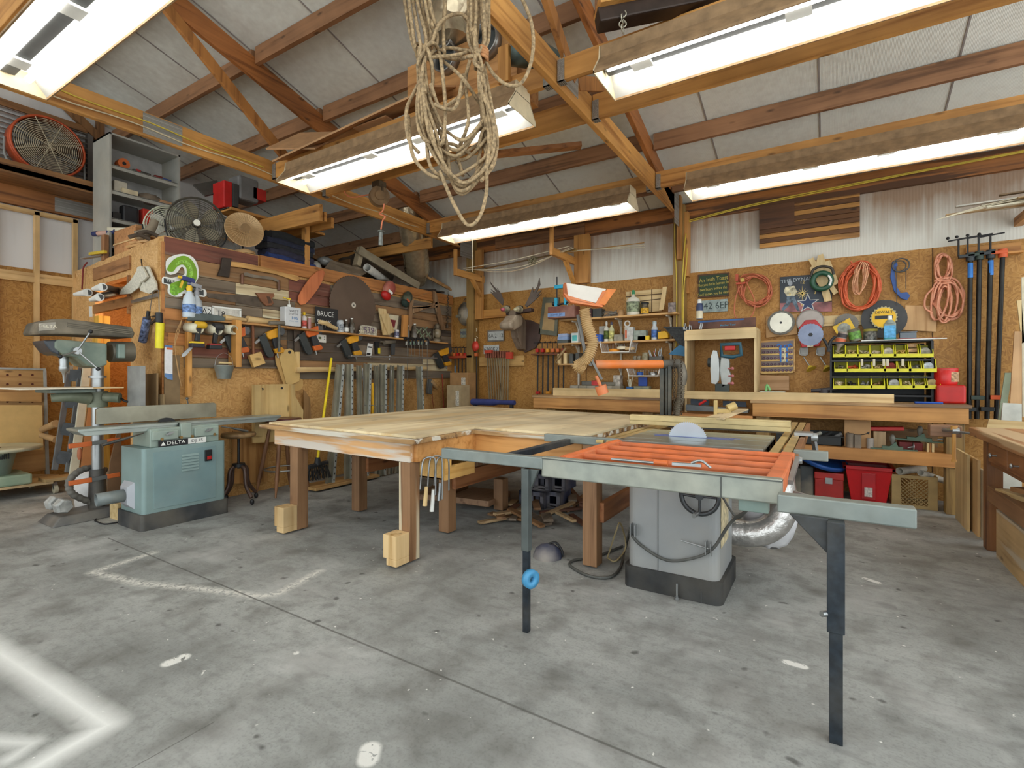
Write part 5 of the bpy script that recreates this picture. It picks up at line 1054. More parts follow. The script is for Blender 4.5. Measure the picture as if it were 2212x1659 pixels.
a=ox(716,774,FX+.12); b_=ox(686,992,FX+.48); m=M(); m.cyl(a,b_,.015); part('handle',m,mat((232,204,24),.4),t)
m=M(); m.cyl(b_+Vector((0,0,.02)),b_+Vector((0,.0,-.06)),.025,.04); m.bar(b_+Vector((0,-.13,-.07)),b_+Vector((0,.13,-.05)),.05,.04); part('head',m,mat((44,46,48),.6),t,b=.008)
m=M()
for k in range(60): 
    f=k/59; yy=-.13+.26*f; m.tube([b_+Vector((random.uniform(-.02,.02),yy,-.08)),b_+Vector((random.uniform(-.05,.05),yy*1.25,-.22))],.004,4)
part('bristles',m,mat((52,50,48),.8),t,kind='stuff')
# steel square frame (wire triangle) leaning at the channels
m=M(); m.tube([ox(783,795,FX+.3),ox(788,875,FX+.3),ox(870,877,FX+.3)],.005,6); m.tube([ox(845,800,FX+.3),ox(843,870,FX+.3),ox(848,876,FX+.3)],.004,6); solo('steel_square','thin steel L-shaped wire frame in front of the metal channels','frame',m,STEEL)
# grey jigsaw / heat gun, yellow drill at right end
t=thing('multi_tool','dusty tan corded tool hanging in front of the OSB by the red hose','power tool',pc(935,835))
m=M(); m.cyl(pc(930,822,.05),pc(945,838,.05),.035); part('body',m,mat((170,126,70),.6,0,.2,dust=.5),t)
ppart(t,'grey_case',[(920,818),(928,820),(926,852),(918,850)],.02,.07,mat((90,92,90),.6),b=.005)
m=M(); m.tube([pc(934,850,.05),pc(935,870,.05),pc(942,900,.06)],.005,6,k=4); part('cord',m,mat((150,70,44),.6),t)
m=M(); m.tube([pc(955,808,.08),pc(957,850,.06),pc(960,900,.06),pc(962,940,.06)],.009,6,k=4); solo('air_hose','red air hose dropping from the yellow nail gun at the far end','hose',m,mat((150,60,36),.6))
# plywood seat template and ball jig standing on the floor against the partition
t=thing('plywood_jig','large pale plywood jig with two round holes standing against the partition','jig',ox(580,1000,FX+.18))
ppart(t,'panel',[(527,831),(612,829),(618,860),(622,892),(624,950),(527,955)],.14,.16,wood((222,190,128),(190,150,88),'z'),b=.002)
for px,py in ((548,840),(590,838)): ppart(t,'hole',circ(px,py,2.6),.1605,.1612,BLACK)
for P in ([(527,831),(541,833),(545,850),(543,940),(527,940)],[(606,830),(613,830),(615,856),(632,885),(630,950),(606,950)]): ppart(t,'side_wing',P,.16,.20,wood((206,176,118),(172,136,80),'z'),b=.002)
m=M(PF(FX)); m.prism(pqs([(500,930),(575,925),(575,1040),(500,1045)],FX),.015,.03); solo('plywood_offcut','tall brown plywood sheet behind the stools','sheet',m,wood((196,146,86),(156,106,54),'z'))
m=M(PF(FX)); m.prism(pqs([(652,850),(653,842),(666,860),(668,900),(660,1000),(655,1020)],FX),.02,.035); solo('fibreboard_offcut','thin curved brown offcut leaning beside the yellow broom','offcut',m,wood((170,130,82),(130,94,54),'z'))
# aluminium tray under broom
m=M(); a=ox(672,1030,FX+.45); b_=ox(760,1010,FX+.45); m.box(FX+.3,FX+.6,a.y-.05,b_.y+.3,.02,.05); solo('floor_pallet','low plank tray on the floor below the channels','tray',m,wood((190,150,96),(150,110,60),'y'),b=.002)
# ---------------------------------------------------------------- corner: caulk guns, gloves, newspaper, calendar on the end wall
def sw(px,py,d=0):
    r=ray(px,py); P0=Vector((-5.3,2.33,H)); n=Vector((-.065,-.9979,0)); P0=P0+n*d
    tt=(P0-Vector((0,0,H))).dot(n)/r.dot(n); return Vector((0,0,H))+r*tt
def swp(P,d=0): return [((sw(a,b_,d)-Vector((-5.3,2.33,0))).dot(Vector((-.9979,.065,0))),sw(a,b_,d).z) for a,b_ in P]
t=thing('caulk_gun','yellow caulking gun hanging nose-down on the end wall','caulking gun',sw(345,740,.04),'caulking guns on the end wall')
m=M(); m.cyl(sw(346,697,.05),sw(344,752,.05),.034); part('tube',m,mat((232,216,40),.5),t)
m=M(); m.cyl(sw(343,676,.05),sw(344,697,.05),.03); m.bar(sw(343,682,.05),sw(328,684,.05),.012,.012); m.bar(sw(340,688,.05),sw(326,700,.05),.014,.018); part('trigger_frame',m,BLACK,t)
t=thing('caulk_gun','blue camouflage caulking tube hanging left of the yellow gun','caulking gun',sw(315,715,.04),'caulking guns on the end wall')
m=M(); m.cyl(sw(318,688,.05),sw(308,738,.05),.036); part('tube',m,mat((110,124,160),.5,0,.7,40),t)
m=M(); m.cyl(sw(321,672,.05),sw(319,690,.05),.016); m.bar(sw(316,685,.05),sw(324,686,.05),.012,.03); part('trigger_frame',m,BLACK,t)
m=M(); m.tube([sw(324,672,.05),sw(330,630,.05),sw(334,627,.05),sw(343,627,.05),sw(344,676,.05)],.004,5); solo('wire_hanger','bent wire from which both caulking guns hang','wire',m,STEEL)
t=thing('newspaper','crumpled newspaper hanging from a nail on the end wall','newspaper',sw(295,610,.05))
m=M(SW); 
P1=[(302,575),(316,575),(327,600),(332,610),(333,625),(318,634),(300,628),(290,606)]; P2=[(300,578),(306,577),(308,600),(298,622),(282,634),(258,636),(262,625),(280,608)]
m.prism(swp(P1,.06),.03,.045); m.prism(swp(P2,.06),.05,.06); m.prism(swp([(300,578),(310,575),(322,598),(310,610),(296,600)],.06),.06,.075); part('sheets',m,mat((214,208,190),.8,0,.15,60),t)
m=M(); m.tube([sw(305,560,.02),sw(307,575,.05)],.006); part('nail',m,BLACK,t)
for i,(a,b_,c_) in enumerate((((162,636),(190,632),(215,637)),((202,624),(222,620),(255,626)),((196,648),(215,642),(255,630)))):
    t=thing('glove_stretcher',('white gloved tube pointing left over the drill press','upper white gloved tube beside the newspaper','lower white gloved tube under the newspaper')[i],'tube',sw(*b_,.25),'gloved tubes on the end wall')
    pa,pb,pd=sw(*a,.3),sw(*b_,.3),sw(*c_,.0)
    m=M(); m.tube([pa,pb],lambda v:.018+.022*v,10,k=3); part('white_sleeve',m,WHITE,t)
    m=M(); m.cyl(pb,pd,.028); part('dark_sleeve',m,mat((70,68,66),.7),t)
m=M(SW); m.prism(swp([(290,650),(346,634),(346,642),(290,656)],0),.01,.03); solo('metal_bracket','slotted grey steel angle screwed under the newspaper','bracket',m,STEEL)
t=thing('fly_calendar','long narrow white paper calendar with blue and orange bands on the end wall corner','calendar',sw(360,780,.02))
A=PF(FX); m=M(A); m.prism(pqs([(353,745),(370,747),(370,818),(353,813)],FX),.02,.024); part('paper',m,mat((226,224,226),.6,0,.05,40),t)
for P,c_ in (([(353,745),(370,747),(370,752),(353,750)],(96,130,176)),([(353,806),(370,808),(370,821),(360,819),(353,814)],(96,130,176)),([(357,751),(370,752),(370,756),(357,755)],(226,110,50))): m=M(A); m.prism(pqs(P,FX),.024,.026+(.001 if c_[0]>200 else 0)); part('printed_band',m,mat(c_,.6),t)
m=M(PF(FX)); m.prism(pqs([(354,765),(387,768),(387,990),(354,990)],FX),.0,.015); solo('hardboard_strip','tall grey-brown hardboard strip behind the narrow calendar','board',m,mat((134,110,78),.8,0,.15,6))
# leaning sheets in front of the opening and a bench inside the store room
for i,(P,d,mm,lab) in enumerate((([(270,910),(275,860),(295,825),(315,808),(338,806),(338,910)],.08,mat((140,112,76),.8,0,.12,5),'curved brown fibreboard offcut standing behind the jointer fence'),([(288,852),(352,852),(352,915),(286,915)],.05,mat((150,124,86),.8,0,.12,5),'low brown fibreboard offcut standing right behind the jointer fence'))):
    m=M(SW); m.prism([(u,z) for u,z in swp(P,d)],d-.015,d); 
    zb=min(v.z for v in m.v); solo('fibreboard_sheet',lab,'sheet',m,mm,'fibreboard offcuts behind the jointer')
m=M(); m.box(sw(326,820,.05).x-.0,sw(350,820,.05).x,2.1,2.14,.9,1.35); solo('grey_strip','narrow grey steel strip standing beside the tall hardboard','strip',m,GREY)
m=M(); m.box(-6.9,-6.3,2.75,3.2,.95,1.0); m.box(-6.9,-6.85,2.75,3.2,0,.95); m.box(-6.35,-6.3,2.75,3.2,0,.95); m.box(-6.88,-6.32,2.74,2.76,.78,.95); solo('store_bench','brown bench inside the store room opening','bench',m,wood((176,104,52),(130,70,32),'x'))
m=M(); m.box(-7.2,-6.85,3.25,3.55,0,1.5); solo('red_locker','dark red cabinet inside the store room','cabinet',m,mat((124,24,20),.5),b=.01)
m=M(); m.box(-6.72,-6.6,2.85,3.1,1.0,1.28); solo('card_box','small yellow box standing on the store room bench','box',m,mat((236,176,80),.7),b=.003)
m=M(); m.box(-6.8,-5.43,2.8,3.5,1.42,1.45); solo('store_shelf','pale shelf board in the store room above the yellow box','shelf',m,mat((224,170,110),.7))
m=M(); m.box(-6.75,-6.45,2.9,3.4,1.45,1.60); solo('red_box','red box on the store room shelf','box',m,mat((196,72,34),.6),b=.004)
# ================================================================ back wall (Y = YW)
BY=6.64
def bp_(t,name,P,a,b_,mm,dy=0,b=0,label=None):
    m=M(WF(BY-dy)); m.prism(wqs(P,BY-dy),a,b_); return part(name,m,mm,t,label,b)
def bsolo(name,label,cat,P,a,b_,mm,group=None,dy=0,b=.002):
    m=M(WF(BY-dy)); m.prism(wqs(P,BY-dy),a,b_); return solo(name,label,cat,m,mm,group,b=b)
def bq(px,py,dy=0): return oy(px,py,BY-dy)
def R4(x0,y0,x1,y1,y2=None,y3=None): return [(x0,y0),(x1,y1),(x1,y2),(x0,y3)]
def bthing(name,label,cat,px,py,group=None,dy=0): return thing(name,label,cat,bq(px,py,dy),group)
def bplate(px0,py0,px1,py1,txt,label,bgc,fg,sz,frame=None,top=None,sx=.9):
    a=wq(px0,py0,BY-.01); b_=wq(px1,py1,BY-.01); return plate('',label,(a,b_),WF(BY-.01),txt,bgc,fg,sz,frame,'number plates on the back wall',top=top,sx=sx)
WOB=mat((196,200,196),.5,0,.08,20)
bplate(995,711,1025,728,'NBD 878','faded blue-lettered plate NBD 878 left of the corner post',mat((150,152,130),.6,0,.15,20),mat((40,60,110),.5),.085)
bplate(1055,716,1088,735,'6A 2112','number plate 6A 2112 in a chrome frame between the post and moose head',WOB,BLACK,.088,STEEL)
bplate(1045,746,1078,764,'6260KZ','number plate 6260KZ above the silver bar clamps',WOB,BLACK,.095,None,'')
bplate(1513,650,1572,672,'442 6EP','dented plate 442 6EP under the green sayings sign',mat((150,164,160),.6,0,.2,20),mat((44,60,60),.5),.115)
# welding helmet
q=bq(1003,678,.1); t=thing('welding_helmet','dusty black welding helmet hung left of the corner post','helmet',q)
m=M(); m.sph((q.x,q.y+.02,q.z),(.13,.10,.19),10); part('shell',m,mat((46,44,40),.4,0,.2,4,dust=.8),t)
m=M(); m.box(q.x-.09,q.x+.0,q.y-.11,q.y-.09,q.z-.07,q.z-.02); part('window',m,mat((120,116,100),.3),t,b=.004)
m=M(); m.tube([q+Vector((-.02,0,.17)),q+Vector((.02,0,.24)),q+Vector((.08,0,.2)),q+Vector((.1,0,.1))],.008,6,k=4); part('head_strap',m,mat((120,96,66),.6),t)
m=M(); m.tube([bq(1022,690,.06),bq(1024,702,.06),bq(1030,712,.06),bq(1026,722,.06),bq(1032,730,.06)],.006,6,k=4); solo('white_cable','short white cable curling beside the corner post','cable',m,CREAM)
# moose head
t=thing('moose_head','wooden moose head trophy with plywood antlers and shoes for eyes','wall trophy',bq(1140,760))
SHD=[(1128,690),(1148,692),(1165,700),(1170,712),(1168,735),(1158,752),(1136,762),(1118,748),(1108,730),(1106,700)]
bp_(t,'shield',SHD,0,.03,mat((74,54,46),.5,0,.15),b=.006)
m=M(WF(BY)); 
# neck boards curving out from the shield
for k,(x0,x1,cc) in enumerate(((1118,1128,0),(1128,1138,1))): pass
n0=bq(1132,735); n1=bq(1125,690)
m=M(FR((n0.x-.06,0,0),(0,1,0),(0,0,1),(1,0,0))); m.prism([(BY-.03,n0.z-.16),(BY-.12,n0.z-.14),(BY-.26,n0.z+.02),(BY-.36,n1.z-.02),(BY-.34,n1.z+.10),(BY-.2,n1.z+.06),(BY-.03,n1.z-.05)],0,.12); part('neck',m,wood((140,122,104),(104,86,70),'z'),t,b=.006)
hx=bq(1108,700,.4); m=M(FR((hx.x-.11,0,0),(0,1,0),(0,0,1),(1,0,0))); y=hx.y; z=hx.z
m.prism([(y+.12,z-.02),(y-.08,z-.10),(y-.2,z-.08),(y-.22,z+.0),(y-.12,z+.05),(y-.04,z+.12),(y+.10,z+.14),(y+.16,z+.06)],0,.20); part('muzzle',m,wood((168,152,132),(130,112,92),'z'),t,b=.03)
m=M(); m.bar((hx.x-.17,hx.y+.12,hx.z+.17),(hx.x+.26,hx.y+.12,hx.z+.20),.10,.05); part('brow',m,mat((66,46,42),.6),t,b=.01)
AN=mat((96,84,76),.7,0,.15,6)
bp_(t,'antler',[(1087,660),(1068,640),(1060,630),(1068,633),(1061,625),(1071,631),(1075,634),(1062,615),(1059,608),(1066,617),(1080,632),(1074,622),(1083,634),(1089,650)],0,.02,AN,dy=.28,b=.003)
bp_(t,'antler',[(1135,660),(1145,640),(1148,630),(1152,620),(1153,632),(1162,618),(1166,600),(1168,615),(1160,632),(1171,626),(1162,640),(1171,634),(1158,648),(1150,655),(1139,664)],0,.02,AN,dy=.28,b=.003)
for i,(px,py,c1) in enumerate(((1094,668,mat((196,96,110),.6,0,.3)),(1122,668,mat((180,172,140),.7,0,.4,20)))):
    q=bq(px,py,.38); m=M(); m.sph(q,(.045,.09,.05),8); m.sph(q+Vector((-.0,-.07,-.01)),(.042,.05,.035),7); s_=part('shoe',m,mat((170,160,132),.7,0,.5,16),t)
    m=M(); m.sph(q+Vector((0,-.095,-.015)),(.038,.035,.028),7); part('toe_cap',m,c1,s_); m=M(); m.ring(q+Vector((0,.03,.035)),.03,.012,(0,.4,1),14); part('collar',m,BLACK,s_)
# glazed frame
t=bthing('picture_frame','grey metal framed screen leaning beside the moose head','frame',1180,700)
bp_(t,'frame',[(1175,643),(1209,643),(1205,726),(1165,722)],.0,.03,mat((104,104,88),.5,.3,.15),b=.003); bp_(t,'panel',[(1181,655),(1203,655),(1199,716),(1173,712)],.03,.034,mat((170,140,92),.5,0,.1))
# ledges left
bsolo('wall_ledge','old timber ledge right of the corner post, upper','ledge',R4(1041,672,1100,667,685,690),0,.09,PINE and wood((206,148,74),(160,104,44),'x'),'timber ledges by the corner post')
bsolo('wall_ledge','pale timber ledge holding the silver bar clamps','ledge',R4(1040,772,1136,768,790,791),0,.06,wood((214,172,106),(170,124,64),'x'),'timber ledges by the corner post')
m=M(); a=bq(1040,790,.1); b_=bq(1136,790,.1); m.box(a.x,b_.x,BY-.05,BY,a.z-.02,a.z); 
# clamps on the wall
def barclamp(px,py0,py1,c_,label,group,r=.011,col=BLACK,dy=.09,tilt=0,lower=None,name='pipe_clamp'):
    t=bthing(name,label,'clamp',px,py1,group,dy); a=bq(px,py0,dy); b_=bq(px+tilt,py1,dy)
    m=M(); m.cyl(a,b_,r,n=8); part('pipe',m,col,t)
    m=M(); m.cb(a+Vector((0,-.01,0)),(.045,.06,.055)); part('head',m,c_,t,b=.006)
    m=M(); m.cyl(a+Vector((0,-.03,.02)),a+Vector((0,-.03,.11)),.006); m.cyl(a+Vector((-.05,-.03,.11)),a+Vector((.05,-.03,.115)),.005); m.sph(a+Vector((.05,-.03,.12)),.012,5); part('screw',m,BLACK,t)
    if lower: q=bq(px,lower[0],dy); m=M(); m.cb(q,(.06,.05,.035)); part('tail_jaw',m,lower[1],t,b=.006)
    return t
GPC='pipe clamps racked on the back wall'
cols=(RED,RED,mat((226,150,40),.5),ORANGE,ORANGE,RED); nm=('red-headed','second red-headed','yellow-headed','orange-headed','second orange-headed','last red-headed')
for i in range(6): barclamp(1162+i*11.2,757,858,cols[i],nm[i]+' pipe clamp under the picture frame by the wall shelves',GPC,lower=(848,cols[i]) if i in(0,2) else None,tilt=-1)
cols=(ORANGE,RED,ORANGE,RED,ORANGE,RED,ORANGE); nm=('leftmost, blue-taped','second','third','fourth','fifth','sixth','rightmost')
for i in range(7):
    t=barclamp(983+i*7.8,766,880,cols[i],nm[i]+' pipe clamp in the rack left of the corner post',GPC,r=.010)
    if i==0: m=M(); q=bq(983,790,.09); m.cyl(q,q+Vector((0,0,-.12)),.0115,n=8); part('tape',m,mat((90,130,160),.6),t)
bsolo('clamp_ledge','orange lipped ledge under the clamps left of the corner post','ledge',R4(980,770,1030,768,773,775),0,.14,mat((170,70,40),.6)); bsolo('clamp_ledge','dark lipped ledge under the clamps below the picture frame','ledge',R4(1157,765,1222,764,767,768),0,.14,mat((110,60,34),.6))
SIL=mat((178,166,138),.35,.6,.1)
for i in range(10):
    px=1052+i*5.2; t=bthing('bar_clamp',('first','second','third','fourth','fifth','sixth','seventh','eighth','ninth','tenth')[i]+' silver bar clamp from the corner post on the pale ledge','clamp',px,866,'silver bar clamps under the number plates',.12)
    a=bq(px,766,.12); b_=bq(px+(6 if i<6 else -2),872,.12); m=M(); m.bar(a,b_,.012,.022,(0,1,0)); part('bar',m,SIL,t)
    m=M(); m.cb(a+Vector((0,-.01,.0)),(.026,.05,.10)); part('jaw',m,mat((150,90,70),.5,.3),t,b=.004)
for i,(px,py) in enumerate(((1056,760),(1101,768))):
    m=M(); m.cb(bq(px,py,.16),(.10 if i else .13,.06,.10 if i else .05)); solo('clamp_block',('red clamp pad block at the left end of the silver clamps','square orange-red clamp pad at the right end of the silver clamps')[i],'pad',m,mat((196,66,44),.5),b=.004)
# red glove, cardboard boxes
q=bq(1027,748,.15); t=thing('red_bag','red crinkled bag hung on the corner post','bag',q); m=M(); m.sph(q,(.06,.04,.08),7,.12); part('bag',m,mat((206,60,44),.4,0,.2,20),t); m=M(); m.cyl(q+Vector((0,0,.06)),q+Vector((0,0,.13)),.012); part('neck',m,CREAM,t)
for i,(x0,x1,y0,dy,h,lab,mm) in enumerate(((972,1010,805,.35,1,'tall brown cardboard box with paper label in the corner',mat((166,126,80),.8)),(965,995,832,.7,1,'shorter grey-brown cardboard box in front of the tall one',mat((170,148,112),.8)))):
    a=bq(x0,y0,dy); b_=bq(x1,y0,dy); t=thing('cardboard_box',lab,'box',((a.x+b_.x)/2,BY-dy,0),'cardboard boxes in the corner')
    m=M(); m.box(a.x,b_.x,BY-dy,BY-dy+.22,0,a.z); part('carton',m,mm,t,b=.003)
    m=M(); w_=b_.x-a.x; m.box(b_.x-w_*(.35),b_.x-w_*.12,BY-dy-.002,BY-dy,a.z-.30,a.z-.08); part('label',m,mat((206,200,184),.6,0,.4,60),t)
# navy cushion chair back
q=oy(1066,868,5.75); t=thing('padded_bench','navy blue padded roll just behind the far edge of the big table','cushion',(q.x,5.75,0))
m=M(); a=oy(1020,868,5.75); b_=oy(1112,870,5.75); m.tube([a,a.lerp(b_,.3),a.lerp(b_,.62),b_],lambda v:.045 if v<.6 else .032,12,k=4); part('pad',m,mat((48,56,110),.8,0,.15),t)
for p in (a,b_): m=M(); m.box(p.x-.02+(.05 if p is a else -.05),p.x+.02+(.05 if p is a else -.05),5.73,5.77,0,p.z-.02); part('leg',m,BLACK,t)
# high brackets with rods
for i,(px,lab) in enumerate(((1040,'pine arm bracket on the corner post holding long rods'),(1238,'pine arm bracket on the middle stud holding long rods'))):
    t=bthing('wall_bracket',lab,'bracket',px,585,'pine arm brackets'); z0=2.83 if i==0 else 2.93; x=bq(px,585,.1).x
    m=M(); m.box(x-.02,x+.025,BY-.75,BY-.05,z0-.1,z0); part('arm',m,pine('y'),t,b=.003); m=M(); m.box(x-.02,x+.025,BY-.78,BY-.74,z0-.1,z0+.28); part('upright',m,pine('z'),t,b=.003); m=M(); m.bar((x,BY-.35,z0-.09),(x,BY-.07,z0-.36),.04,.06,(1,0,0)); part('brace',m,pine('z'),t,b=.003)
xa=bq(1040,585,.3).x; xb=bq(1238,585,.3).x
for i,(dy,dz,sag,r,c_) in enumerate(((.5,.01,.10,.006,CREAM),(.56,.01,.16,.006,mat((200,180,150),.6)),(.4,.012,.0,.012,mat((186,146,70),.5)),(.44,.01,.01,.01,mat((120,96,66),.6)),(.62,.01,.02,.005,CREAM))):
    m=M(); m.tube([(xa-.1,BY-dy,2.84+dz),((xa+xb)/2,BY-dy,2.885+dz-sag),(xb+.1,BY-dy,2.94+dz)],r,6,k=8); solo('long_rod',('thin pale rod sagging lightly under the lamp by the moose antlers','thin pale rod sagging deepest above the moose antlers','straight golden bamboo rod on the wall brackets','straight dark rod beside the bamboo one','thin rod at the outer tips of the wall brackets')[i],'rod',m,c_,'rods laid over the wall brackets')
for i in range(3):
    m=M(); m.tube([(xb-.05,BY-.3-.05*i,2.95),(xb+.5,BY-.3,2.95-.01*i),(xb+1.0,BY-.35,2.93-.03*i)],.006,5,k=4); solo('thin_lath',('brown','upper pale','lower pale')[i]+' thin lath fanning right from the middle stud bracket','lath',m,CREAM if i else mat((190,140,70),.6),'laths right of the middle stud')
q=Vector(((xa+xb)/2+.25,BY-.5,2.86)); m=M(); random.seed(3)
for i in range(9): m.ring(q+Vector([random.uniform(-.03,.03) for _ in range(3)]),.05,.006,Vector([random.uniform(-1,1) for _ in range(3)]),12,5)
solo('wire_ball','small ball of tangled wire stuck on the long rods','wire ball',m,mat((150,140,110),.6))
# ---------------------------------------------------------------- three wall shelves with white brackets
SHW=wood((206,162,104),(164,118,64),'x')
def shelf(px0,px1,py0,py1,label,dep=.28):
    a=bq(px0,py0,dep); b_=bq(px1,py1,dep); z=(a.z+b_.z)/2; m=M(); m.box(a.x,b_.x,BY-dep,BY,z-.022,z); t=thing('wall_shelf',label,'shelf',((a.x+b_.x)/2,BY,z),'shelves above the left bench')
    part('board',m,SHW,t,b=.002)
    for px in (1245,1337,1446):
        x=bq(px,py0,.1).x; m=M(); m.box(x-.012,x+.012,BY-.03,BY,z-.32,z-.02); m.box(x-.012,x+.012,BY-dep+.05,BY,z-.04,z-.022); m.bar((x,BY-.04,z-.12),(x,BY-.12,z-.03),.008,.02,(1,0,0)); part('bracket',m,mat((206,198,180),.5),t)
    return z
Z1=shelf(1208,1462,689,675,'top wall shelf holding the jug and grooved boards'); Z2=shelf(1205,1458,742,731,'middle wall shelf holding glue bottles and yellow tools'); Z3=shelf(1205,1460,786,782,'lowest wall shelf, partly behind the orange arm')
def on(px,Z,dy=.16): p=bq(px,700,dy); return Vector((p.x,BY-dy,Z))
def sbox(px,Z,w_,h,d,mm,label,name='box',cat='box',group=None,dy=.16,b=.004,lab=None):
    q=on(px,Z,dy); t=thing(name,label,cat,q,group); m=M(); m.box(q.x-w_/2,q.x+w_/2,q.y-d/2,q.y+d/2,q.z,q.z+h); part('body',m,mm,t,b=b)
    if lab: m=M(); m.box(q.x-w_*.35,q.x+w_*.35,q.y-d/2-.002,q.y-d/2,q.z+h*.2,q.z+h*.75); part('label',m,lab,t)
    return t,q
def sbot(px,Z,r,h,mm,label,capm=None,labm=None,rn=.4,group='bottles on the middle wall shelf',dy=.16,name='bottle'):
    q=on(px,Z,dy); t=thing(name,label,'bottle',q,group); m=M(); m.lathe([(r*.95,0),(r,.01),(r,h*.68),(r*.8,h*.76),(r*rn,h*.84),(r*rn,h)],q,16); part('body',m,mm,t)
    if capm: m=M(); m.lathe([(r*rn*1.15,h*.93),(r*rn*1.1,h*1.08),(r*.15,h*1.12)],q,12); part('cap',m,capm,t)
    if labm: m=M(); m.lathe([(r*1.01,h*.15),(r*1.01,h*.6)],q,16); part('label',m,labm,t)
t,q=sbox(1218,Z1,.40,.16,.18,mat((120,66,56),.5,.2,.2,6,dust=.3),'maroon metal case with a blue DOWEL JIG strip on the top shelf','metal_case','case',dy=.36)
m=M(WF(q.y-.091)); m.box(q.x-.2,q.x+.06,q.z+.02,q.z+.07,0,.002); part('label_strip',m,mat((120,150,196),.6),t); m=M(WF(q.y-.0935)); m.text('DOWEL JIG',.035,q.x-.07,q.z+.045,0,1); part('lettering',m,mat((40,50,110),.5),t)
m=M(); m.tube([q+Vector((.08,-.06,.16)),q+Vector((.09,-.06,.19)),q+Vector((.16,-.06,.19)),q+Vector((.17,-.06,.16))],.006,k=3); part('handle',m,STEEL,t)
t=thing('corner_clamp','cyan-jawed clamp standing on the maroon case','clamp',on(1206,Z1+.16,.36)); q=on(1206,Z1+.16,.36); CY_=mat((30,160,196),.4)
m=M(); m.cyl(q+Vector((-.02,0,0)),q+Vector((-.02,0,.42)),.008); m.cyl(q+Vector((.0,-.02,.03)),q+Vector((.22,-.02,.06)),.014); m.sph(q+Vector((-.07,0,.05)),.03,6); part('bar',m,BLACK,t); m=M(); m.cb(q+Vector((.02,0,.28)),(.14,.05,.05)); m.cb(q+Vector((-.02,-.02,.06)),(.04,.05,.13)); m.cb(q+Vector((.12,-.02,.08)),(.03,.05,.12)); part('jaws',m,CY_,t,b=.004)
sbox(1273,Z1,.12,.13,.14,mat((64,30,34),.5),'dark maroon tin behind the ribbed hose','tin','tin'); sbox(1294,Z1,.13,.12,.14,mat((54,56,54),.6),'charcoal plastic bin on the top shelf','bin','bin')
m=M(); q=on(1318,Z1); random.seed(9)
for i in range(16): m.tube([q+Vector((random.uniform(-.12,.14),random.uniform(-.08,.05),random.uniform(.0,.08))) for _ in range(4)],.004,5,k=4)
solo('wire_tangle','tangle of grey wires on the top shelf','wires',m,mat((120,116,108),.6))
sbot(1312,Z1,.05,.06,KRAFT,'low tan tape roll below the wire tangle on the top shelf',rn=.9,group=None,name='tape_roll'); sbot(1341,Z1,.045,.08,KRAFT,'tan pot of dark tools beside the gallon jug',rn=.9,group=None,name='tool_pot')
t=sbot(1368,Z1,.085,.30,mat((216,212,196),.4,0,.06),'white translucent gallon jug with green cap',mat((60,140,96),.5),mat((140,150,120),.6,0,.5,30),rn=.22,group=None,name='gallon_jug')
t=sbot(1393,Z1,.05,.15,mat((90,80,60),.3,0,.4,30),'jar with black lid and yellow label beside the gallon jug',BLACK,mat((226,170,40),.6,0,.4,40),rn=.95,group=None,name='jar')
for i,(x0,y0,x1,y1) in enumerate(((1355,630,1408,627),(1410,626,1431,624))): pass
t=thing('grooved_board','pale square board with dark crossing grooves behind the jug','board',bq(1392,675,.06)); bp_(t,'board',[(1353,631),(1430,624),(1430,672),(1353,678)],0,.02,pale('x'),dy=.05,b=.002)
for P in ([(1353,641),(1430,634),(1430,636),(1353,643)],[(1353,654),(1430,645),(1430,647),(1353,656)],[(1408,626),(1410,626),(1410,674),(1408,674)],[(1361,631),(1363,631),(1363,676),(1361,676)]): bp_(t,'groove',P,.0201,.0215,mat((92,70,46),.8),dy=.05)
bsolo('pale_board','narrow pale board leaning beside the grooved board','board',[(1437,623),(1446,622),(1439,671),(1429,672)],.10,.12,pale('z'),dy=.02)
sbox(1453,Z1,.09,.13,.09,mat((130,116,110),.4,0,.5,30),'small dusty jar of screws at the right end of the top shelf','jar','jar')
# middle shelf goods
sbox(1220,Z2,.16,.045,.16,mat((70,76,72),.5),'dark grey case lowest in the stack at the left end of the middle shelf','case','case','cases at the left of the middle shelf'); sbox(1220,Z2+.045,.15,.045,.16,mat((136,160,200),.5),'blue case in the middle of the stack on the middle shelf','case','case','cases at the left of the middle shelf'); sbox(1220,Z2+.09,.14,.045,.15,mat((160,176,210),.5),'pale blue case topmost of the stack on the middle shelf','case','case','cases at the left of the middle shelf')
sbox(1245,Z2,.10,.14,.12,mat((212,220,216),.5,0,.1),'white box with teal lid on the middle shelf','box','box',lab=mat((90,190,190),.6)); 
t,q=sbox(1290,Z2,.17,.10,.16,mat((40,82,170),.5),'blue parts bin tilted on the middle shelf','bin','bin')
sbox(1303,Z2,.09,.22,.08,mat((190,188,178),.6),'plain pale grey carton behind the glue bottles','carton','carton',dy=.08)
sbot(1310,Z2,.035,.25,mat((216,214,200),.5),'white glue bottle with bold black and lime print',WHITE,mat((80,96,30),.6,0,.8,30)); sbot(1321,Z2,.037,.24,mat((206,204,160),.5),'cream glue bottle with a grey nozzle beside the black-printed one',mat((90,90,110),.5),mat((200,196,120),.6,0,.5,30))
for i,(px,w_,h,c_,lab) in enumerate(((1338,.12,.09,(150,146,130),'dusty grey tape gun on the middle shelf'),(1363,.08,.18,(196,196,192),'white box behind the caulk scoop on the middle shelf'),(1384,.16,.13,(150,160,150),'grey-green carton behind the yellow lead box'))): sbox(px,Z2,w_,h,.1,mat(c_,.6,0,.2,20),lab,'carton','carton')
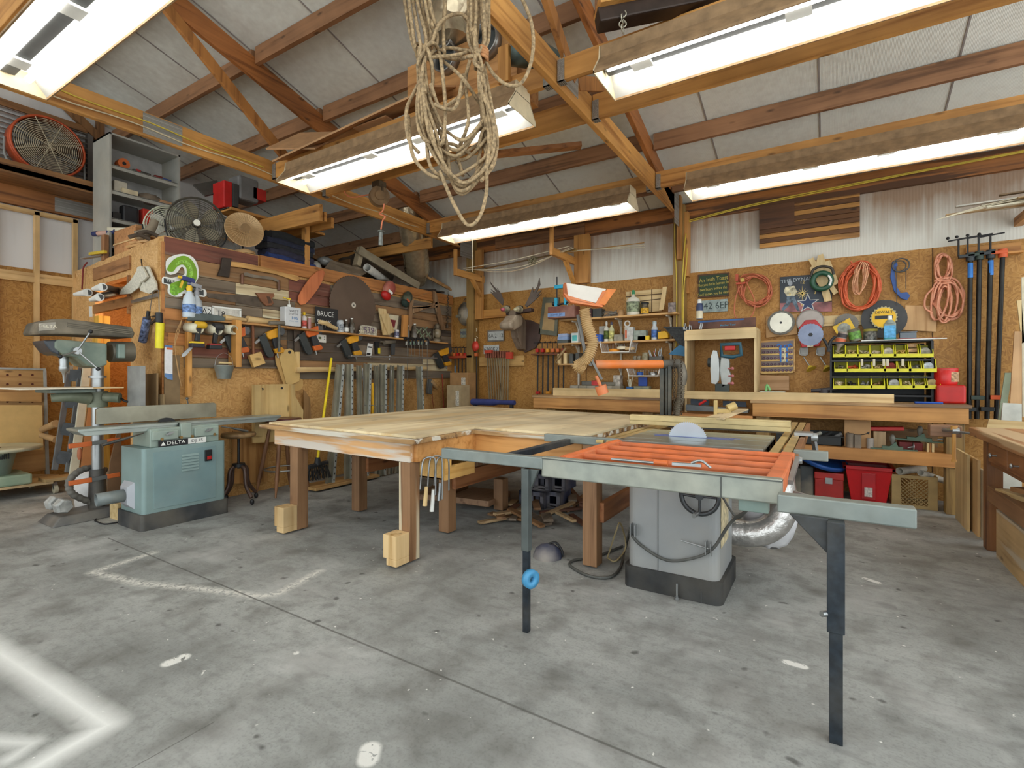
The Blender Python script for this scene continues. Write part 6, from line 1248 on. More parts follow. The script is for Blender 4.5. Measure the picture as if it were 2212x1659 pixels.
t,q=sbox(1355,Z2,.06,.19,.05,mat((200,190,176),.4),'clear scoop with orange base and looped handle on the middle shelf','scoop','scoop',lab=mat((226,110,60),.5)); m=M(); m.ring(q+Vector((0,0,.23)),.035,.01,(0,1,0),14); part('loop_handle',m,WHITE,t)
t,q=sbox(1392,Z2,.15,.06,.10,mat((232,196,30),.5),'yellow angle guide lying on the middle shelf','angle_guide','tool')
sbot(1414,Z2,.04,.22,mat((200,208,214),.4),'white and blue spray can on the middle shelf',mat((200,216,220),.4),mat((70,110,180),.5,0,.4,30),rn=.6,name='spray_can'); sbot(1423,Z2,.03,.12,mat((60,66,74),.5),'short dark can beside the blue spray can',rn=.9,name='can')
m=M(WF(BY-.14)); m.prism(wqs([(1425,718),(1440,716),(1446,722),(1447,731),(1425,733)],BY-.14),0,.08); solo('yellow_case','yellow wedge-shaped tool case at the right end of the middle shelf','case',m,mat((232,180,30),.5),b=.006)
# lower shelf goods
for i in range(4):
    sbox(1212+i*13,Z3,.05,.14+.01*(i%2),.14,(pale('z') if i<2 else mat((84,84,80),.6,.2)),('pale board block first at the left of the lowest shelf','pale board block second at the left of the lowest shelf','grey sanding block third on the lowest shelf','grey sanding block beside the ribbed hose')[i],'block','block','blocks standing on the lowest shelf')
t=thing('putty_gun','dusty metal putty gun sticking out left of the wall shelves','gun',bq(1210,760,.2)); m=M(); m.cyl(bq(1205,775,.25),bq(1222,752,.2),.022); m.tube([bq(1205,775,.25),bq(1200,782,.26),bq(1206,786,.26)],.008,k=3); part('barrel',m,mat((150,124,84),.5,.4,.2),t)
for i,(px,lab) in enumerate(((1371,'first small glass jar on the lowest shelf'),(1380,'second small glass jar on the lowest shelf'))): sbot(px,Z3,.026,.09,mat((150,140,120),.2,0,.4,30),lab,rn=.9,name='jar',group='jars on the lowest shelf')
sbot(1394,Z3,.045,.13,mat((160,150,120),.3,0,.3,20),'wide glass jar on the lowest shelf',rn=.85,name='jar',group='jars on the lowest shelf')
sbox(1345,Z3,.2,.02,.12,mat((150,170,30),.5),'flat lime green case lying on the lowest shelf','case','case')
t,q=sbox(1418,Z3,.16,.08,.10,mat((90,86,80),.5,0,.3),'open bin of pliers and screwdrivers on the lowest shelf','tool_bin','bin'); random.seed(4)
for i in range(9):
    p=q+Vector((-.07+i*.017,random.uniform(-.04,.04),.07)); m=M(); m.cyl(p,p+Vector((random.uniform(-.03,.03),0,random.uniform(.06,.13))),.008,.006,8); solo('screwdriver',('red-handled screwdriver in the open plier bin' if i==3 else 'grey screwdriver or plier handle standing in the open bin'),'screwdriver',m,(mat((200,40,34),.5) if i==3 else STEEL),None if i==3 else 'tools standing in the open bin')
# wire baskets hung below the shelves
def basket(px0,py0,px1,py1,label,fill):
    dy=.3; a=bq(px0,py0,dy); b_=bq(px1,py1,dy); w0,w1=a.x,b_.x; z1=a.z; z0=b_.z
    t=thing('wire_basket',label,'basket',((w0+w1)/2,BY-.2,z0),'white wire baskets under the wall shelves'); r=.006
    m=M()
    for y in (BY-.34,BY-.08): m.tube([(w0,y,z1),(w0+.03,y,z0),(w1-.03,y,z0),(w1,y,z1)],r*1.4,6)
    for k in range(18): x=w0+.03+(w1-w0-.06)*k/17; m.tube([(x,BY-.34,z0),(x,BY-.08,z0),(x,BY-.08,z1-.02)],.0025,4)
    for k in range(9): y=BY-.34+.26*k/8; m.tube([(w0,y,z1-.0),(w0+.03,y,z0),(w1-.03,y,z0),(w1,y,z1)],.0025,4)
    for k in (0,): m.tube([(w0,BY-.34,z1),(w0,BY-.08,z1)],r); m.tube([(w1,BY-.34,z1),(w1,BY-.08,z1)],r)
    part('mesh',m,mat((226,222,214),.5),t)
    for i,(fx,fz,rr,c_,nm,lab) in enumerate(fill):
        m=M(); q=(w0+(w1-w0)*fx,BY-.2,z0+fz); m.lathe([(rr,-.02),(rr,.015),(rr*.6,.02),(0,.02)],q,18); solo(nm,lab,nm.split('_')[-1],m,c_)
basket(1298,738,1366,760,'white wire basket of sanding discs under the middle shelf',((.35,.03,.07,mat((236,150,40),.6),'sanding_disc','orange sanding disc in the upper wire basket'),(.6,.06,.07,CREAM,'foam_disc','cream foam disc in the middle of the upper wire basket'),(.85,.05,.065,mat((206,176,130),.7),'foam_disc','tan foam disc at the right of the upper wire basket')))
basket(1356,796,1428,812,'white wire basket of small fittings under the lowest shelf',((.3,.03,.04,BLUE,'tape_roll','blue tape roll in the lower wire basket'),(.7,.03,.05,STEEL,'metal_lid','steel lid in the lower wire basket')))
# ---------------------------------------------------------------- things standing on the left bench
ZB=1.0
def onb(px,dy,z=ZB): p=oy(px,800,BY-dy); return Vector((p.x,BY-dy,z))
CASEG=mat((150,142,122),.5,.1,.2,8,dust=.3); CASED=mat((96,92,84),.5,.1,.2,8,dust=.3)
for i in range(6):
    q=onb(1245+i*18,.22); m=M(); m.box(q.x-.06,q.x+.06,q.y-.08,q.y+.08,1.0,1.07+.06); solo('parts_case',('grey','second grey','third grey','fourth grey','fifth grey','sixth grey')[i]+' plastic parts case in the row behind the left board','case',m,CASEG if i%2 else mat((166,158,140),.5,0,.2),'parts cases behind the left bench board',b=.006)
q=onb(1222,.35); m=M(); m.box(q.x-.09,q.x+.09,q.y-.06,q.y+.06,1.0,1.07); m.box(q.x-.085,q.x-.02,q.y-.065,q.y-.06,1.01,1.04); solo('blue_bin','blue plastic bin at the left end of the left bench','bin',m,mat((44,90,160),.5),b=.006)
for px,w_,h,c_,lab in ((1270,.16,.06,(92,90,84),'dark grey sander lying on the parts cases'),(1287,.10,.07,(190,50,50),'red tool lying on the parts cases'),(1315,.2,.05,(110,106,92),'long grey tool case on the parts cases')):
    q=onb(px,.22,1.13); m=M(); m.box(q.x-w_/2,q.x+w_/2,q.y-.05,q.y+.05,1.13,1.13+h); solo('tool_case',lab,'tool case',m,mat(c_,.5,0,.2),b=.012)
q=onb(1335,.2,1.0); m=M(); m.box(q.x-.05,q.x+.05,q.y-.05,q.y+.05,1.0,1.27); t=solo('print_tin','upright grey tin with dark lettering behind the bench board','tin',m,mat((176,168,156),.5,0,.5,30),b=.006)
q=onb(1361,.2); t=thing('dowel_pot','blue pot of pale dowels on the left bench','pot',q); m=M(); m.lathe([(.05,0),(.052,.12),(.045,.12)],q,16); part('pot',m,mat((60,110,170),.5),t)
for i in range(7): m=M(); m.cyl(q+Vector((0,0,.08)),q+Vector((random.uniform(-.08,.05),random.uniform(-.03,.03),random.uniform(.2,.3))),.005); part('dowel',m,CREAM,t)
q=onb(1388,.2); m=M(); m.box(q.x-.1,q.x+.1,q.y-.06,q.y+.06,1.0,1.13); solo('clear_tub','clear plastic tub with green contents on the left bench','tub',m,mat((150,150,120),.3,0,.3),b=.01); m=M(); m.box(q.x-.05,q.x+.06,q.y-.02,q.y+.02,1.13,1.24); solo('blue_sheet','blue plastic tray standing in the clear tub','tray',m,mat((30,70,160),.5),b=.004)
# squares hung on the case end
t=thing('speed_square','large black speed square hung left of the mitre saw cabinet','square',bq(1460,735,.3)); bp_(t,'blade',[(1436,708),(1490,708),(1486,716),(1482,748),(1474,752),(1448,722)],.0,.006,mat((44,46,46),.5,.3,.5,40),dy=.32); bp_(t,'fence',[(1434,706),(1490,706),(1490,709),(1434,709)],-.01,.02,BLACK,dy=.32)
bsolo('blue_square','blue triangular speed square below the black one','square',[(1468,745),(1444,765),(1482,770),(1482,750)],.0,.008,mat((44,110,150),.5),dy=.33)
# ---------------------------------------------------------------- mitre saw cabinet
t=thing('saw_cabinet','pale pine open frame cabinet around the mitre saw','cabinet',(oy(1560,780,6.25).x,6.4,.83)); PC=wood((222,196,148),(196,164,112),'z'); PCX=wood((226,200,150),(200,166,114),'x')
a=oy(1479,716,6.2); b_=oy(1634,716,6.2); z1=a.z; x0=a.x; x1=b_.x
m=M(); m.box(x0,x1,6.2,6.62,z1-.02,z1); m.box(x0,x1,6.18,6.2,z1-.11,z1-.0); m.box(x0,x1-.01,6.25,6.6,z1,z1+.02); part('top',m,PCX,t,b=.002)
for xx in (x0,x1-.025): m=M(); m.box(xx,xx+.025,6.2,6.62,.83,z1-.02); part('side',m,PC,t,b=.002)
m=M(); m.box(x0+.03,x0+.2,6.55,6.6,.83,.98); part('cleat',m,PC,t)
# mitre saw
TL=mat((40,84,100),.5); SIL2=mat((178,180,176),.4,.4,.12,8,dust=.2)
q=oy(1555,850,6.1); t=thing('mitre_saw','silver and teal sliding mitre saw with red trigger handle in the pine cabinet','mitre saw',(q.x,6.2,.83))
def mp(name,P,a_,b2,mm,b=.004,Y=6.15): m=M(WF(Y)); m.prism(wqs(P,Y),a_,b2); part(name,m,mm,t,b=b)
mp('guard',[(1537,770),(1542,757),(1550,758),(1554,775),(1555,800),(1554,822),(1548,830),(1538,828),(1536,800)],0,.05,mat((196,200,198),.35,.2,.05))
mp('arm_casting',[(1558,765),(1573,766),(1576,785),(1575,800),(1580,812),(1578,828),(1560,838),(1555,800)],-.05,.02,SIL2,.008)
m=M(); c_=oy(1578,757,6.1); m.T=Matrix.Identity(4); pts=[(c_.x-.10,6.1,c_.z+.07),(c_.x+.10,6.1,c_.z+.07),(c_.x+.11,6.1,c_.z-.05),(c_.x+.02,6.1,c_.z-.075),(c_.x-.09,6.1,c_.z-.06)]; m.tube(pts,.022,8,closed=True); part('d_handle',m,TL,t)
m=M(); m.box(c_.x-.06,c_.x+.05,6.08,6.12,c_.z+.0,c_.z+.05); part('trigger',m,RED,t,b=.006)
m=M(); e=oy(1530,783,6.25); m.cyl(e,e+Vector((.15,0,0)),.055); part('motor',m,mat((66,70,68),.5),t)
for py in (796,812,828): m=M(); e=oy(1582,py,6.12); m.sph(e,.018,6); m.cyl(e,e+Vector((-.05,.02,0)),.01); part('clamp_knob',m,mat((200,120,120),.5),t)
mp('pivot',[(1545,828),(1575,830),(1575,852),(1545,852)],-.05,.02,mat((70,76,72),.5,.3),.006)
mp('base',[(1485,873),(1620,884),(1618,892),(1485,886)],-.02,.10,mat((104,110,114),.5,.3,.15,8,dust=.3),.006,Y=6.12); mp('fence',[(1490,862),(1530,864),(1530,876),(1490,875)],-.06,-.04,mat((70,78,90),.5,.3),.002); mp('fence',[(1560,866),(1610,868),(1612,880),(1560,878)],-.06,-.04,mat((70,78,90),.5,.3),.002)
m=M(); m.cyl(oy(1510,874,6.0),oy(1525,865,6.0),.014); part('red_lever',m,RED,t)
# ---------------------------------------------------------------- right of the post: sign, cords, poster, blades
t=bthing('sayings_sign','green carved wooden sign titled An Irish Toast','sign',1541,615); bp_(t,'frame',R4(1508,594,1575,589,640,644),0,.02,mat((84,54,32),.6),b=.003); bp_(t,'board',R4(1511,597,1572,592,637,641),.02,.024,mat((40,62,36),.6,0,.15),b=0)
GT=mat((196,176,76),.5); m=M(WF(BY-.0245)); q=wq(1541,603,BY-.0245); m.text('An Irish Toast',.068,q[0],q[1],0,.85,.04); part('title_lettering',m,GT,t)
m=M(WF(BY-.0245))
for i,(tx,py) in enumerate((('May you be in heaven for',613),('two hours before the',623.5),('Devil knows you be dead.',634))): q=wq(1541,py,BY-.0245); m.text(tx,.05,q[0],q[1],0,.72,.04)
part('verse_lettering',m,GT,t)
def coil(name,label,loops,col,r,extra=None,group='coiled cords on the back wall',dy=.06):
    m=M(); random.seed(len(label))
    for (cx,cy_,rx,ry,rot) in loops+[(a+1.5,b+1.5,c*.94,d*1.03,e+.12) for a,b,c,d,e in loops]:
        pts=[]
        for k in range(14):
            a_=2*PI*k/14; x=rx*math.cos(a_)*random.uniform(.94,1.05); y=ry*math.sin(a_)*random.uniform(.96,1.04); pts.append(bq(cx+x*math.cos(rot)-y*math.sin(rot),cy_+x*math.sin(rot)+y*math.cos(rot),dy+random.uniform(-.035,.04)))
        m.tube(pts,r,6,True,k=3)
    for P in (extra or []): m.tube([bq(a_,b2,dy+.02) for a_,b2 in P],r,6,k=5)
    return solo(name,label,'cord',m,col,group)
coil('extension_cord','orange cord coiled with a dangling loop beside the green sayings sign',[(1633,625,33,32,.2),(1628,627,37,28,.4),(1630,625,33,30,-.2),(1636,628,31,34,.1),(1626,622,35,30,.5),(1631,629,30,32,0)],mat((196,110,76),.5),.007,[[(1605,606),(1590,640),(1587,680),(1605,695),(1625,680),(1630,650),(1612,610)]])
t=bthing('cord_plug','yellow plug and black tie on the coil beside the sayings sign','plug',1603,606,None,.1); m=M(); m.cyl(bq(1600,606,.12),bq(1608,604,.12),.025); part('plug',m,mat((200,170,90),.5),t); m=M(); m.cb(bq(1592,600,.1),(.03,.03,.08)); m.cb(bq(1600,612,.1),(.1,.03,.02)); part('tie',m,mat((190,80,50),.5),t)
OC=mat((206,96,56),.5)
coil('extension_cord','big vivid orange extension cord coil right of the green fish tape',[(1858,617,40,50,0),(1860,620,36,46,.2),(1855,618,43,46,-.2),(1858,615,32,50,.1),(1862,622,40,42,.1),(1852,622,36,48,.15),(1858,616,44,50,-.05)],OC,.009,[[(1838,565),(1845,575),(1856,570),(1880,570)]])
coil('extension_cord','slim peach cord bundled inside the big vivid orange coil',[(1858,600,6+k*2.2,34,0.05*k) for k in range(5)],mat((226,170,130),.5),.004,None,dy=.1)
coil('extension_cord','salmon extension cord tied at the waist, right of the blue saw frame',[(2036,574,17,26,0),(2034,578,14,28,.2),(2040,578,16,28,-.2),(2045,650,22,44,.05),(2030,645,18,46,.15),(2052,648,28,40,-.3),(2040,655,14,36,0),(2048,640,34,42,-.2)],mat((214,146,114),.5),.0095,[[(2020,602),(2050,602)],[(2018,607),(2052,607)],[(2020,612),(2050,613)],[(2018,620),(2000,640),(1998,665),(2014,676)]])
# poster with clock
t=bthing('clock_poster','dark sports poster wall clock lettered THE DYNAM with gold clock hands','poster',1742,630)
bp_(t,'panel',R4(1685,599,1797,590,672,674),0,.012,mat((34,44,56),.4,0,.35,5),b=.002); bp_(t,'lower_field',R4(1685,655,1797,652,673,674),.012,.0125,mat((150,92,92),.5,0,.4,8))
m=M(WF(BY-.0135)); q=wq(1730,604,BY-.0135); m.text('THE DYNAMIC',.058,q[0]-.01,q[1],0,1.0,.035); part('lettering',m,mat((170,180,186),.5),t)
for P,pm in zip((circ(1707,612,5,6),[(1697,620),(1716,618),(1722,630),(1716,640),(1700,640),(1693,630)],[(1700,640),(1716,640),(1722,655),(1728,672),(1722,672),(1710,650),(1703,662),(1692,672),(1688,668),(1698,655)]),(mat((150,156,164),.4),mat((206,198,168),.7,0,.4,30),mat((100,116,130),.7,0,.4,30))): bp_(t,'player_figure',P,.013,.014,pm)
m=M(WF(BY-.015)); c_=wq(1733,634,BY-.015)
for k in range(12):
    a_=k*PI/6; L_=.07 if k%3 else .095; m.add([(c_[0]+.004*math.sin(a_),c_[1]-.004*math.cos(a_),0),(c_[0]+L_*math.cos(a_),c_[1]+L_*math.sin(a_),0),(c_[0]-.004*math.sin(a_),c_[1]+.004*math.cos(a_),0)],[(0,1,2)])
for k,(tx,a_) in enumerate((('12',PI/2),('3',0),('6',-PI/2),('9',PI))): m.text(tx,.05,c_[0]+.125*math.cos(a_),c_[1]+.125*math.sin(a_),0)
part('clock_hands',m,mat((214,186,110),.4,.4),t)
st=[]; c2=wq(1745,655,BY-.014)
for k in range(10): a_=PI/2+k*PI/5; R_=.115 if k%2==0 else .045; st.append((c2[0]+R_*math.cos(a_),c2[1]+R_*math.sin(a_)))
st2=[(c2[0]+(x-c2[0])*.82,c2[1]+(y-c2[1])*.82) for x,y in st]; m=M(WF(BY-.014)); m.prism(st,0,.001); m.k=1; m.prism(st2,.001,.002); part('star',m,[mat((206,206,200),.5),mat((30,50,90),.5)],t)
# wooden jigs and fish tape
bsolo('wooden_jig','pale crossed wooden jig behind the green fish tape reel','jig',[(1746,562),(1757,557),(1763,568),(1767,553),(1778,549),(1783,566),(1793,563),(1812,612),(1801,618),(1811,632),(1801,638),(1790,622),(1797,650),(1781,653),(1773,625),(1752,590),(1749,580),(1754,576)],.0,.03,pale('z'),dy=.03)
t=bthing('fish_tape','green round fish tape reel with black handle over the poster','reel',1775,605,None,.08); c_=bq(1775,607,.12)
m=M(WF(c_.y)); cc=(c_.x,c_.z)
outer=[(cc[0]+.115*math.cos(2*PI*k/32),cc[1]+.105*math.sin(2*PI*k/32)) for k in range(32)]
m=M(); m.ring(c_,.088,.028,(0,1,0),28,8); part('reel',m,mat((34,80,58),.4),t)
m=M(); m.tube([c_+Vector((-.10,0,.06)),c_+Vector((-.08,0,.13)),c_+Vector((0,0,.16)),c_+Vector((.09,0,.13)),c_+Vector((.11,0,.06))],.014,7,k=4); part('handle',m,mat((60,52,44),.5),t)
m=M(); m.tube([c_+Vector((.06,-.03,.05)),c_+Vector((.085,-.03,.0)),c_+Vector((.07,-.03,-.06))],.012,6,k=4); part('paper_label',m,WHITE,t)
# blue coping frame, fishing saw
t=bthing('band_frame','blue cast coping saw frame hung between two orange cords','saw frame',1945,620)
bp_(t,'frame',[(1926,568),(1936,563),(1938,575),(1932,590),(1936,620),(1944,634),(1958,632),(1965,640),(1958,650),(1945,646),(1930,630),(1922,600)],.02,.05,mat((48,84,150),.5,0,.15),dy=.0,b=.004); m=M(); m.ring(bq(1946,573,.07),.07,.007,(0,1,0),20,5); m.ring(bq(1943,575,.07),.055,.006,(0,1,0),20,5); m.tube([bq(1957,570,.06),bq(1957,625,.06)],.004,5); m.tube([bq(1936,575,.06),bq(1937,660,.06)],.003,5); part('cable',m,mat((84,84,84),.5,.4),t)
# saw blades
def blade(px,py,rpx,label,c1,teeth,dy=.05,extra=None,group='circular saw blades on the back wall',dep=.06):
    q=wq(px,py,BY-dy); r=abs(wq(px,py-rpx,BY-dy)[1]-q[1]); t=bthing('saw_blade',label,'saw blade',px,py,group,dy); m=M(WF(BY-dy)); m.disc(q,r,0,.004,teeth=teeth,depth=dep) if teeth else m.disc(q,r,0,.006); part('disc',m,c1,t)
    for (rr,mm,nm) in (extra or []): m=M(WF(BY-dy)); m.disc(q,r*rr,.0045+.001*(1-rr),.006+.002*(1-rr),n=24); part(nm,m,mm,t)
    return t,q,r
bsolo('blade_card','brown cardboard mount behind the leftmost saw blade','cardboard',R4(1655,684,1722,678,722,730),.0,.015,KRAFT,dy=.02)
blade(1687,697,27,'leftmost saw blade, silver with dark teeth on cardboard',mat((96,92,84),.4,.6,.2),60,.05,[(.8,mat((190,184,168),.3,.7,.08),'plate'),(.09,BLACK,'arbor_hole')])
blade(1750,695,27,'grey saw blade half hidden by the red blade case',mat((120,112,104),.4,.6,.2),40,.05,[(.88,mat((146,136,128),.35,.6,.1),'plate')])
t=bthing('blade_case','red plastic saw blade case with grey disc inside','blade case',1751,720,None,.06); bp_(t,'case',[(1740,692),(1762,691),(1775,705),(1777,728),(1770,748),(1732,751),(1726,735),(1726,708)],.0,.03,mat((176,30,34),.4),dy=.06,b=.008)
q=wq(1751,723,BY-.095); m=M(WF(BY-.09)); m.disc(q,.125,0,.006,teeth=24,depth=.05); part('disc',m,mat((130,140,164),.4,.3,.1,12),t); m=M(WF(BY-.097)); m.disc(q,.022,0,.004,n=6); part('hub_nut',m,BLACK,t); bp_(t,'label',[(1744,745),(1757,744),(1757,749),(1744,750)],.031,.033,CREAM,dy=.06)
bsolo('blade_backboard','long pale board behind the right-hand saw blades','board',R4(1778,683,1958,676,698,705),.0,.02,pale('x'),dy=.0)
blade(1828,700,23,'small toothed blade behind the yellow blade packet',mat((110,104,96),.45,.6,.15),36,.05)
t,q,r=blade(1909,689,41,'large dark grinding disc behind the yellow-centred blade',mat((66,66,66),.6,.1,.1),0,.04)
t,q,r=blade(1909,686,25,'yellow-centred toothed blade mounted on the dark disc',mat((170,160,120),.5,.4),22,.065,[(.85,mat((236,186,34),.5),'yellow_label')],dep=.12); m=M(WF(BY-.075)); m.text('DEWALT',.038,q[0],q[1]+.055,0,1); part('lettering',m,BLACK,t); m=M(WF(BY-.075)); m.box(q[0]-.075,q[0]+.075,q[1]-.015,q[1]+.02,0,.001); part('black_band',m,BLACK,t)
bsolo('square_board','pale square board with a centre knot, right of the dark disc','board',[(1955,660),(2024,661),(2021,717),(1950,713)],.0,.02,wood((206,164,112),(176,132,80),'z'),dy=.02)
t=bthing('blade_packet','yellow card packet with round blade window, tilted','packet',1818,705,None,.08); bp_(t,'card',[(1798,706),(1835,687),(1848,710),(1837,722),(1812,729)],.0,.006,mat((230,186,44),.5),dy=.09); c3=wq(1823,710,BY-.097); m=M(WF(BY-.097)); m.disc(c3,.06,0,.003); part('window',m,mat((140,140,128),.4,.2,.3,30),t); m=M(WF(BY-.097)); a=wq(1815,697,BY-.097); m.text('DEWALT',.028,a[0],a[1],0,1,.45); part('lettering',m,BLACK,t)
# level on top of saw cabinet etc
t=bthing('marking_gauge_box','long brown sliding gauge with blue stripe and lettering on the saw cabinet','gauge',1560,700,None,.2); bp_(t,'board',R4(1490,694,1633,686,707,712),.0,.05,mat((96,62,48),.6,.0,.3,8),dy=.2,b=.003); bp_(t,'blue_stripe',R4(1510,695,1608,689,692,698),.05,.052,mat((40,90,150),.5),dy=.2); m=M(WF(BY-.2525)); a=wq(1572,702,BY-.2525); m.text('Anchor Tool',.032,a[0],a[1],0,1,.02); part('lettering',m,mat((40,150,190),.5),t)
sz=oy(1510,690,6.3); q=Vector((sz.x,6.3,z1+.02)); t=thing('glue_bottle','white and navy glue bottle on the left end of the saw cabinet','bottle',bq(1511,690,.28)); q=bq(1511,690,.28); m=M(); m.lathe([(.036,0),(.038,.16),(.03,.19),(.012,.2)],q,14); part('body',m,mat((56,70,110),.4,0,.2),t); m=M(); m.lathe([(.025,.19),(.022,.24),(0,.241)],q,12); part('cap',m,WHITE,t); m=M(); m.lathe([(.0385,.01),(.0385,.10)],q,14); part('label',m,CREAM,t)
m=M(); q=bq(1500,712,.35)
for i in range(14): p=q+Vector((random.uniform(-.12,.1),random.uniform(-.08,.04),0)); m.cyl(p,p+Vector((random.uniform(-.02,.02),0,random.uniform(.03,.08))),.008,.006,6)
solo('drill_bits','handful of short steel bits standing on the saw cabinet','bits',m,STEEL,None,'stuff')
# router bit case
t=bthing('router_bit_case','wooden framed case of router bits with blue-taped card','case',1681,769,None,.0); bp_(t,'case',R4(1642,737,1718,732,804,806),.0,.05,wood((206,166,104),(170,124,64),'x'),b=.003); bp_(t,'window',R4(1645,741,1715,736,800,802),.05,.052,mat((110,90,84),.3,0,.1))
for k in range(5):
    y=746+k*13; bp_(t,'bit_row',R4(1646,y+6,1714,y+3.5,y+7.5,y+9),.052,.06,wood((214,180,110),(190,150,84),'x'))
    m=M()
    for j in range(8): px=1650+j*8.2; c4=bq(px,y+2,.06); m.cyl(c4,c4+Vector((0,-.012,0)),.014,.010,8)
    part('bits',m,mat((96,70,86),.4,.4,.3),t,kind='stuff')
bp_(t,'card',R4(1686,747,1703,746,782,783),.06,.064,mat((206,196,160),.5,0,.4,50),b=0); bp_(t,'blue_tape',[(1678,746),(1684,742),(1688,746),(1702,745),(1708,741),(1713,747),(1708,752),(1703,750),(1702,783),(1699,783),(1699,752),(1689,752),(1689,783),(1686,783),(1684,751)],.064,.066,mat((40,110,190),.5))
# yellow sanding holders
for i,px in enumerate((1734,1770)):
    t=bthing('hook_clamp',('left','right')[i]+' grey metal hook plate under the red blade case','hook',px,765,'hook plates under the red blade case'); bp_(t,'plate',R4(px-5,752,px+12,750,766,767),.03,.04,GREY); m=M(); m.tube([bq(px-5,752,.03),bq(px-6,766,.06),bq(px+8,768,.06)],.006,k=3); part('hook',m,STEEL,t)
    t=bthing('sanding_pad',('left','right')[i]+' yellow conical sanding pad on a steel shank','sanding pad',px+14,790,'yellow sanding pads'); a=bq(px+2,772,.06); b_=bq(px+14,790,.1); m=M(); m.cyl(a,b_,.008); part('shank',m,STEEL,t); m=M(); m.cyl(b_,b_+(b_-a).normalized()*.045,.012,.055,16); part('pad',m,mat((226,196,70),.6),t)
bsolo('plywood_scrap','plain plywood scrap standing under the router bit case','board',R4(1642,810,1706,812,842,842),.1,.12,wood((190,150,108),(164,124,80),'x'),dy=.0)
q=oy(1670,830,6.3); m=M(); m.box(q.x-.13,q.x+.12,6.22,6.38,1.0,1.09); solo('clear_box','frosted clear plastic box with green shapes on the right bench','box',m,mat((196,196,180),.3,0,.1),b=.008); m=M(); m.tube([(q.x-.07,6.3,1.09),(q.x-.06,6.3,1.16),(q.x-.03,6.3,1.1)],.015,k=3); solo('green_insert','pale green plastic hook above the frosted box','hook',m,mat((130,190,120),.5))
q=oy(1790,838,6.35); t=thing('router','black and grey router lying on the right bench beside the bins','router',q); m=M(); m.box(q.x-.14,q.x+.12,6.3,6.4,1.0,1.05); m.cyl((q.x-.16,6.33,1.10),(q.x+.12,6.33,1.13),.02); m.cyl((q.x-.04,6.35,1.0),(q.x-.04,6.35,1.12),.05); part('body',m,mat((62,58,60),.5,0,.3,10),t,b=.004)
# ---------------------------------------------------------------- yellow bins
t0=thing('bin_rack','black steel rack holding three rows of yellow bins','rack',(oy(1910,800,6.3).x,6.45,1.0))
ya=6.28; a=oy(1800,742,ya); b_=oy(2015,742,ya); c_=oy(1800,856,ya)
m=M(); m.box(a.x-.02,b_.x-.03,6.55,6.62,1.0,a.z-.01)
for px_y in ((775,),(810,),(848,)): z=oy(1800,px_y[0]+2,ya).z; m.box(a.x-.02,b_.x,ya+.0,6.6,z-.022,z-.005)
m.box(a.x-.03,a.x-.012,6.3,6.6,1.0,a.z); m.box(b_.x-.01,b_.x+.01,6.3,6.6,1.0,a.z); m.box(a.x-.02,b_.x,6.3,6.6,a.z,a.z+.015); part('frame',m,BLACK,t0)
YB=mat((214,206,40),.45,0,.08); YBI=mat((120,112,24),.6,0,.2)
def ybin():
    t=thing('yellow_bin','x','bin',(0,0,0),'yellow bins on the rack'); w_=.058; 
    m=M(FR((0,0,0),(0,1,0),(0,0,1),(1,0,0))); P=[(-.11,0),(.12,0),(.12,.13),(-.04,.13),(-.112,.04)]
    m.prism(P,-w_,-w_+.006); m.prism(P,w_-.006,w_); m.box(-.11,.12,0,.004,-w_,w_); m.box(.116,.12,0,.13,-w_,w_); m.box(-.115,-.108,0,.035,-w_,w_); m.box(-.118,-.10,.0,.008,-w_,w_); part('shell',m,YB,t); return t
proto=ybin(); first=True; random.seed(11)
cont=[('hinges and strapping',(150,136,100)),('a bent bracket',(176,150,96)),('tangled hooks',(180,166,130)),('a pale hose fitting',(196,180,150)),('a white tape measure',(206,196,180)),('loose yellow clips',(206,170,90)),('stacked wood blocks',(206,164,120)),('a clear bag',(170,166,150)),
('small screws',(120,110,90)),('orange handles',(210,90,40)),('a steel hook',(170,166,156)),('a tan cone',(196,170,120)),('a red and cream lid',(150,60,50)),('thin brass rod',(150,130,80)),('steel hinges',(120,116,108)),('a round blue-printed label',(206,214,224)),
('cream rings',(214,196,160)),('a dark reel',(60,56,50)),('a zip bag',(150,150,146)),('brown fixings',(120,92,50)),('a folded card',(196,196,196)),('a bulging clear bag',(196,180,140)),('pale cloth',(180,164,130)),('a tied clear bag',(190,170,120))]
rows_=((1800,2013,772,8),(1803,2020,804,8),(1800,2020,840,8)); ci=0
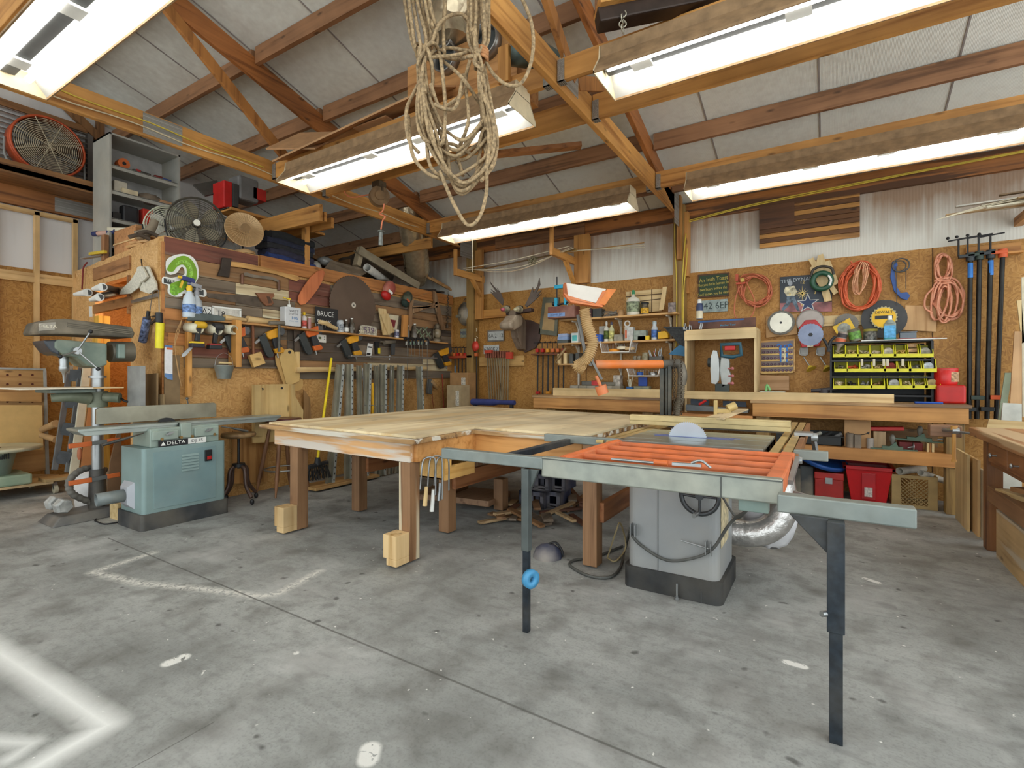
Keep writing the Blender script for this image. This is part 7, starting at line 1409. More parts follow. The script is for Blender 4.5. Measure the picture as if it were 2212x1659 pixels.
for r_,(p0,p1,py,n_) in enumerate(rows_):
    for k in range(n_):
        px=p0+(k+.5)*(p1-p0)/n_; q=oy(px,py,ya-.02 if r_ else ya); dx=0
        if r_==2 and k>=4: q.x+=.03
        nm_,cc_=cont[ci]; ci+=1; lab=('top row','middle row','bottom row')[r_]+' yellow bin holding '+nm_
        if first: o=proto; first=False; o.location=(q.x,q.y+.10,q.z); o['label']=lab
        else: o=dup(proto,(q.x,q.y+.10,q.z),None,lab)
        m=M(); mm_=mat(cc_,.6,.1,.3,30); o2=(q.x,q.y+.08,q.z+.03)
        if r_==0 and k==6:
            for j in range(3): m.box(o2[0]-.045,o2[0]+.04,o2[1]-.04+.03*j,o2[1]+.02+.03*j,q.z+.01+.045*j,q.z+.045+.045*j)
        elif k in (4,7): m.cyl((o2[0],o2[1]-.05,o2[2]+.02),(o2[0],o2[1]-.02,o2[2]+.03),.042,n=16)
        else:
            for j in range(7): m.tube([(o2[0]+random.uniform(-.04,.04),o2[1]+random.uniform(-.06,.03),o2[2]+random.uniform(-.015,.045)) for _ in range(3)],random.uniform(.004,.012),6,k=3)
        solo('bin_contents',nm_+' heaped in the '+('top','middle','bottom')[r_]+' row of yellow bins','hardware',m,mm_,'loose hardware in the yellow bins','stuff')
# goods on top of the rack
zt=a.z+.015
def ont(px,y=6.42): p=oy(px,740,y); return Vector((p.x,y,zt))
q=ont(1922,6.33); t=thing('mouthwash_bottle','clear bottle with white cap, blue label and teal liquid','bottle',q); m=M(); rbox(m,q.x-.05,q.x+.05,q.y-.025,q.y+.025,zt,zt+.12,.015); part('liquid',m,mat((24,130,140),.3),t); m=M(); rbox(m,q.x-.05,q.x+.05,q.y-.025,q.y+.025,zt+.12,zt+.17,.015); m.lathe([(.045,.17),(.03,.2),(.018,.21)],q,16); part('bottle',m,mat((150,160,150),.3),t); m=M(); m.lathe([(.02,.205),(.018,.25),(0,.251)],q,14); part('cap',m,WHITE,t); m=M(); m.box(q.x-.046,q.x+.046,q.y-.027,q.y-.0255,zt+.03,zt+.15); part('label',m,mat((90,170,220),.5,0,.3,30),t)
q=ont(1880); t=thing('parts_jar','clear jar with olive lid full of grey fixings','jar',q); m=M(); m.lathe([(.058,0),(.06,.01),(.06,.10),(.05,.11)],q,18); part('jar',m,mat((110,108,100),.3,.1,.6,50),t); m=M(); m.lathe([(.06,.105),(.06,.13),(0,.131)],q,18); part('lid',m,mat((150,140,60),.5),t)
q=ont(1850); t=thing('parts_jar','tilted clear jar with a green printed label','jar',q); m=M(Tr(q)@Ry(-.2)); m.lathe([(.055,0),(.056,.12),(.048,.13)],(0,0,0.01),18); part('jar',m,mat((120,116,90),.3,0,.3),t); m=M(Tr(q)@Ry(-.2)); m.lathe([(.057,.02),(.057,.10)],(0,0,.01),18); part('label',m,mat((110,160,70),.5,0,.5,30),t)
q=ont(1812,6.35)+Vector((0,0,-.05)); t=thing('glue_bottle','brown and orange labelled bottle held upside down in a black clamp','bottle',q); m=M(Tr(q)@Ry(.25)); m.lathe([(.012,0),(.02,.05),(.04,.08),(.045,.1),(.045,.2),(.04,.21)],(0,0,-.05),16); part('body',m,mat((150,136,124),.4,0,.2),t); m=M(Tr(q)@Ry(.25)); m.lathe([(.0455,.1),(.0455,.14)],(0,0,-.05),16); m.k=1; m.lathe([(.0456,.15),(.0456,.19)],(0,0,-.05),16); part('label',m,[mat((214,110,70),.5),mat((60,50,50),.5)],t)
t=thing('spring_clamp','black hand spring clamp standing at the left end of the bin rack','clamp',ont(1795,6.3)); q=ont(1793,6.28); m=M(); m.tube([q+Vector((-.06,0,.04)),q+Vector((-.03,0,-.02)),q+Vector((.0,0,-.1))],.014,7,k=3); m.tube([q+Vector((.05,0,.06)),q+Vector((.0,0,.0)),q+Vector((-.02,0,-.1))],.014,7,k=3); part('jaws',m,BLACK,t)
q=ont(1962,6.35); m=M(); m.box(q.x-.07,q.x+.06,6.31,6.39,zt+.015,zt+.075); m.box(q.x-.075,q.x+.065,6.305,6.395,zt+.075,zt+.085); solo('lidded_box','small clear box with dark lid right of the teal bottle','box',m,mat((96,104,112),.3),b=.003)
for i,(p0,p1,dz,c_,lab) in enumerate(((1860,2045,.0,(206,204,196),'long pale metal strip lying on the bin rack top'),(1940,2025,.008,(140,60,56),'dark red strip on top of the pale metal strip'))):
    x0=ont(p0,6.3).x; x1=ont(p1,6.3).x; m=M(); m.box(x0,x1,6.28+.02*i,6.33,zt+dz,zt+dz+.009); solo('metal_strip',lab,'strip',m,mat(c_,.4,.3))
for i,px in enumerate((1862,1888,1909,1917,1950)):
    q=oy(px,783,ya-.04); m=M(); m.cb((q.x,q.y,q.z),(.022,.01,.07)); solo('white_clip',('clip below the tangled hooks bin','clip below the hose fitting bin','left clip of the pair below the tape measure bin','right clip of the pair below the tape measure bin','pale cap hooked between the clip bin and block bin')[i],'clip',m,mat((206,196,170),.5),'pale clips hooked on the top yellow bins',b=.003)
# red case and coffee can on the bench
q=oy(2058,855,6.3); t=thing('red_case','flat red metal case at the right end of the bench','case',(q.x,6.3,1.0)); x0=oy(2023,855,6.2).x; x1=oy(2088,855,6.2).x; m=M(); m.box(x0,x1,6.2,6.42,1.0,1.175); part('case',m,mat((186,30,24),.45,0,.1),t,b=.02)
q=Vector((oy(2042,830,6.33).x,6.33,1.175)); t=thing('coffee_tub','red oval plastic coffee tub on the flat red case','tub',q); m=M(); m.lathe([(.085,0),(.09,.01),(.095,.14),(.088,.145)],q,22); part('tub',m,mat((206,34,30),.35),t); m=M(); m.lathe([(.096,.14),(.096,.16),(0,.161)],q,22); part('lid',m,mat((196,60,54),.4),t); m=M(); m.box(q.x+.03,q.x+.085,q.y-.088,q.y-.078,q.z+.03,q.z+.12); part('label',m,mat((190,150,110),.5,0,.4,50),t)
a=oy(1975,868,6.1); m=M(); m.box(a.x-.0,oy(2036,868,6.1).x,6.06,6.12,1.0,1.018); solo('blue_tool','flat blue plastic tool on the bench edge beside the pale board','tool',m,mat((30,80,170),.5),b=.006)
# pipe clamps far right
for i,(px0,px1,py0,c_,tape) in enumerate(((2096,2093,548,mat((60,64,66),.5,.5),1),(2116,2110,545,mat((60,72,64),.5,.4),0),(2140,2132,542,mat((60,64,66),.5,.5),1),(2166,2152,540,mat((210,90,40),.5),0))):
    t=bthing('pipe_clamp',('long black pipe clamp with blue tape, first from the left on the right wall','long black pipe clamp without tape, second of the four tall ones','long black pipe clamp with blue tape, third of the four tall ones','long black pipe clamp with orange heads, nearest the leaning boards')[i],'clamp',px1,905,'tall pipe clamps on the right',.10)
    a=bq(px0,py0+5,.12); b_=bq(px1,905,.12); m=M(); m.cyl(a,b_,.020,n=10); part('pipe',m,mat((40,38,34),.4,.5,.3),t)
    m=M(); m.cyl(a+Vector((0,0,.03)),a+Vector((0,0,-.05)),.034); m.cb(a+Vector((-.03,-.01,0)),(.12,.05,.03)); part('head',m,c_,t,b=.004)
    m=M(); s_=a+Vector((-.09,-.02,0)); m.cyl(s_,s_+Vector((0,0,.16)),.008); m.tube([s_+Vector((-.08,0,.16)),s_+Vector((.1,0,.18))],.007); m.sph(s_+Vector((-.08,0,.19)),.015,5); part('screw',m,BLACK,t)
    if tape: m=M(); m.cyl(a+Vector((0,0,-.07)),a+Vector((0,0,-.21)),.0215,n=10); part('tape',m,mat((44,120,200),.5),t)
    q=b_.lerp(a,.13 if i%2 else .06); m=M(); m.cb(q,(.1,.06,.04)); part('tail_jaw',m,c_,t,b=.004)
bsolo('clamp_ledge','pine ledge holding the tall pipe clamps','ledge',R4(2082,556,2205,545,549,560),0,.10,pine('x')); bsolo('clamp_backboard','pine backboard above the tall pipe clamp ledge','board',R4(2085,535,2205,523,548,556),0,.02,pine('x'))
# boards leaning in the right corner
for i,(P,d,c_,lab) in enumerate((([(2170,805),(2185,805),(2140,1098),(2125,1098)],.25,mat((160,176,150),.5),'pale green sheet leaning low beside the tall pipe clamps'),([(2195,650),(2206,648),(2212,740),(2206,742)],.3,pale('z'),'narrow pale lath with white patches leaning top right'),([(2190,716),(2206,716),(2206,940),(2176,940)],.35,wood((206,164,116),(170,124,76),'z'),'wide brown board leaning in the right corner'),([(2165,870),(2206,872),(2206,1085),(2145,1085)],.45,mat((196,196,186),.5),'off-white sheet leaning behind the maple bench'),([(2205,600),(2225,596),(2230,900),(2207,900)],.3,mat((206,196,170),.6),'tall cream roll standing at the right edge'),([(2135,905),(2225,912),(2225,935),(2130,925)],.6,pale('x'),'long pale board across the back of the maple bench'))):
    m=M(WF(BY-d)); PP=wqs(P,BY-d); m.prism(PP,0,.02); solo('leaning_board',lab,'board',m,c_,'boards in the right corner',b=.001)
# plank flag
t=bthing('plank_flag','dark and honey wooden plank flag hung high on the back wall','wall art',1750,480); 
A_=wq(1641,462,BY); B_=wq(1857,512,BY); xa,xb=A_[0],B_[0]; z1_=3.24; z0_=2.755; n_=9; hh=(z1_-z0_)/n_
FA=wood((206,148,76),(120,80,40),'x',worn=(110,70,34)); FB=wood((120,78,40),(58,36,20),'x',worn=(90,56,28)); FC=wood((110,72,44),(64,40,26),'x')
for k in range(n_): m=M(WF(BY)); m.box(xa,xb,z0_+k*hh+.002,z0_+(k+1)*hh-.001,.0,.035+.003*(k%2)); part('stripe',m,(FA,FB)[k%2],t,b=.002)
m=M(WF(BY)); m.box(xa,xa+(xb-xa)*.37,z0_+hh*4,z1_,.03,.048); part('canton',m,FC,t,b=.002)
# yellow and white cable along the header, down the posts
m=M(); m.tube([(T2+.1,6.56,3.20),(-.9,6.585,3.27),(-.4,6.585,3.30),(.3,6.585,3.33),(1.2,6.585,3.36),(2.4,6.585,3.40)],.007,5,k=4); m.tube([(T2+.1,6.56,3.18),(-.9,6.585,3.255),(-.2,6.585,3.29),(.3,6.585,3.315),(1.2,6.585,3.35),(2.4,6.585,3.38)],.007,5,k=4)
YC=mat((214,186,70),.5); solo('yellow_cable','twin yellow cables looping along the header above the plank flag','cable',m,YC)
m=M(); m.tube([(T2+.1,6.56,3.20),(T2-.02,6.47,3.2),(T2-.04,6.47,3.0),(T2-.02,6.48,2.4),(T2-.02,6.48,1.8),(T2-.03,6.48,1.62)],.008,5,k=4); m.tube([(T2+.1,6.56,3.2),(T2+.08,6.48,2.9),(T2+.05,6.48,2.4),(T2+.05,6.48,1.7)],.008,5,k=4); m.tube([(T2+.1,6.56,3.2),(T2+.1,6.49,2.7),(T2+.065,6.48,2.3),(T2+.065,6.48,1.7)],.008,5,k=4); solo('yellow_cable','yellow cables running down the middle wall post','cable',m,YC)
for i,(z0,c_,d,lab) in enumerate(((3.37,YC,.0,'yellow cable stapled along the bottom chord over the cabinet'),(3.30,mat((214,196,160),.5),.002,'white cable stapled along the bottom chord over the cabinet'))):
    m=M(); pts=[(T1+.03+d,y,z0+.012*math.sin(y*7+i)+(-.02*(y-1) if i==0 else 0)+ (0 if y<5.9 else -.03)) for y in [k*.25 for k in range(-1,(13 if i==0 else 22))]]; m.tube(pts,.006,5,k=2); solo('chord_cable',lab,'cable',m,c_)
# ================================================================ things on the loft and high up
LZ=2.585
def lo(px,py,x): return ox(px,py,x)
# tall shelf cabinet
t=thing('shelf_cabinet','tall dusty grey open steel shelf cabinet standing on the loft','cabinet',(-7.1,2.8,2.53)); SC=mat((176,174,164),.5,.1,.1,4,dust=.3); SCI=mat((150,148,146),.5,.1,.1)
fx=-6.9; y0,y1=2.50,3.20; zt_=4.02
m=M(); m.box(fx-.45,fx,y0-.02,y0,2.53,zt_); part('side',m,SC,t); m=M(); m.box(fx-.45,fx,y1,y1+.02,2.53,zt_); part('side',m,SC,t)
m=M(); m.box(fx-.45,fx-.43,y0,y1,2.53,zt_); part('back',m,mat((190,186,180),.5),t); m=M(); m.box(fx-.45,fx,y0-.02,y1+.02,zt_-.02,zt_); part('top',m,SC,t)
SHZ=(2.75,3.05,3.37,3.66)
for z in SHZ: m=M(); m.box(fx-.42,fx-.02,y0,y1,z,z+.01); m.box(fx-.05,fx-.02,y0,y1,z-.035,z+.012); part('shelf',m,SC,t,b=.002)
def cab(y,z,w_,h,c_,lab,name,cat,b=.006,d=.12,x=None): 
    x=x or fx-.14; m=M(); m.box(x-d/2,x+d/2,y-w_/2,y+w_/2,z+.012,z+.012+h); solo(name,lab,cat,m,mat(c_,.5,0,.15),b=b)
q=lo(265,328,fx-.1); m=M(); m.cyl((fx-.16,q.y,3.672+.06),(fx-.06,q.y,3.672+.06),.06,n=18); m.k=1; m.cyl((fx-.06,q.y,3.732),(fx-.055,q.y,3.732),.02); solo('tape_reel','orange reel on the upper cabinet shelf','reel',m,[ORANGE,BLACK])
cab(2.84,3.66,.20,.045,(70,66,58),'dark pouch on the upper cabinet shelf','pouch','pouch',.02); cab(2.80,3.66,.05,.05,(190,44,40),'small red block on the upper cabinet shelf','block','block'); cab(3.02,3.66,.10,.05,(120,40,36),'red tool half behind the blue one on the upper cabinet shelf','tool','tool',.015); cab(3.10,3.66,.12,.04,(60,80,140),'blue and white tool at the right of the upper cabinet shelf','tool','tool',.01)
cab(2.62,3.37,.13,.14,(206,196,176),'pale carton at the left of the middle cabinet shelf','carton','carton'); cab(2.70,3.37,.16,.06,(214,196,160),'low cream carton with red mark on the middle cabinet shelf','carton','carton',.004,.1,fx-.09)
m=M(); m.sph((fx-.16,2.95,3.42),(.10,.13,.06),8,.15); solo('rag_bundle','crumpled grey-brown rag on the middle cabinet shelf','rag',m,mat((128,112,94),.9,0,.2)); cab(3.09,3.37,.14,.05,(196,150,110),'flat carton with red and blue print on the middle cabinet shelf','carton','carton')
cab(2.72,3.05,.16,.20,(48,48,50),'black plastic tub on the lower cabinet shelf','tub','tub',.02); cab(2.90,3.05,.11,.21,(206,52,36),'upright red case on the lower cabinet shelf','case','case',.006); cab(2.58,3.05,.08,.09,(60,58,56),'low dark box at the left of the lower cabinet shelf','box','box')
# large gable fan
t=thing('drum_fan','large orange-rimmed drum fan mounted high on the gable wall','fan',(-7.86,2.22,3.62)); c_=Vector((-7.86,2.2,3.95)); RR=.325
m=M(); m.pipe(c_+Vector((-.10,0,0)),c_+Vector((.10,0,0)),RR+.02,RR+.005,40); m.ring(c_+Vector((.10,0,0)),RR+.01,.014,(1,0,0),40); part('drum',m,mat((196,84,44),.5,.1,.15),t)
GR=mat((196,180,150),.5,.3,.1)
m=M()
for k in range(1,18): m.ring(c_+Vector((.11+.02*(1-k/18),0,0)),RR*k/18,.004,(1,0,0),36,4)
for k in range(8): a_=PI*2*k/8+.4; m.tube([c_+Vector((.13,0,0)),c_+Vector((.11,RR*math.cos(a_),RR*math.sin(a_)))],.005,4)
part('grille',m,GR,t)
m=M(); m.cyl(c_+Vector((-.05,0,0)),c_+Vector((.12,0,0)),.06,.05); part('hub',m,mat((130,112,90),.6,.2,.2),t)
def fanblade(m,c,ax,R,a0,w_=.5,tw=.05,n=8):
    """twisted broad fan blade in the plane normal to ax, spun to angle a0"""
    ax=Vector(ax).normalized(); u=Vector((0,0,1)).cross(ax).normalized(); v=ax.cross(u); V=[]
    for i in range(n+1):
        f=i/n; r_=R*(.18+.78*f); ww=w_*math.sin(PI*min(1,.25+.72*f))**.7
        for s_ in (-1,1):
            a_=a0+s_*ww*.5+.25*f; V.append(Vector(c)+(u*math.cos(a_)+v*math.sin(a_))*r_+ax*(tw*s_*(1-.4*f)))
    F_=[(2*i,2*i+1,2*i+3,2*i+2) for i in range(n)]; b_=len(V); V2=V+[p+ax*.004 for p in V]
    m.add(V2,F_+[tuple(b_+j for j in reversed(f)) for f in F_],True)
for k in range(4): m=M(); fanblade(m,c_,(1,0,0),RR*.95,k*PI/2+.3,.9,.03); part('blade',m,mat((120,104,86),.5,.2,.2),t)
m=M(); m.tube([c_+Vector((.0,-.36,.0)),c_+Vector((.06,-.36,-.25)),c_+Vector((.06,-.2,-.36)),c_+Vector((.06,.3,-.37)),c_+Vector((.02,.36,-.3)),c_+Vector((0,.36,0))],.012,6,k=4); part('yoke',m,GREY,t)
t=thing('louvre_vent','dusty aluminium louvre shutter behind the orange drum fan','vent',(-7.97,2.15,3.62))
for k in range(12): z=3.64+k*.062; m=M(); m.bar((-7.96,1.2,z),(-7.96,2.62,z),.05,.01,(.6,0,1)); part('slat',m,mat((150,140,128),.4,.6,.15,dust=.4),t)
m=M(); m.box(-8.0,-7.93,2.62,2.68,3.6,4.4); part('frame',m,mat((110,104,98),.5,.3),t)
m=M(); m.box(-7.98,-7.4,1.0,2.68,3.44,3.50) ; m.box(-7.45,-7.4,1.0,2.72,3.42,3.56); solo('fan_shelf','rough timber ledge carrying the orange drum fan','shelf',m,brown('y'),b=.003)
m=M(); m.bar((-7.43,2.74,3.44),(-7.9,2.76,4.15),.02,.12,(1,0,.3)); solo('ledge_brace','dark thin board brace slanting down to the fan ledge','brace',m,mat((120,108,90),.7))
# floor fans on the loft
def fan(x,y,z,R,ax,blades,label,cage,bl,hubm,group,rings=14,sp=10,wd=.9,th=.11,name='fan'):
    ax=Vector(ax).normalized(); c=Vector((x,y,z+R)); t=thing(name,label,'fan',(x,y,z),group)
    u=Vector((0,0,1)).cross(ax).normalized(); v=ax.cross(u)
    m=M()
    for k in range(2,rings+1): f=k/rings; m.ring(c+ax*(th*math.sqrt(max(0,1-f*f*.85))),R*f,.003,ax,32,4)
    for k in range(sp): a_=2*PI*k/sp+.2; d=u*math.cos(a_)+v*math.sin(a_); m.tube([c+ax*th+d*R*.1,c+ax*th*.8+d*R*.55,c+ax*th*.38+d*R],.0026,4,k=3)
    m.ring(c+ax*.04,R,.006,ax,36,6); part('front_grille',m,cage,t)
    m=M()
    for k in range(3,rings+1,2): f=k/rings; m.ring(c-ax*(th*.8*math.sqrt(max(0,1-f*f*.9))),R*f,.0022,ax,28,4)
    m.ring(c-ax*.03,R,.006,ax,36,6); part('rear_grille',m,cage,t)
    for k in range(blades): m=M(); fanblade(m,c,ax,R*.93,2*PI*k/blades+.5,wd,.025); part('blade',m,bl,t)
    m=M(); m.cyl(c-ax*.10,c+ax*.05,R*.16,R*.13,18); part('motor',m,mat((60,56,50),.5,.2),t)
    m=M(); m.cyl(c+ax*(th-.01),c+ax*(th+.012),R*.13,R*.12,20); part('badge',m,hubm,t)
    m=M(); m.tube([c+u*R*1.05+ax*.02,c+u*R*.95-v*R*.6+ax*.06,c+u*R*.5-v*R*1.0+ax*.1,c-u*R*.5-v*R*1.0+ax*.1,c-u*R*.95-v*R*.6+ax*.06,c-u*R*1.05+ax*.02],.008,6,k=3); part('stand',m,BLACK,t)
    return t
q=ox(425,467,-5.62); fan(-5.62,q.y,LZ+.0,.265,(.9,-.42,-.12),5,'dark wire floor fan with silver hub, in front on the loft edge',mat((84,78,66),.5,.4),mat((150,140,116),.5,.1,.1,dust=.4),mat((196,190,176),.4,.5),'fans on the loft')
q=ox(368,485,-5.95); fan(-5.95,q.y,LZ,.235,(.95,-.25,0),7,'white fan half hidden at the left of the dark wire fan',mat((206,206,180),.5),mat((226,222,212),.5),WHITE,'fans on the loft',12)
q=ox(465,505,-5.9); fan(-5.9,q.y,LZ-.02,.27,(.95,-.2,.1),5,'white wire fan behind, right of the dark wire fan',mat((200,198,190),.5,.2),mat((190,188,180),.5),WHITE,'fans on the loft',16)
# parabolic tan heater fan
q=ox(528,496,-5.38); t=thing('dish_heater','tan wire dish heater fan tilted at the loft edge','heater',(q.x,q.y,LZ)); ax=Vector((.93,-.32,.18)).normalized(); c=q; u=Vector((0,0,1)).cross(ax).normalized(); v=ax.cross(u); R=.19; TN=mat((206,170,122),.4,.3,.08)
m=M(); m.T=FR(c-ax*.05,u,v,ax); m.lathe([(.01,-.06),(.06,-.05),(.13,-.01),(R,.05),(R+.004,.055),(R-.006,.052),(.125,0),(.05,-.035),(.01,-.04)],(0,0,0),30); part('dish',m,TN,t)
m=M()
for k in range(36): a_=2*PI*k/36; d=u*math.cos(a_)+v*math.sin(a_); m.tube([c+d*R,c+d*R*.6+ax*.045,c+d*R*.2+ax*.06],.0018,4)
for f in (.35,.7): m.ring(c+ax*(.06-.03*f),R*f,.002,ax,28,4)
m.ring(c,R,.006,ax,36); part('grille',m,TN,t)
m=M(); m.cyl(c-ax*.02,c+ax*.065,.05,.045,20); part('element_cap',m,mat((150,120,84),.4,.3),t)
m=M(); m.lathe([(.11,-.0),(.10,.03),(.05,.05),(.02,.06)],(q.x-.02,q.y+.02,LZ),20); part('base',m,TN,t)
# folded clothes
CL=((.0,(44,60,110),.07,'blue folded trousers at the bottom of the clothes pile'),(.07,(50,48,66),.07,'dark purple-grey folded garment second in the clothes pile'),(.14,(40,40,44),.06,'charcoal folded garment third in the clothes pile'),(.20,(36,40,58),.06,'navy folded jacket fourth in the clothes pile'),(.26,(30,32,34),.08,'black folded garment on top of the clothes pile'))
ya_=ox(570,560,-5.5).y; yb_=ox(665,570,-5.5).y
random.seed(8)
for z,c_,h,lab in CL:
    a=Vector((-5.5,ya_+random.uniform(-.03,.03),LZ+z+h/2)); b_=Vector((-5.48,yb_+random.uniform(-.04,.02),LZ+z+h/2-.02)); m=M()
    for k in range(3): m.tube([a+Vector((-.10+.09*k,0,random.uniform(-.01,.01))),a.lerp(b_,.35)+Vector((-.10+.09*k,0,.015)),a.lerp(b_,.7)+Vector((-.10+.09*k,0,-.01)),b_+Vector((-.10+.09*k,0,random.uniform(-.01,.01)))],h*.62,9,k=5)
    m.bar(a,b_,.22,h*.8); solo('folded_clothes',lab,'clothes',m,mat(c_,.9,0,.25,20,bump=.3),'folded clothes on the loft')
q=ox(683,578,-5.42); m=M(); m.sph(q,(.05,.07,.08),8,.1); m.sph(q+Vector((0,.03,-.06)),(.03,.03,.04),6,.1); solo('plastic_bag','clear crinkled plastic bag hanging off the clothes pile','bag',m,mat((176,172,160),.25,.1,.2,bump=.6))
# cedar box, boards etc. at the left end of the loft
t=thing('cedar_box','cedar box with sapwood streaks on the store room roof corner','box',(-6.3,2.6,LZ)); a=ox(225,555,-6.2)
m=M(); m.box(-6.72,-6.2,2.46,2.95,2.56,2.86); part('carcass',m,wood((206,150,98),(166,110,64),'y'),t,b=.003); m=M(); m.box(-6.723,-6.19,2.45,2.96,2.70,2.715); part('sapwood_band',m,wood((226,190,136),(206,166,110),'y'),t)
m=M(); m.bar((-6.95,2.5,2.92),(-6.1,3.2,2.95),.10,.035); solo('white_board','long cream board lying over the cedar box','board',m,CREAM,b=.003)
t=thing('dark_roll','blue-ended pink roll lying left of the cedar box','roll',(-7.1,2.5,2.87)); m=M(); m.cyl((-7.15,2.46,2.9),(-6.98,2.50,2.9),.025); part('roll',m,mat((206,166,150),.6),t); m=M(); m.cyl((-7.22,2.44,2.9),(-7.15,2.46,2.9),.028); m.cyl((-6.98,2.50,2.9),(-6.86,2.53,2.9),.028); part('blue_end',m,mat((48,56,100),.6),t)
m=M(); m.box(-6.95,-6.86,2.42,2.46,2.56,2.84); solo('upright_offcut','upright brown offcut standing left of the cedar box','offcut',m,wood((170,120,80),(120,80,48),'z'))
for i,(x,y,z,l,r_,lab) in enumerate(((-6.02,2.42,LZ,.34,.1,'flat pine offcut lying lowest before the cedar box'),(-5.98,2.44,LZ+.03,.28,.35,'flat pine offcut second in the stack before the cedar box'),(-5.85,2.46,LZ+.06,.24,-.2,'small pine offcut topmost before the cedar box'),(-5.7,2.44,LZ,.3,.6,'brown offcut under the plastic funnel parts'))):
    m=M(Tr(x,y,z)@Rz(r_)); m.box(-l/2,l/2,-.04,.05,0,.026); solo('offcut',lab,'offcut',m,wood((206,160,104),(160,112,62),'x'),'offcuts on the loft corner',b=.002)
q=ox(325,500,-5.75); m=M(); m.tube([q+Vector((-.05,-.1,-.06)),q+Vector((0,-.03,-.02)),q+Vector((0,.02,.06)),q+Vector((0,.04,.12))],lambda v:.05-.015*v,10,k=4); solo('grey_boot','dusty grey rubber boot shape lying before the white fan','boot',m,mat((130,116,96),.8,0,.2,dust=.4))
for i,(px,py,lab) in enumerate(((300,512,'dark twisted tool scrap on the loft corner'),(318,505,'second dark tool scrap nearer the fans'))): q=ox(px,py,-5.65); m=M(); m.tube([q+Vector((0,-.08,-.02)),q+Vector((0,0,.02)),q+Vector((0,.09,0))],.02,6,k=3); solo('tool_scrap',lab,'scrap',m,mat((84,72,60),.7,.2,.3),'tool scraps on the loft corner')
q=ox(195,548,-6.9); t=thing('old_square','yellow-handled square and hardware lying on the loft edge above the red cord','square',(q.x,2.42,2.59)); m=M(); m.bar((-7.35,2.38,2.62),(-6.9,2.42,2.61),.05,.012); part('blade',m,STEEL,t); m=M(); m.bar((-7.1,2.37,2.64),(-6.75,2.39,2.625),.03,.03); part('handle',m,mat((206,176,50),.5),t)
m=M(); m.tube([sw(188,567,.03),sw(180,580,.03),sw(178,610,.03),sw(177,625,.03)],.008,6,k=5); solo('red_cord','short dark red twisted cord on the end wall by the studs','cord',m,mat((130,44,44),.7))
m=M(SW); m.prism(swp([(193,662),(199,662),(200,684),(194,684)],.0),.0,.006); solo('paper_slip','small white paper slip pinned on the end wall','paper',m,WHITE)
# cases under the chord on the rear joist shelf
for i,(px0,px1,py0,py1,c_,lab,b_) in enumerate(((484,502,388,442,(196,36,32),'upright red plastic case on the loft rack',.01),(503,516,395,440,(70,68,66),'dark ribbed case beside the upright red one',.006),(516,560,375,432,(120,118,116),'rounded grey metal case on the loft rack',.03),(547,575,403,428,(190,44,36),'small red box half hidden behind the joist',.004))):
    a=ox(px0,py0,-6.0); e=ox(px1,py1,-6.0); m=M(); m.box(-6.25,-6.0,a.y,e.y,e.z-.05,a.z); solo('tool_case',lab,'case',m,mat(c_,.4,.1,.12),'cases on the loft rack',b=b_)
z_=ox(500,442,-6.0).z-.06; m=M(); m.box(-6.4,-5.9,3.3,4.6,z_-.03,z_); solo('rack_board','rough board of the loft rack under the cases','board',m,pine('y')); 
m=M(); m.bar((-6.1,3.45,z_-.0),(-6.1,3.3,z_-.0),.3,.02); m.bar(ox(430,412,-6.3),ox(480,402,-6.3),.2,.02,(1,0,1)); solo('dark_sheet','dark sloping panel behind the dark wire fan','panel',m,mat((70,66,60),.6))
# loft posts and rack framing beneath the lamp
a=ox(660,445,-5.40); e=ox(662,520,-5.40)
m=M(); m.box(-5.43,-5.36,a.y-.035,a.y+.035,2.58,3.12); solo('loft_post','short pine post rising from the partition top by the clothes pile','post',m,pine('z'),b=.003)
m=M(); m.box(-5.9,-4.95,a.y-.08,a.y-.04,3.05,3.16); m.box(-5.9,-5.0,a.y+.06,a.y+.10,3.02,3.14); solo('rack_joist','short doubled pine joist resting on the loft post','joist',m,pine('x'),b=.003)
# stacked sheets, pipe, metal ladder rail on the loft
m=M(); p=[ox(700,580,-5.5),ox(715,562,-5.5),ox(795,583,-5.42),ox(780,592,-5.35)]; m.add(p+[v_+Vector((0,0,-.03)) for v_ in p],[(0,1,2,3),(7,6,5,4),(0,4,5,1),(1,5,6,2),(2,6,7,3),(3,7,4,0)]); solo('stone_slab','thin dark slab sticking out over the loft edge behind the mill saw blade','slab',m,mat((120,104,84),.8,0,.2))
t=thing('open_carton','open brown cardboard carton behind the dark slab','carton',(-5.9,ox(710,560,-5.9).y,LZ)); 
y0_=ox(672,560,-5.9).y; y1_=ox(755,575,-5.9).y
for bx in ((-6.3,-6.28,y0_,y1_,LZ,3.0),(-5.9,-5.88,y0_,y1_,LZ,2.86),(-6.3,-5.88,y0_,y0_+.02,LZ,3.0),(-6.3,-5.88,y1_-.02,y1_,LZ,2.95)): m=M(); m.box(*bx); part('wall',m,mat((128,96,62),.8),t)
m=M(); m.add([(-5.88,y0_,2.86),(-5.88,y1_,2.86),(-5.66,y1_,2.76),(-5.66,y0_,2.76)]+[(-5.88,y0_,2.85),(-5.88,y1_,2.85),(-5.66,y1_,2.75),(-5.66,y0_,2.75)],[(0,1,2,3),(7,6,5,4),(0,4,5,1),(1,5,6,2),(2,6,7,3),(3,7,4,0)]); part('flap',m,mat((150,114,74),.8),t)
q=ox(705,565,-5.6); m=M(); m.sph(q,(.07,.12,.06),7,.15); solo('plastic_wrap','crumpled clear plastic wrap behind the dark slab','plastic',m,mat((140,140,136),.3,.1,.2,bump=.6))
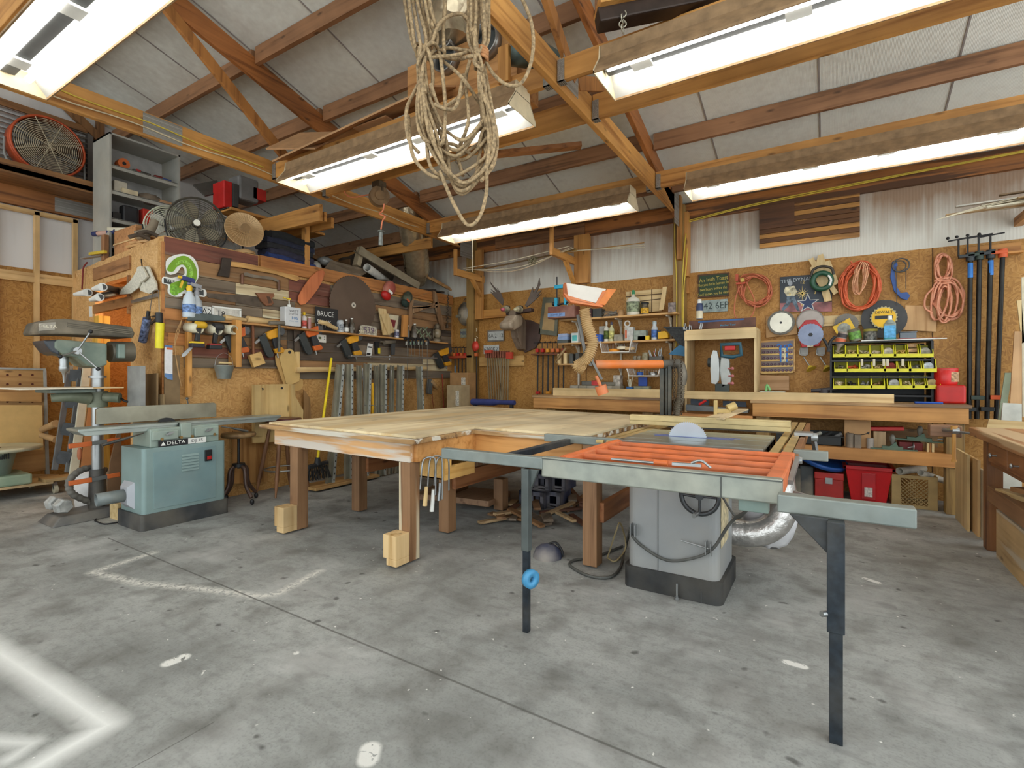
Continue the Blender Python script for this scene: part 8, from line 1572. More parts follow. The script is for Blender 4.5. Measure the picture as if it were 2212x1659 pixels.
a=ox(793,578,-5.35); e=ox(835,605,-5.9); m=M(); m.pipe(a,Vector((-6.1,a.y+1.3,2.72)),.055,.048,20); solo('white_pipe','large white PVC pipe lying on the loft behind the caps','pipe',m,mat((206,204,196),.4))
m=M(); A1=ox(775,540,-5.5); B1=ox(905,618,-5.36); m.bar(A1,B1,.03,.11,(0,0,1)); m.bar(A1+Vector((-.1,0,0)),B1+Vector((-.1,0,0)),.02,.02); solo('steel_angle','long dusty steel channel slanting down the loft edge','channel',m,mat((168,158,134),.4,.5,.12,dust=.3),b=.003)
m=M(); m.bar(ox(780,535,-5.6),ox(770,575,-5.6),.10,.07,(0,1,0)); solo('beige_post','short beige square tube standing behind the slanting steel channel','tube',m,mat((190,172,140),.5),b=.004)
random.seed(21)
for i in range(12):
    y=5.0+random.uniform(0,1.3); z=LZ+.02+.05*random.random(); x=-5.7+random.uniform(-.25,.2); l=random.uniform(.3,.8)
    m=M(Tr(x,y,z)@Rz(random.uniform(-.5,.5))@Rx(random.uniform(-.15,.25))); m.box(-.035,.035,-l/2,l/2,0,.02); solo('loft_scrap',('grey','brown','pale','dark')[i%4]+(' board' if i<4 else ' strip' if i<8 else ' batten')+' in the heap of scrap at the far end of the loft','scrap',m,mat(((120,110,96),(130,92,58),(176,156,124),(72,58,46))[i%4],.8,0,.2),'scrap heap at the far end of the loft')
m=M(); m.sph((-6.1,5.5,2.85),(.35,.5,.28),9,.10); solo('tarp_heap','dark crumpled heap under the roof at the far loft end','heap',m,mat((86,74,60),.9,0,.3))
for i,(a_,b_,lab) in enumerate((((921,598),(985,632),'pale batten sticking over the far loft end, nearest'),((932,600),(990,634),'second pale batten over the far loft end'))): m=M(); m.bar(ox(a_[0],a_[1],-5.5),ox(b_[0],b_[1],-5.3),.03,.03); solo('batten',lab,'batten',m,wood((206,156,98),(150,104,60),'y'),'battens at the far loft end')
# insulated flex duct
FD=mat((214,194,160),.22,.7,.15,16,bump=.3)
DX=-4.98
t=thing('flex_duct','shiny foil flexible duct running from the blower box down behind the partition','duct',ox(905,600,-5.6))
P=[ox(902,612,-5.65),ox(900,570,-5.5),ox(892,500,-5.25),ox(888,450,-5.15),ox(905,390,-5.0),ox(935,340,-4.8),ox(965,300,-4.4)]
m=M(); Q=smooth_pts(P,16); m.tube(Q,lambda v:.20*(1 if v>.12 else .6+v*3.3)+.006*math.sin(v*330),20); part('hose',m,FD,t)
m=M(); m.ring(ox(893,470,-5.2),.205,.006,(0.05,.1,1),24,5); m.ring(ox(905,395,-5.0),.205,.006,(0.1,-.3,1),24,5); part('strap',m,WHITE,t)
# blower box up above the joists with round collars
t=thing('blower_box','brown plywood blower box with round metal collars above the lamp','blower',(-2.9,3.3,3.45)); BB_=wood((206,150,92),(160,106,56),'x')
m=M(); m.box(-3.15,-2.02,3.32,3.66,3.46,3.98); part('box',m,BB_,t,b=.003)
AL=mat((150,146,140),.35,.7,.15)
for (px,py,r_) in ((958,122,.115),(1043,86,.125),(963,88,.045)):
    q=oy(px,py,3.24); m=M(); m.pipe(q,(q.x,3.32,q.z),r_,r_*.93,28); m.ring(q,r_,.008,(0,1,0),28); part('collar',m,AL,t); m=M(); m.cyl((q.x,3.315,q.z),(q.x,3.318,q.z),r_*.93,n=24); part('collar_opening',m,mat((70,72,70),.5),t)
m=M(); e_=[oy(*p,3.28) for p in ((972,95),(968,50),(985,5),(1010,-60))]; m.tube(e_,.17,18,k=8); part('foil_elbow',m,FD,t)
m=M(); q=ox(1104,102,-1.95); m.pipe(q,q+Vector((.1,.08,-.01)),.12,.11,28); m.cyl(q+Vector((.08,.06,0)),q+Vector((.22,.24,-.08)),.10,n=20); part('side_duct',m,mat((90,104,100),.4,.5,.2),t)
m=M(); m.box(-2.02,-1.93,3.05,3.09,3.36,3.62); solo('joist_block','short upright pine block beside the blower box','block',m,pine('z'),b=.003)
m=M(); m.bar((-2.75,3.85,3.30),(-1.95,4.35,3.40),.09,.04); solo('roof_brace','short brown brace board under the roof beside the lamp','brace',m,wood((176,116,66),(120,74,38),'x'))
m=M(); m.bar((-3.35,3.06,3.44),(-3.35,3.7,3.44),.4,.01); m.bar((-4.55,3.15,3.43),(-2.6,3.22,3.60),.5,.015,(0,-.5,1)); m.bar((-4.6,3.1,3.6),(-4.0,3.2,3.5),.5,.015,(0,-.8,1)); solo('hardboard_sheet','brown hardboard sheets laid over the joists above the lamp','sheet',m,mat((190,144,100),.7,0,.1))
# cord reel hanging with orange cord
q=oy(819,425,3.72); t=thing('cord_reel','old round brown cord reel hanging from a hook with an orange drop cord','cord reel',q)
m=M(); m.cyl(q+Vector((-.035,.02,0)),q+Vector((.035,-.02,0)),.10,n=26); m.cyl(q+Vector((-.05,.03,0)),q+Vector((.05,-.03,0)),.05); part('drum',m,mat((130,100,66),.6,.2,.25,8),t)
m=M(); m.box(q.x-.05,q.x+.05,q.y-.05,q.y+.05,q.z+.09,q.z+.15); m.cyl(q+Vector((0,0,.14)),Vector((q.x,q.y,3.27)),.006); m.bar(q+Vector((.03,.0,0)),q+Vector((.03,.0,.12)),.02,.05); part('bracket',m,mat((96,80,60),.6,.4),t)
h=pr_=None; e1=oy(830,440,3.72); m=M(); m.tube([e1,oy(827,455,3.72),oy(820,462,3.72),oy(832,468,3.72),oy(826,478,3.72),oy(823,496,3.72)],.008,6,k=5); m.tube([oy(742,400,3.72),oy(746,418,3.72),oy(762,426,3.72),oy(800,420,3.72)],.007,6,k=5); part('orange_cord',m,mat((226,132,92),.5),t)
m=M(); m.ring(oy(823,500,3.72),.028,.008,(0,0,1),16); m.cyl(oy(823,500,3.72),oy(822,530,3.72),.02,.024,12); part('lamp_socket',m,mat((120,124,120),.4,.4,.2,30),t)
# rope bundle tied to the second truss
random.seed(17)
t=thing('rope_bundle','big tangled bundle of tan ropes hanging from the roof truss','rope',od(975,200,2.4)); ROPE=mat((168,142,106),.85,0,.35,70)
D0=2.42
def rp(px,py,d=0): return od(px,py,D0+d)
def rope(P,r=.0085,k=7,dd=.0): m=M(); m.tube([rp(a_,b_,random.uniform(-.06,.06)+dd) for a_,b_ in P],r,6,k=k); part('strand',m,ROPE,t)
for i in range(7): x=868+i*9; rope([(x,-90),(x+6,0),(x+22+random.uniform(-4,4),90),(905+random.uniform(-6,10),140),(912+random.uniform(-8,8),200)])
for i in range(9): x=1012+i*5.5; rope([(x,-90),(x,20),(x+random.uniform(-6,6),90),(1032+random.uniform(-10,12),130),(1035+random.uniform(-8,8),150)])
for i in range(9):
    xl=random.uniform(900,930); xr=random.uniform(1030,1078); yb=random.uniform(300,400); xm=random.uniform(960,1020)
    rope([(905+random.uniform(-5,12),130),(xl-4,230),(xl+10,300),(xm-30,yb-20),(xm+15,yb),(xr-12,yb-50),(xr,270),(1045+random.uniform(-10,6),190),(1034,135)])
for i in range(5):
    rope([(910+random.uniform(-8,8),100),(905+i*5,200),(925+i*9,290),(950+i*6,350+i*8),(1000,395+i*6),(1050,360),(1068-i*6,300),(1050-i*3,200),(1040,140)],.009)
for P in ([(905,330),(882,300),(878,240),(892,205),(915,160)],[(882,250),(890,330),(920,372),(960,390)],[(950,370),(980,440),(1010,486),(1035,470),(1050,420),(1052,360),(1060,300)],[(1050,135),(1070,165),(1100,185),(1130,175),(1150,120),(1148,50),(1120,-20),(1100,-70)],[(930,100),(950,50),(985,30),(1010,40),(1025,80),(1040,130)],[(925,130),(960,105),(1000,108),(1030,112)],[(920,125),(955,122),(990,118),(1025,108)],[(940,120),(985,128),(1015,122),(1040,118)],[(895,100),(903,95),(925,110),(935,170),(925,250),(935,300),(955,310),(962,240),(955,150),(948,110),(935,92),(922,100)],[(955,130),(1000,170),(1040,230),(1070,280),(1068,350),(1040,390)],[(930,180),(950,230),(985,215),(1005,190),(1000,160)],[(1000,170),(985,230),(960,235),(938,225)],[(960,115),(958,60),(962,0),(960,-80)],[(935,60),(925,10),(922,-80)],[(1015,130),(1005,180),(1012,260),(990,330),(1000,380)],[(1045,140),(1062,230),(1074,310),(1060,365)]): rope(P,.009)
m=M(); 
for i in range(4): m.ring(rp(1043,108+i*6),.022,.009,(0.2,.3,1),14,6)
part('knot',m,mat((190,132,84),.8,0,.3,40),t)
# dark machine hung at top and a chain
t=thing('hoist_rail','dark rusty steel rail hung on chains at the top of the photo','rail',(-.9,3.0,3.7))
a=od(1290,45,3.0); b_=od(1640,-25,3.0); m=M(); m.bar(a,b_,.12,.09); part('rail',m,mat((62,48,40),.5,.4,.3,8),t,b=.01); m=M(); m.bar(a+Vector((0,0,.06)),b_+Vector((0,0,.06)),.2,.05); part('timber',m,pine('x'),t)
m=M()
for k in range(4): m.ring(od(1345,30+k*11,2.95),.018,.004,(1,0,0) if k%2 else (0,1,0),10,5,ry=.025)
part('chain',m,mat((196,190,170),.4,.6),t)
# loose wires on the lamps
m=M(); m.tube([od(1400,145,3.25),od(1430,155,3.22),od(1480,150,3.2),od(1530,128,3.2),od(1580,108,3.18),od(1610,112,3.18),od(1630,120,3.18)],.004,5,k=5); m.tube([od(1405,140,3.25),od(1450,158,3.22),od(1500,142,3.2),od(1560,120,3.2),od(1600,104,3.18),od(1635,118,3.18),od(1637,90,3.18),od(1680,52,3.2)],.004,5,k=5); solo('black_wire','twisted black wire drooping from the lamp at the top right','wire',m,BLACK)
m=M(); m.tube([(-3.9,5.3,3.10),(-3.9,5.3,2.6)],.004,4); solo('pull_string','white pull string hanging from the lamp by the loft','string',m,CREAM)
# cut lumber and foam stuck out at top right on a high rack
random.seed(31)
t=thing('lumber_rack','high timber rack arm at the right edge carrying thin stock','rack',(1.55,6.3,2.8)); m=M(); m.box(1.5,1.56,5.9,6.64,2.68,2.76); part('arm',m,pine('y'),t); m=M(); m.box(2.3,2.36,5.9,6.64,2.68,2.76); part('arm',m,pine('y'),t)
for i in range(12):
    y=6.1+.07*(i%5); z=2.77+.022*(i//3)+.004*i; x0_=(1.2,.93,1.35,1.1,1.3,1.4,1.0,1.42,1.2,1.38,1.45,1.3)[i]; c_=((214,208,184),(176,146,104),(206,202,190),(130,106,78))[i%4]
    m=M(); m.bar((x0_,y,z-.03*(1.45-x0_)),(2.9,y+.03,z+.02),.05,.012); solo('thin_strip',('cream','tan','white','brown')[i%4]+' thin strip in the '+('lowest','second','third','top')[i//3]+' layer of the rack at the right edge','strip',m,mat(c_,.7,0,.15),'thin stock on the high rack')
for i in range(3):
    m=M(); m.tube([(1.5,6.15,2.8+.02*i),(1.15,6.1,2.76+.01*i),(.95-.05*i,6.05,2.72-.01*i)],.004,4,k=4); solo('loose_strand',('upper','middle','lower')[i]+' loose pale strand trailing left of the high rack','strand',m,CREAM,'strands trailing from the high rack')
# ================================================================ below the right bench
def ub(px,py,y=6.2): return oy(px,py,y)
SZ=.55
t=thing('shipping_carton','tall brown cardboard carton with a black smile arrow on the bench shelf','carton',(ub(1853,930).x,6.2,SZ)); x0=ub(1824,930,6.12).x; x1=ub(1881,930,6.12).x
m=M(); m.box(x0,x1,6.12,6.45,SZ,.84); part('carton',m,mat((190,146,98),.7,0,.06),t,b=.003)
c_=((x0+x1)/2,.70); m=M(WF(6.117)); 
m.tube([(c_[0]+.09*math.sin(k*.17),c_[1]-.0-.035*math.cos(k*.17)+.01,0) for k in range(-7,8)],.004,5); m.prism([(c_[0]+.075,c_[1]+.0),(c_[0]+.10,c_[1]+.008),(c_[0]+.09,c_[1]-.02)],0,.002); part('smile_arrow',m,BLACK,t)
for i,(px,w_,h,lab) in enumerate(((1836,.07,.14,'left grey tin standing before the smile carton'),(1853,.055,.13,'right grey block standing before the smile carton'))): q=ub(px,960,6.06); m=M(); (m.cyl((q.x,6.07,SZ),(q.x,6.07,SZ+h),w_/2,n=16) if i==0 else m.box(q.x-w_/2,q.x+w_/2,6.04,6.1,SZ,SZ+h)); solo('tin',lab,'tin',m,mat((130,116,100),.6,.1,.2),'tins before the smile carton')
t=thing('parts_tray','black plastic tray of odds and ends on the bench shelf','tray',(ub(1765,950,6.15).x,6.2,SZ)); x0=ub(1708,950,6.1).x; x1=ub(1820,950,6.1).x
for bx in ((x0,x1,6.1,6.12,SZ,SZ+.10),(x0,x1,6.43,6.45,SZ,SZ+.12),(x0,x0+.015,6.1,6.45,SZ,SZ+.1),(x1-.015,x1,6.1,6.45,SZ,SZ+.1),(x0,x1,6.1,6.45,SZ,SZ+.01),(x0-.01,x1+.01,6.085,6.10,SZ+.09,SZ+.10)): m=M(); m.box(*bx); part('wall' if bx[5]-bx[4]>.05 else 'rim',m,mat((34,36,36),.4),t,b=.003)
for i in range(5): m=M(); q=(x0+.1+.09*i,6.2+.04*(i%3),SZ+.06); m.cyl(q,(q[0]+.08,q[1]+.05,q[2]+.05),.02); solo('odd_part',('grey','pale','dark','steel','tan')[i]+' cylindrical part in the black tray','part piece',m,mat(((150,150,146),(200,196,180),(70,70,70),(170,170,170),(176,150,110))[i],.5,.2),'parts in the black tray')
q=ub(1915,925,6.1); t=thing('red_tray','red metal tray propped beside the smile carton','tray',(q.x,6.2,.72)); m=M(); m.bar((q.x-.13,6.2,.735),(q.x+.14,6.2,.75),.12,.035); part('tray',m,mat((190,36,32),.4),t,b=.004)
m=M(); m.box(q.x-.10,q.x+.0,6.16,6.26,SZ,.715); solo('pale_block','pale wooden block holding up the red tray','block',m,wood((196,166,126),(160,130,90),'z'),b=.004)
m=M(); m.cyl((q.x-.13,6.1,SZ),(q.x-.13,6.1,SZ+.10),.03); solo('pale_bottle','small pale bottle left of the green hand planes','bottle',m,mat((170,160,150),.5))
PG=mat((84,110,92),.4,.4,.15,6,dust=.2)
def handplane(px,y,z,l,label,tilt=0):
    q=ub(px,960,y); t=thing('hand_plane',label,'hand plane',(q.x,y,z),'green hand planes'); T_=Tr(q.x,y,z)@Ry(-tilt)
    m=M(T_); m.box(-l/2,l/2,-.03,.03,0,.012); m.prism([(-l/2,-.03),(-l/2,-.03),(l/2,.0)],.0,.001); m.box(-l*.25,l*.2,-.03,.03,.01,.035); m.add([(-l*.1,-.025,.03),(l*.1,-.025,.03),(l*.05,-.025,.08),(-l*.1,.025,.03),(l*.1,.025,.03),(l*.05,.025,.08)],[(0,1,2),(5,4,3),(0,3,4,1),(1,4,5,2),(2,5,3,0)]); part('sole',m,PG,t,b=.003)
    m=M(T_); m.lathe([(.014,0),(.012,.03),(.022,.07),(.024,.10),(.012,.125),(0,.128)],(-l*.02,0,.02),14); part('handle',m,mat((120,118,108),.5,.2),t)
    m=M(T_); m.ring((l*.42,0,.04),.035,.006,(1,0,0),18,5); m.cyl((l*.3,0,.03),(l*.42,0,.04),.008); part('wheel',m,STEEL,t)
handplane(1930,6.08,SZ,.36,'front green iron hand plane lying on the bench shelf'); handplane(1988,6.2,.635,.42,'rear green iron tool with hand wheel propped above the front plane',-.05)
m=M(); q=ub(1985,960,6.2); m.box(q.x-.16,q.x+.02,6.12,6.3,SZ,.625); solo('red_metal_box','dark red box under the rear green tool','box',m,mat((110,24,24),.5),b=.004)
for i in range(3): m=M(); q=ub(2005+i*5,955,6.1); m.box(q.x-.012,q.x+.008,6.08,6.2,SZ,.63); solo('small_block',('left','middle','right')[i]+' small pale block beside the dark red box','block',m,pale('z') if i!=1 else pine('z'),'small blocks on the bench shelf')
m=M(); m.box(.3,.92,6.5,6.56,SZ,.72); solo('back_board','brown board at the back of the bench shelf','board',m,wood((150,116,74),(110,80,46),'x'))
# floor level
t=thing('storage_tote','large red plastic storage tote with lettered rim under the bench','tote',(ub(1876,1040,6.3).x,6.3,0)); x0,x1=ub(1826,1000,6.12).x,ub(1929,1000,6.12).x; xm=(x0+x1)/2; TR=mat((206,26,32),.35,0,.06)
m=M(); P0=[(x0+.05,6.16),(x1-.05,6.16),(x1-.05,6.5),(x0+.05,6.5)]; P1=[(x0,6.12),(x1,6.12),(x1,6.55),(x0,6.55)]; m.add([(a_,b2,0) for a_,b2 in P0]+[(a_,b2,.34) for a_,b2 in P1],[(3,2,1,0),(0,1,5,4),(1,2,6,5),(2,3,7,6),(3,0,4,7)]); part('body',m,TR,t,b=.008)
m=M(); 
for bx in ((x0-.02,x1+.02,6.10,6.13,.33,.365),(x0-.02,x1+.02,6.54,6.57,.33,.365),(x0-.02,x0+.01,6.1,6.57,.33,.365),(x1-.01,x1+.02,6.1,6.57,.33,.365)): m.box(*bx)
part('rim',m,TR,t,b=.004); m=M(); m.box(xm-.06,xm+.06,6.115,6.14,.04,.3); part('rib',m,mat((190,20,28),.4),t,b=.006)
m=M(); m.box(xm-.035,xm+.03,6.10,6.112,.07,.16); part('price_label',m,mat((220,210,204),.5,0,.3,60),t)
t=thing('milk_crate','tan lattice milk crate holding pipes under the bench end','crate',(ub(1976,1060,6.25).x,6.28,0)); x0,x1=ub(1926,1060,6.13).x,ub(2026,1060,6.13).x; CT=mat((176,148,96),.5); h_=.31
m=M()
for z0_,z1__ in ((0,.03),(h_-.03,h_)): 
    m.box(x0,x1,6.13,6.145,z0_,z1__); m.box(x0,x1,6.485,6.5,z0_,z1__); m.box(x0,x0+.015,6.146,6.484,z0_,z1__); m.box(x1-.015,x1,6.146,6.484,z0_,z1__)
for xx in (x0+.001,x1-.071): m.box(xx,xx+.07,6.1315,6.142,.001,h_-.001)
for yy in (6.132,6.428): m.box(x0+.002,x0+.012,yy,yy+.07,.001,h_-.001); m.box(x1-.012,x1-.002,yy,yy+.07,.001,h_-.001)
m.box(x0+.02,x1-.02,6.15,6.48,0.001,.01); part('frame',m,CT,t)
m=M(); xa,xb=x0+.07,x1-.07; n_=6; w_=xb-xa
for k in range(-4,n_+5):
    for s_ in (1,-1):
        p=[]; xs=xa+w_*k/n_; L_=.25
        x_a,x_b=xs,xs+s_*L_; z_a,z_b=.03,.28
        if s_>0:
            t0=max(0,(xa-x_a)/(x_b-x_a)); t1=min(1,(xb-x_a)/(x_b-x_a))
        else:
            t0=max(0,(x_a-xb)/(x_a-x_b)); t1=min(1,(x_a-xa)/(x_a-x_b))
        if t1-t0>.05: m.bar((x_a+(x_b-x_a)*t0,6.14,z_a+.25*t0),(x_a+(x_b-x_a)*t1,6.14,z_a+.25*t1),.006,.008,(0,1,0))
part('lattice',m,CT,t)
for i,(dx,l,r_,lab) in enumerate(((.04,.4,.035,'wide white pipe lying across the milk crate'),(.2,.35,.03,'grey pipe leaning inside the milk crate'))): m=M(); m.pipe((x0+dx+.02,6.12,h_+.035),(x0+dx+.25,6.12+l,h_+.02-.1*i),r_,r_-.006,18); solo('pipe_offcut',lab,'pipe',m,mat((196,190,176),.4),'pipes in the milk crate')
t=thing('red_toolbox','low red metal toolbox under the tilted blue lid','toolbox',(ub(1790,1040,6.2).x,6.25,0)); x0,x1=ub(1760,1040,6.12).x,ub(1822,1040,6.12).x
m=M(); m.box(x0,x1,6.12,6.4,0,.20); part('body',m,mat((176,40,34),.4,0,.1),t,b=.006); m=M(); m.box(x0-.004,x1+.004,6.115,6.405,.20,.27); part('lid',m,mat((186,44,38),.4,0,.1),t,b=.008); m=M(); m.box((x0+x1)/2-.03,(x0+x1)/2+.03,6.105,6.118,.16,.22); part('latch',m,STEEL,t)
q=ub(1768,1005,6.15); t=thing('tub_cover','round blue plastic lid tilted on the red toolbox','lid',(q.x,6.25,.30)); T_=Tr(q.x+.02,6.28,.36)@Ry(.30)@Rx(.25)
m=M(T_); m.lathe([(.2,0),(.23,.01),(.235,.05),(.21,.055),(.2,.03)],(0,0,0),30); part('disc',m,mat((30,84,160),.4),t)
for i,(px,w_,h,c_,lab) in enumerate(((1702,.10,.30,(150,70,50),'orange-brown tool case at the left under the bench'),(1722,.09,.29,(80,76,70),'narrow black tool case with pale top under the bench'),(1742,.13,.32,(66,70,72),'black ribbed tool case next to the blue lid'))):
    q=ub(px,1040,6.15); m=M(); m.box(q.x-w_/2,q.x+w_/2,6.14,6.45,0,h); solo('tool_case',lab,'case',m,mat(c_,.5,0,.15,8,dust=.5),'tool cases under the bench',b=.02)
for i,(px,y,w_,h,lab) in enumerate(((2095,6.2,.10,.28,'brown box in the gap between bench and plywood sheets'),(2100,6.0,.12,.2,'pale box standing before the brown one by the plywood sheets'))): q=ub(px,1050,y); m=M(); m.box(q.x-w_/2,q.x+w_/2,y,y+.2,0,h); solo('gap_box',lab,'box',m,mat((176,140,96),.7,0,.1),'boxes in the gap by the maple bench',b=.003)
# ================================================================ left foreground: sander cart, whiteboard, ladder
t=thing('plywood_dolly','low plywood dolly with castors carrying the green sander','dolly',(-7.3,1.7,0)); 
DD=lambda px,py,z:oz(px,py,z)
m=M(); P=[(-7.75,1.2),(-7.05,1.2),(-7.0,2.02),(-7.45,2.2),(-7.75,2.0)]; m.prism([(x_+.0,y_) for x_,y_ in P],.115,.14); part('deck',m,wood((206,180,136),(166,134,90),'y'),t,b=.002)
m=M(); m.box(-7.2,-6.98,1.95,2.2,.14,.17); part('end_plate',m,wood((190,160,112),(150,118,76),'y'),t)
for (x,y) in ((-7.05,2.05),(-7.1,1.4),(-7.6,2.0)): m=M(); m.cyl((x,y-.015,.045),(x,y+.015,.045),.045,n=18); part('castor_wheel',m,mat((196,186,160),.5),t); m=M(); m.bar((x,y,.045),(x-.02,y,.115),.03,.045); part('castor_fork',m,STEEL,t)
t=thing('drum_sander','pale green benchtop spindle sander with round table on the dolly','sander',(-7.3,1.55,.14)); SG=mat((150,172,146),.5,.1,.1,6,dust=.3)
m=M(); m.box(-7.5,-7.02,1.2,1.86,.14,.25); part('base_tray',m,SG,t,b=.02); m=M(); m.lathe([(.20,.10),(.22,.2),(.24,.30),(.26,.34)],(-7.28,1.55,.14),22); part('body',m,mat((138,158,146),.5,.1,.1,6,dust=.3),t)
m=M(); m.lathe([(.36,.35),(.38,.36),(.38,.385),(.36,.39)],(-7.28,1.62,.14),30); part('round_table',m,mat((196,196,170),.5,.2,.08),t); m=M(); m.cyl((-7.15,1.62,.53),(-7.15,1.62,.66),.012); m.cyl((-7.15,1.62,.53),(-7.15,1.62,.535),.03); m.cyl((-7.15,1.62,.655),(-7.15,1.62,.665),.018); part('spindle',m,mat((130,110,84),.5,.5),t)
m=M(); 
for k in range(11): m.box(-7.06,-7.045,1.52+k*.016,1.528+k*.016,.42,.48)
part('vent_slots',m,BLACK,t)
q=Vector((-7.0,1.86,.25)); 
t=thing('pegged_board','brown drilled hardboard in a grey frame standing behind the sander','board',(-7.7,1.8,.17))
A_=[ox(a_,b_,-7.72) for a_,b_ in ((-30,795),(92,798),(97,1030),(-30,1035))]
FXX=PF(-7.72); PP=[(v_.y,v_.z) for v_ in A_]; m=M(FXX); m.prism([(PP[0][0],PP[0][1]),(PP[1][0],PP[1][1]),(PP[2][0],.17),(PP[3][0],.17)],0,.03); part('panel',m,wood((206,162,104),(176,130,76),'y'),t,b=.002)
m=M(FXX)
for py,z_ in ((810,0),(830,0),(849,0),(868,0)):
    for px in (16,43,70): a=ox(px,py,-7.69); m.disc((a.y,a.z),.012,.0301,.032,n=12)
part('holes',m,mat((90,40,24),.7),t)
m=M(FXX); m.prism(pqs([(-30,793),(96,796),(96,800),(-30,797)],-7.72),0,.05); m.prism(pqs([(91,800),(97,800),(104,1030),(97,1030)],-7.72),0,.05); part('metal_frame',m,mat((176,182,180),.4,.4),t)
m=M(PF(-7.6)); P=pqs([(-30,875),(90,875),(93,972),(-30,975)],-7.6); m.prism(P,0,.02); solo('smooth_panel','plain smooth tan panel leaning in front of the drilled board','panel',m,mat((214,176,112),.6,0,.06),b=.002)
m=M(PF(-7.66)); P=pqs([(-30,833),(88,838),(88,868),(-30,866)],-7.66); m.prism(P,0,.03); solo('slotted_board','short drilled board lying against the larger drilled board','board',m,wood((196,150,92),(150,106,58),'y'))
for i,(a_,b_,r_,lab) in enumerate((((92,928),(122,915),.035,'rolled brown paper bundle sticking out beside the grey frame'),((90,940),(122,950),.03,'folded brown cardboard wedge beside the grey frame'))): m=M(); m.cyl(ox(a_[0],a_[1],-7.5),ox(b_[0],b_[1],-7.2),r_,r_*1.2,10); solo('paper_roll',lab,'roll',m,mat((176,140,96),.7))
# folded ladder & boards leaning behind the drill press
t=thing('folded_ladder','folded grey step ladder with black treads leaning behind the drill press','ladder',ox(140,1040,-6.6)); LG=mat((120,124,126),.4,.4,.1)
A0,A1=ox(118,1015,-6.7),ox(152,790,-7.1); B0,B1=ox(146,1020,-6.65),ox(176,790,-7.05)
for a_,b_ in ((A0,A1),(B0,B1)): m=M(); m.bar(a_,b_,.05,.025,(1,0,0)); part('rail',m,LG,t,b=.003)
for k in range(4): f=.12+k*.26; m=M(); p=(A0.lerp(A1,f)+B0.lerp(B1,f))/2; m.bar(p+Vector((.04,0,-.06)),p+Vector((-.02,0,.06)),.15,.02,(1,0,0)) if False else m.bar(A0.lerp(A1,f)+Vector((.03,0,0)),B0.lerp(B1,f)+Vector((.03,0,0)),.02,.13,(0,0,1)); part('tread',m,mat((62,64,66),.6,0,.2,20),t)
for i,(a_,b_,w_,c_,lab) in enumerate((((158,1030),(190,775),.07,(206,200,176),'long pale grey-white rail leaning behind the drill press column'),((166,1035),(200,770),.09,(190,130,80),'long brown board leaning behind the drill press column'))):
    m=M(); m.bar(ox(a_[0],a_[1],-6.6+.0*i)+Vector((0,.06*i,0)),ox(b_[0],b_[1],-6.95)+Vector((0,.06*i,0)),.03,w_,(0,1,0)); solo('leaning_rail',lab,'rail',m,mat(c_,.5,0,.1),'rails leaning behind the drill press',b=.002)
m=M(); a=ox(210,1100,-5.35); m.box(-5.42,-5.25,1.95,2.0,.0,.14); solo('pale_offcut','pale offcut board lying between the drill press base and jointer','offcut',m,pale('y'))
m=M(); m.tube([oz(205,1125,.008),oz(225,1132,.008),oz(255,1128,.008)],.006,5,k=4); m.tube([oz(205,1125,.008),oz(215,1115,.008),oz(255,1112,.008)],.006,5,k=4); solo('thin_cable','thin black cable loop on the floor left of the jointer','cable',m,BLACK)
m=M(PF(-5.55)); m.prism(pqs([(228,1090),(236,1000),(252,930),(256,905),(260,905),(260,1090)],-5.55),0,.02); solo('brown_panel','tall brown panel edge behind the jointer dust port','panel',m,mat((120,88,60),.8))
# ================================================================ scrap and crates under the big table
random.seed(41)
CB_=mat((40,52,84),.5,0,.25,8,dust=.35)
for i,(px,z) in enumerate(((1150,0),(1185,0),(1155,.17),(1190,.17))):
    q=oz(px,1095,0); q=Vector((q.x+(.03 if z else 0),q.y+.1,z)); t=thing('plastic_crate',('lower left','lower right','upper left','upper right')[i]+' dark blue plastic crate stacked under the big table','crate',q,'dark blue crates under the big table')
    m=M(Tr(q)@Rz(.1)); 
    for bx in ((-.13,.13,-.15,-.14,.03,.05),(-.13,.13,-.15,-.14,.12,.16),(-.13,.13,-.15,-.14,0,.02),(-.13,-.12,-.15,.15,0,.16),(.12,.13,-.15,.15,0,.16),(-.13,.13,.14,.15,0,.16),(-.13,.13,-.15,.15,0,.01),(-.13,-.09,-.15,-.14,0,.16),(-.02,.02,-.15,-.14,0,.16),(.09,.13,-.15,-.14,0,.16)): m.box(*bx)
    part('shell',m,CB_,t)
t0_=oz(1095,1085,0)
for i in range(26):
    px=random.uniform(1075,1290); py=random.uniform(1085,1140); q=oz(px,py,0); q.z=.01+random.uniform(0,.02)+(.04 if i%3==0 else 0); l=random.uniform(.15,.5); w_=random.uniform(.03,.09)
    m=M(Tr(q)@Rz(random.uniform(-1.5,1.5))@Rx(random.uniform(-.05,.12))); m.box(-w_/2,w_/2,-l/2,l/2,0,.02); solo('scrap_wood',('flat brown','grey weathered','short pale','dark reddish')[i%4]+' scrap lying in the litter below the saw rail and crates','scrap wood',m,wood(((150,112,76),(128,112,96),(190,160,120),(110,72,54))[i%4],((110,76,48),(92,80,66),(150,120,84),(76,46,34))[i%4],'y'),'scrap wood under the big table')
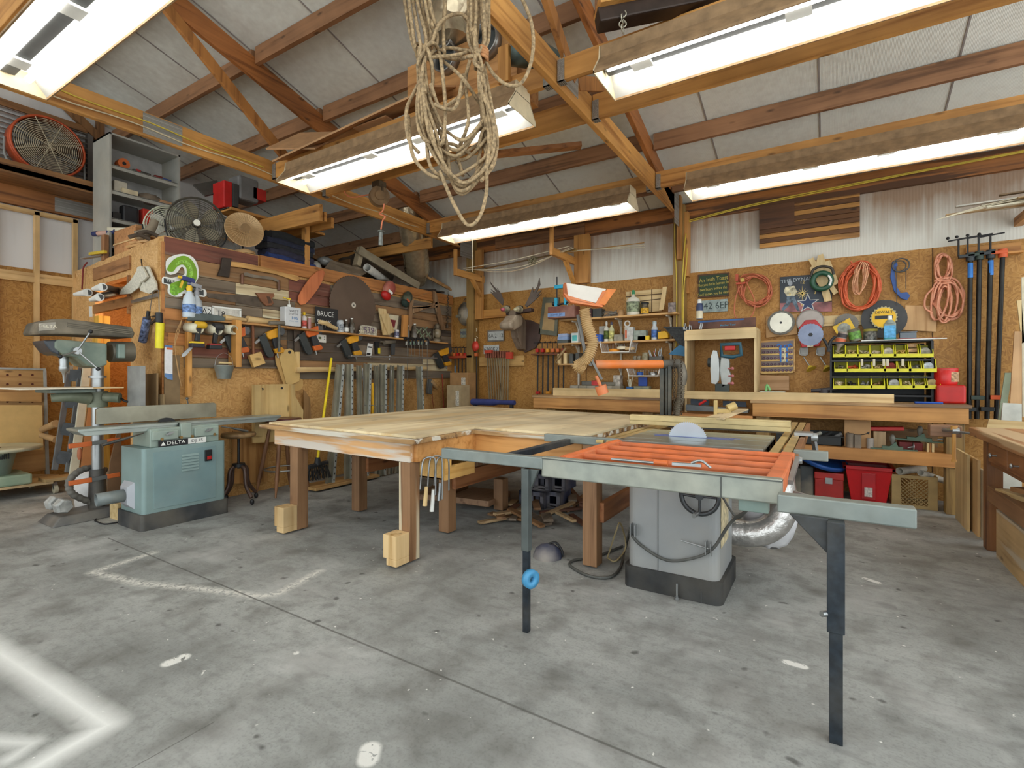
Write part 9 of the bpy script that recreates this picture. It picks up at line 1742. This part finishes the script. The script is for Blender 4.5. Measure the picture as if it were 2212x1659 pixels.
for i,(px,py,z,l,r_,w_,lab) in enumerate(((1010,1088,0,.45,.1,.22,'thick grey-brown timber slab on the floor left of the crates'),(1010,1088,.06,.45,.1,.22,'second timber slab stacked on the first left of the crates'),(930,1075,0,.6,.3,.18,'flat timber slab further back behind the corner leg'))):
    q=oz(px,py,z); m=M(Tr(q.x,q.y+.2,z)@Rz(r_)); m.box(-w_,w_,-l/2,l/2,0,.055); solo('timber_slab',lab,'timber',m,wood((150,116,88),(110,80,58),'y'),'timber slabs under the big table',b=.003)
for i,(z,r_,lab) in enumerate(((.34,.2,'long brown board lying on the crates under the big table'),(.36,-.25,'second board crossing the crates under the big table'),(.385,.5,'thin board topmost over the crates'))): m=M(Tr(oz(1165,1095,0).x-.1*i,oz(1165,1095,0).y+.15,z)@Rz(PI/2+r_)); m.box(-.07,.07,-.5,.45,0,.018); solo('shelf_board',lab,'board',m,brown('y'),'boards over the blue crates')
# hand clamps in the row behind the table
for i in range(9):
    a=oz(800+i*9.5,985,.58); q=oy(795+i*10.5,990,5.3); t=thing('pliers_clamp',('leftmost','second','third','fourth','fifth','sixth','seventh','eighth','last')[i]+' steel spring clamp with orange tips in the row behind the big table','clamp',(q.x,5.3,q.z),'orange-tipped spring clamps under the far table edge')
    for s_ in (-1,1): m=M(); m.tube([(q.x,5.3,q.z+.06),(q.x+.018*s_,5.3,q.z),(q.x+.008*s_,5.3,q.z-.10)],.009,6,k=3); part('jaw',m,STEEL,t); m=M(); m.cyl((q.x+.008*s_,5.3,q.z-.09),(q.x+.008*s_,5.3,q.z-.15),.011); part('tip',m,mat((214,80,34),.5),t)
m=M(); m.box(-3.8,-2.6,5.33,5.36,.66,.72); solo('clamp_rail','timber rail from which the orange-tipped clamps hang','rail',m,brown('x'))
# ================================================================ overarm guard on the saw
t=thing('overarm_guard','orange overarm blade guard with ribbed tan hose on a dark twin post','blade guard',(-1.39,5.05,.862)); OA=mat((226,122,50),.45,0,.12,4,dust=.35); PX=-1.36
m=M(); m.box(-1.42,-1.38,5.05,5.10,.862,1.36); m.box(-1.34,-1.31,5.05,5.10,.862,1.36); m.cyl((-1.36,5.08,.862),(-1.36,5.08,1.36),.018); m.box(-1.47,-1.27,5.0,5.15,.862,.875); part('post',m,mat((62,64,60),.4,.4,.2,8,dust=.3),t,b=.003)
a=oy(1432,787,5.06); e=od(1285,787,4.9); m=M(); m.cyl(a,e,.042,n=20); part('arm',m,OA,t)
m=M(); q=a.lerp(e,.62); m.bar(q+Vector((-.06,-.05,.0)),q+Vector((.06,-.05+.09*.83,.0)),.012,.035); part('arm_plate',m,mat((170,150,130),.5),t)
m=M(); m.cyl(a+(a-e).normalized()*.12,a-(a-e).normalized()*.01,.046,n=18); m.tube([a+(a-e).normalized()*.08,a+Vector((.14,.08,.0)),a+Vector((.17,.08,-.10)),a+Vector((.16,.08,-.2))],.045,14,k=5); part('elbow',m,mat((96,92,84),.5,.3,.2,dust=.4),t)
m=M(); m.tube(smooth_pts([a+Vector((.16,.08,-.18)),a+Vector((.15,.06,-.35)),a+Vector((.12,.02,-.50))],26),lambda v:.036+.004*math.sin(v*230),14); part('ribbed_hose',m,mat((110,100,82),.6,0,.15),t)
HS=mat((196,164,116),.6,0,.08)
D_=4.85
hp=[od(1262,668,D_),od(1268,700,D_),od(1280,740,D_),od(1268,775,D_),od(1248,790,D_),od(1262,800,D_)]
m=M(); m.tube(smooth_pts(hp,44),lambda v:.049+.008*math.sin(v*276),14); part('tan_hose',m,HS,t)
m=M(); m.bar(od(1248,680,D_+.06),od(1265,770,D_+.06),.03,.03); m.bar(od(1290,735,D_+.02),od(1275,790,D_+.02),.02,.03); m.bar(od(1278,778,D_),od(1300,820,D_),.022,.022); part('link_bar',m,mat((110,108,104),.4,.4),t)
m=M(); m.cyl(od(1288,812,D_),od(1299,838,D_),.016); m.cyl(od(1297,838,D_)+Vector((0,0,.02)),od(1303,850,D_)+Vector((0,0,-.005)),.055,n=22); part('counterweight',m,mat((226,116,52),.5,0,.1,dust=.2),t)
HF=FR(od(1270,650,D_),(.849,.528,0),(0,0,1),(.528,-.849,0))
def hp2(P): return [((x-1270)*D_/F,(650-y)*D_/F) for x,y in P]
m=M(HF); m.prism(hp2([(1217,613),(1222,612),(1226,640),(1285,657),(1300,630),(1329,627),(1305,661),(1270,658),(1225,648),(1217,636)]),-.05,-.042); m.prism(hp2([(1217,613),(1222,612),(1226,640),(1285,657),(1300,630),(1329,627),(1305,661),(1270,658),(1225,648),(1217,636)]),.042,.05); m.prism(hp2([(1225,646),(1300,661),(1300,665),(1232,655)]),-.05,.05); m.prism(hp2([(1217,613),(1222,612),(1226,640),(1217,636)]),-.05,.05); part('hood_frame',m,mat((226,124,62),.5,0,.1,dust=.2),t,b=.003)
CLR=mat((226,218,206),.25,0,.05)
for z in (.040,-.043): m=M(HF); m.prism(hp2([(1222,613),(1308,626),(1286,656),(1226,641)]),z,z+.003); part('clear_panel',m,CLR,t)
m=M(HF); m.prism(hp2([(1310,626),(1329,627),(1305,661),(1290,657)]),-.05,.052); part('hood_tip',m,mat((230,132,56),.5),t,b=.004)
# chains hung on the post
for i,(px,lab) in enumerate(((1450,'rusty chain hanging nearest the guard post'),(1463,'second rusty chain hanging at the guard post'))):
    m=M(); top=1.42; n_=26
    for k in range(n_): m.ring((-1.27+.07*i,5.03-.02*i,top-k*.021),.011,.0038,(1,0,0) if k%2 else (0,1,0),8,4)
    solo('hanging_chain',lab,'chain',m,mat((84,72,58),.6,.5,.3,40),'chains on the guard post')
# trim stock, clamp and yellow bars behind the fence
t=thing('bar_fence','yellow steel bar fence lying behind the saw rip fence','bar',(-.9,4.35,.862)); 
for a_,b_ in ((-1.30,-.98),(-.70,-.26)): m=M(); m.box(a_,b_,4.38,4.46,.862,.905); part('bar',m,mat((226,168,40),.45),t,b=.003); m=M(); m.box(a_,b_,4.375,4.465,.905,.915); part('face',m,wood((222,184,120),(190,146,84),'x'),t)
m=M(); m.box(-1.43,-1.32,4.36,4.48,.862,.89); m.cyl((-.74,4.32,.89),(-.74,4.42,.91),.02); part('lever',m,STEEL,t)
m=M(); m.box(-1.3,-.22,4.6,4.64,.80,.83); solo('rail_tie','flat bar tying the far ends of the saw rails','bar',m,DSTEEL)
random.seed(2)
for i in range(8):
    p0=oz(1520+i*5.5,905,.92+.004*i); p1=oz(1590+i*3.2,884,.93+.004*i); m=M(); m.bar(p0,p1,.035,.010); solo('trim_strip',('first','second','third','fourth','fifth','sixth','seventh','last')[i]+' pale trim strip from the left in the bundle over the yellow bar','strip',m,wood((222,200,160),(180,150,108),'y'),'trim strips bundled over the yellow bar')
q=oz(1550,890,.95); t=thing('toolmaker_vice','yellowed cast toolmaker vice standing behind the trim bundle','vice',q); m=M(); m.box(q.x-.03,q.x+.0,q.y-.02,q.y+.02,q.z-.06,q.z+.1); m.cyl(q+Vector((.08,0,.03)),q+Vector((.14,.03,.06)),.035,n=12); m.box(q.x-.02,q.x+.11,q.y-.015,q.y+.015,q.z-.01,q.z+.03); part('frame',m,mat((206,180,120),.5,.2,.15),t,b=.006)
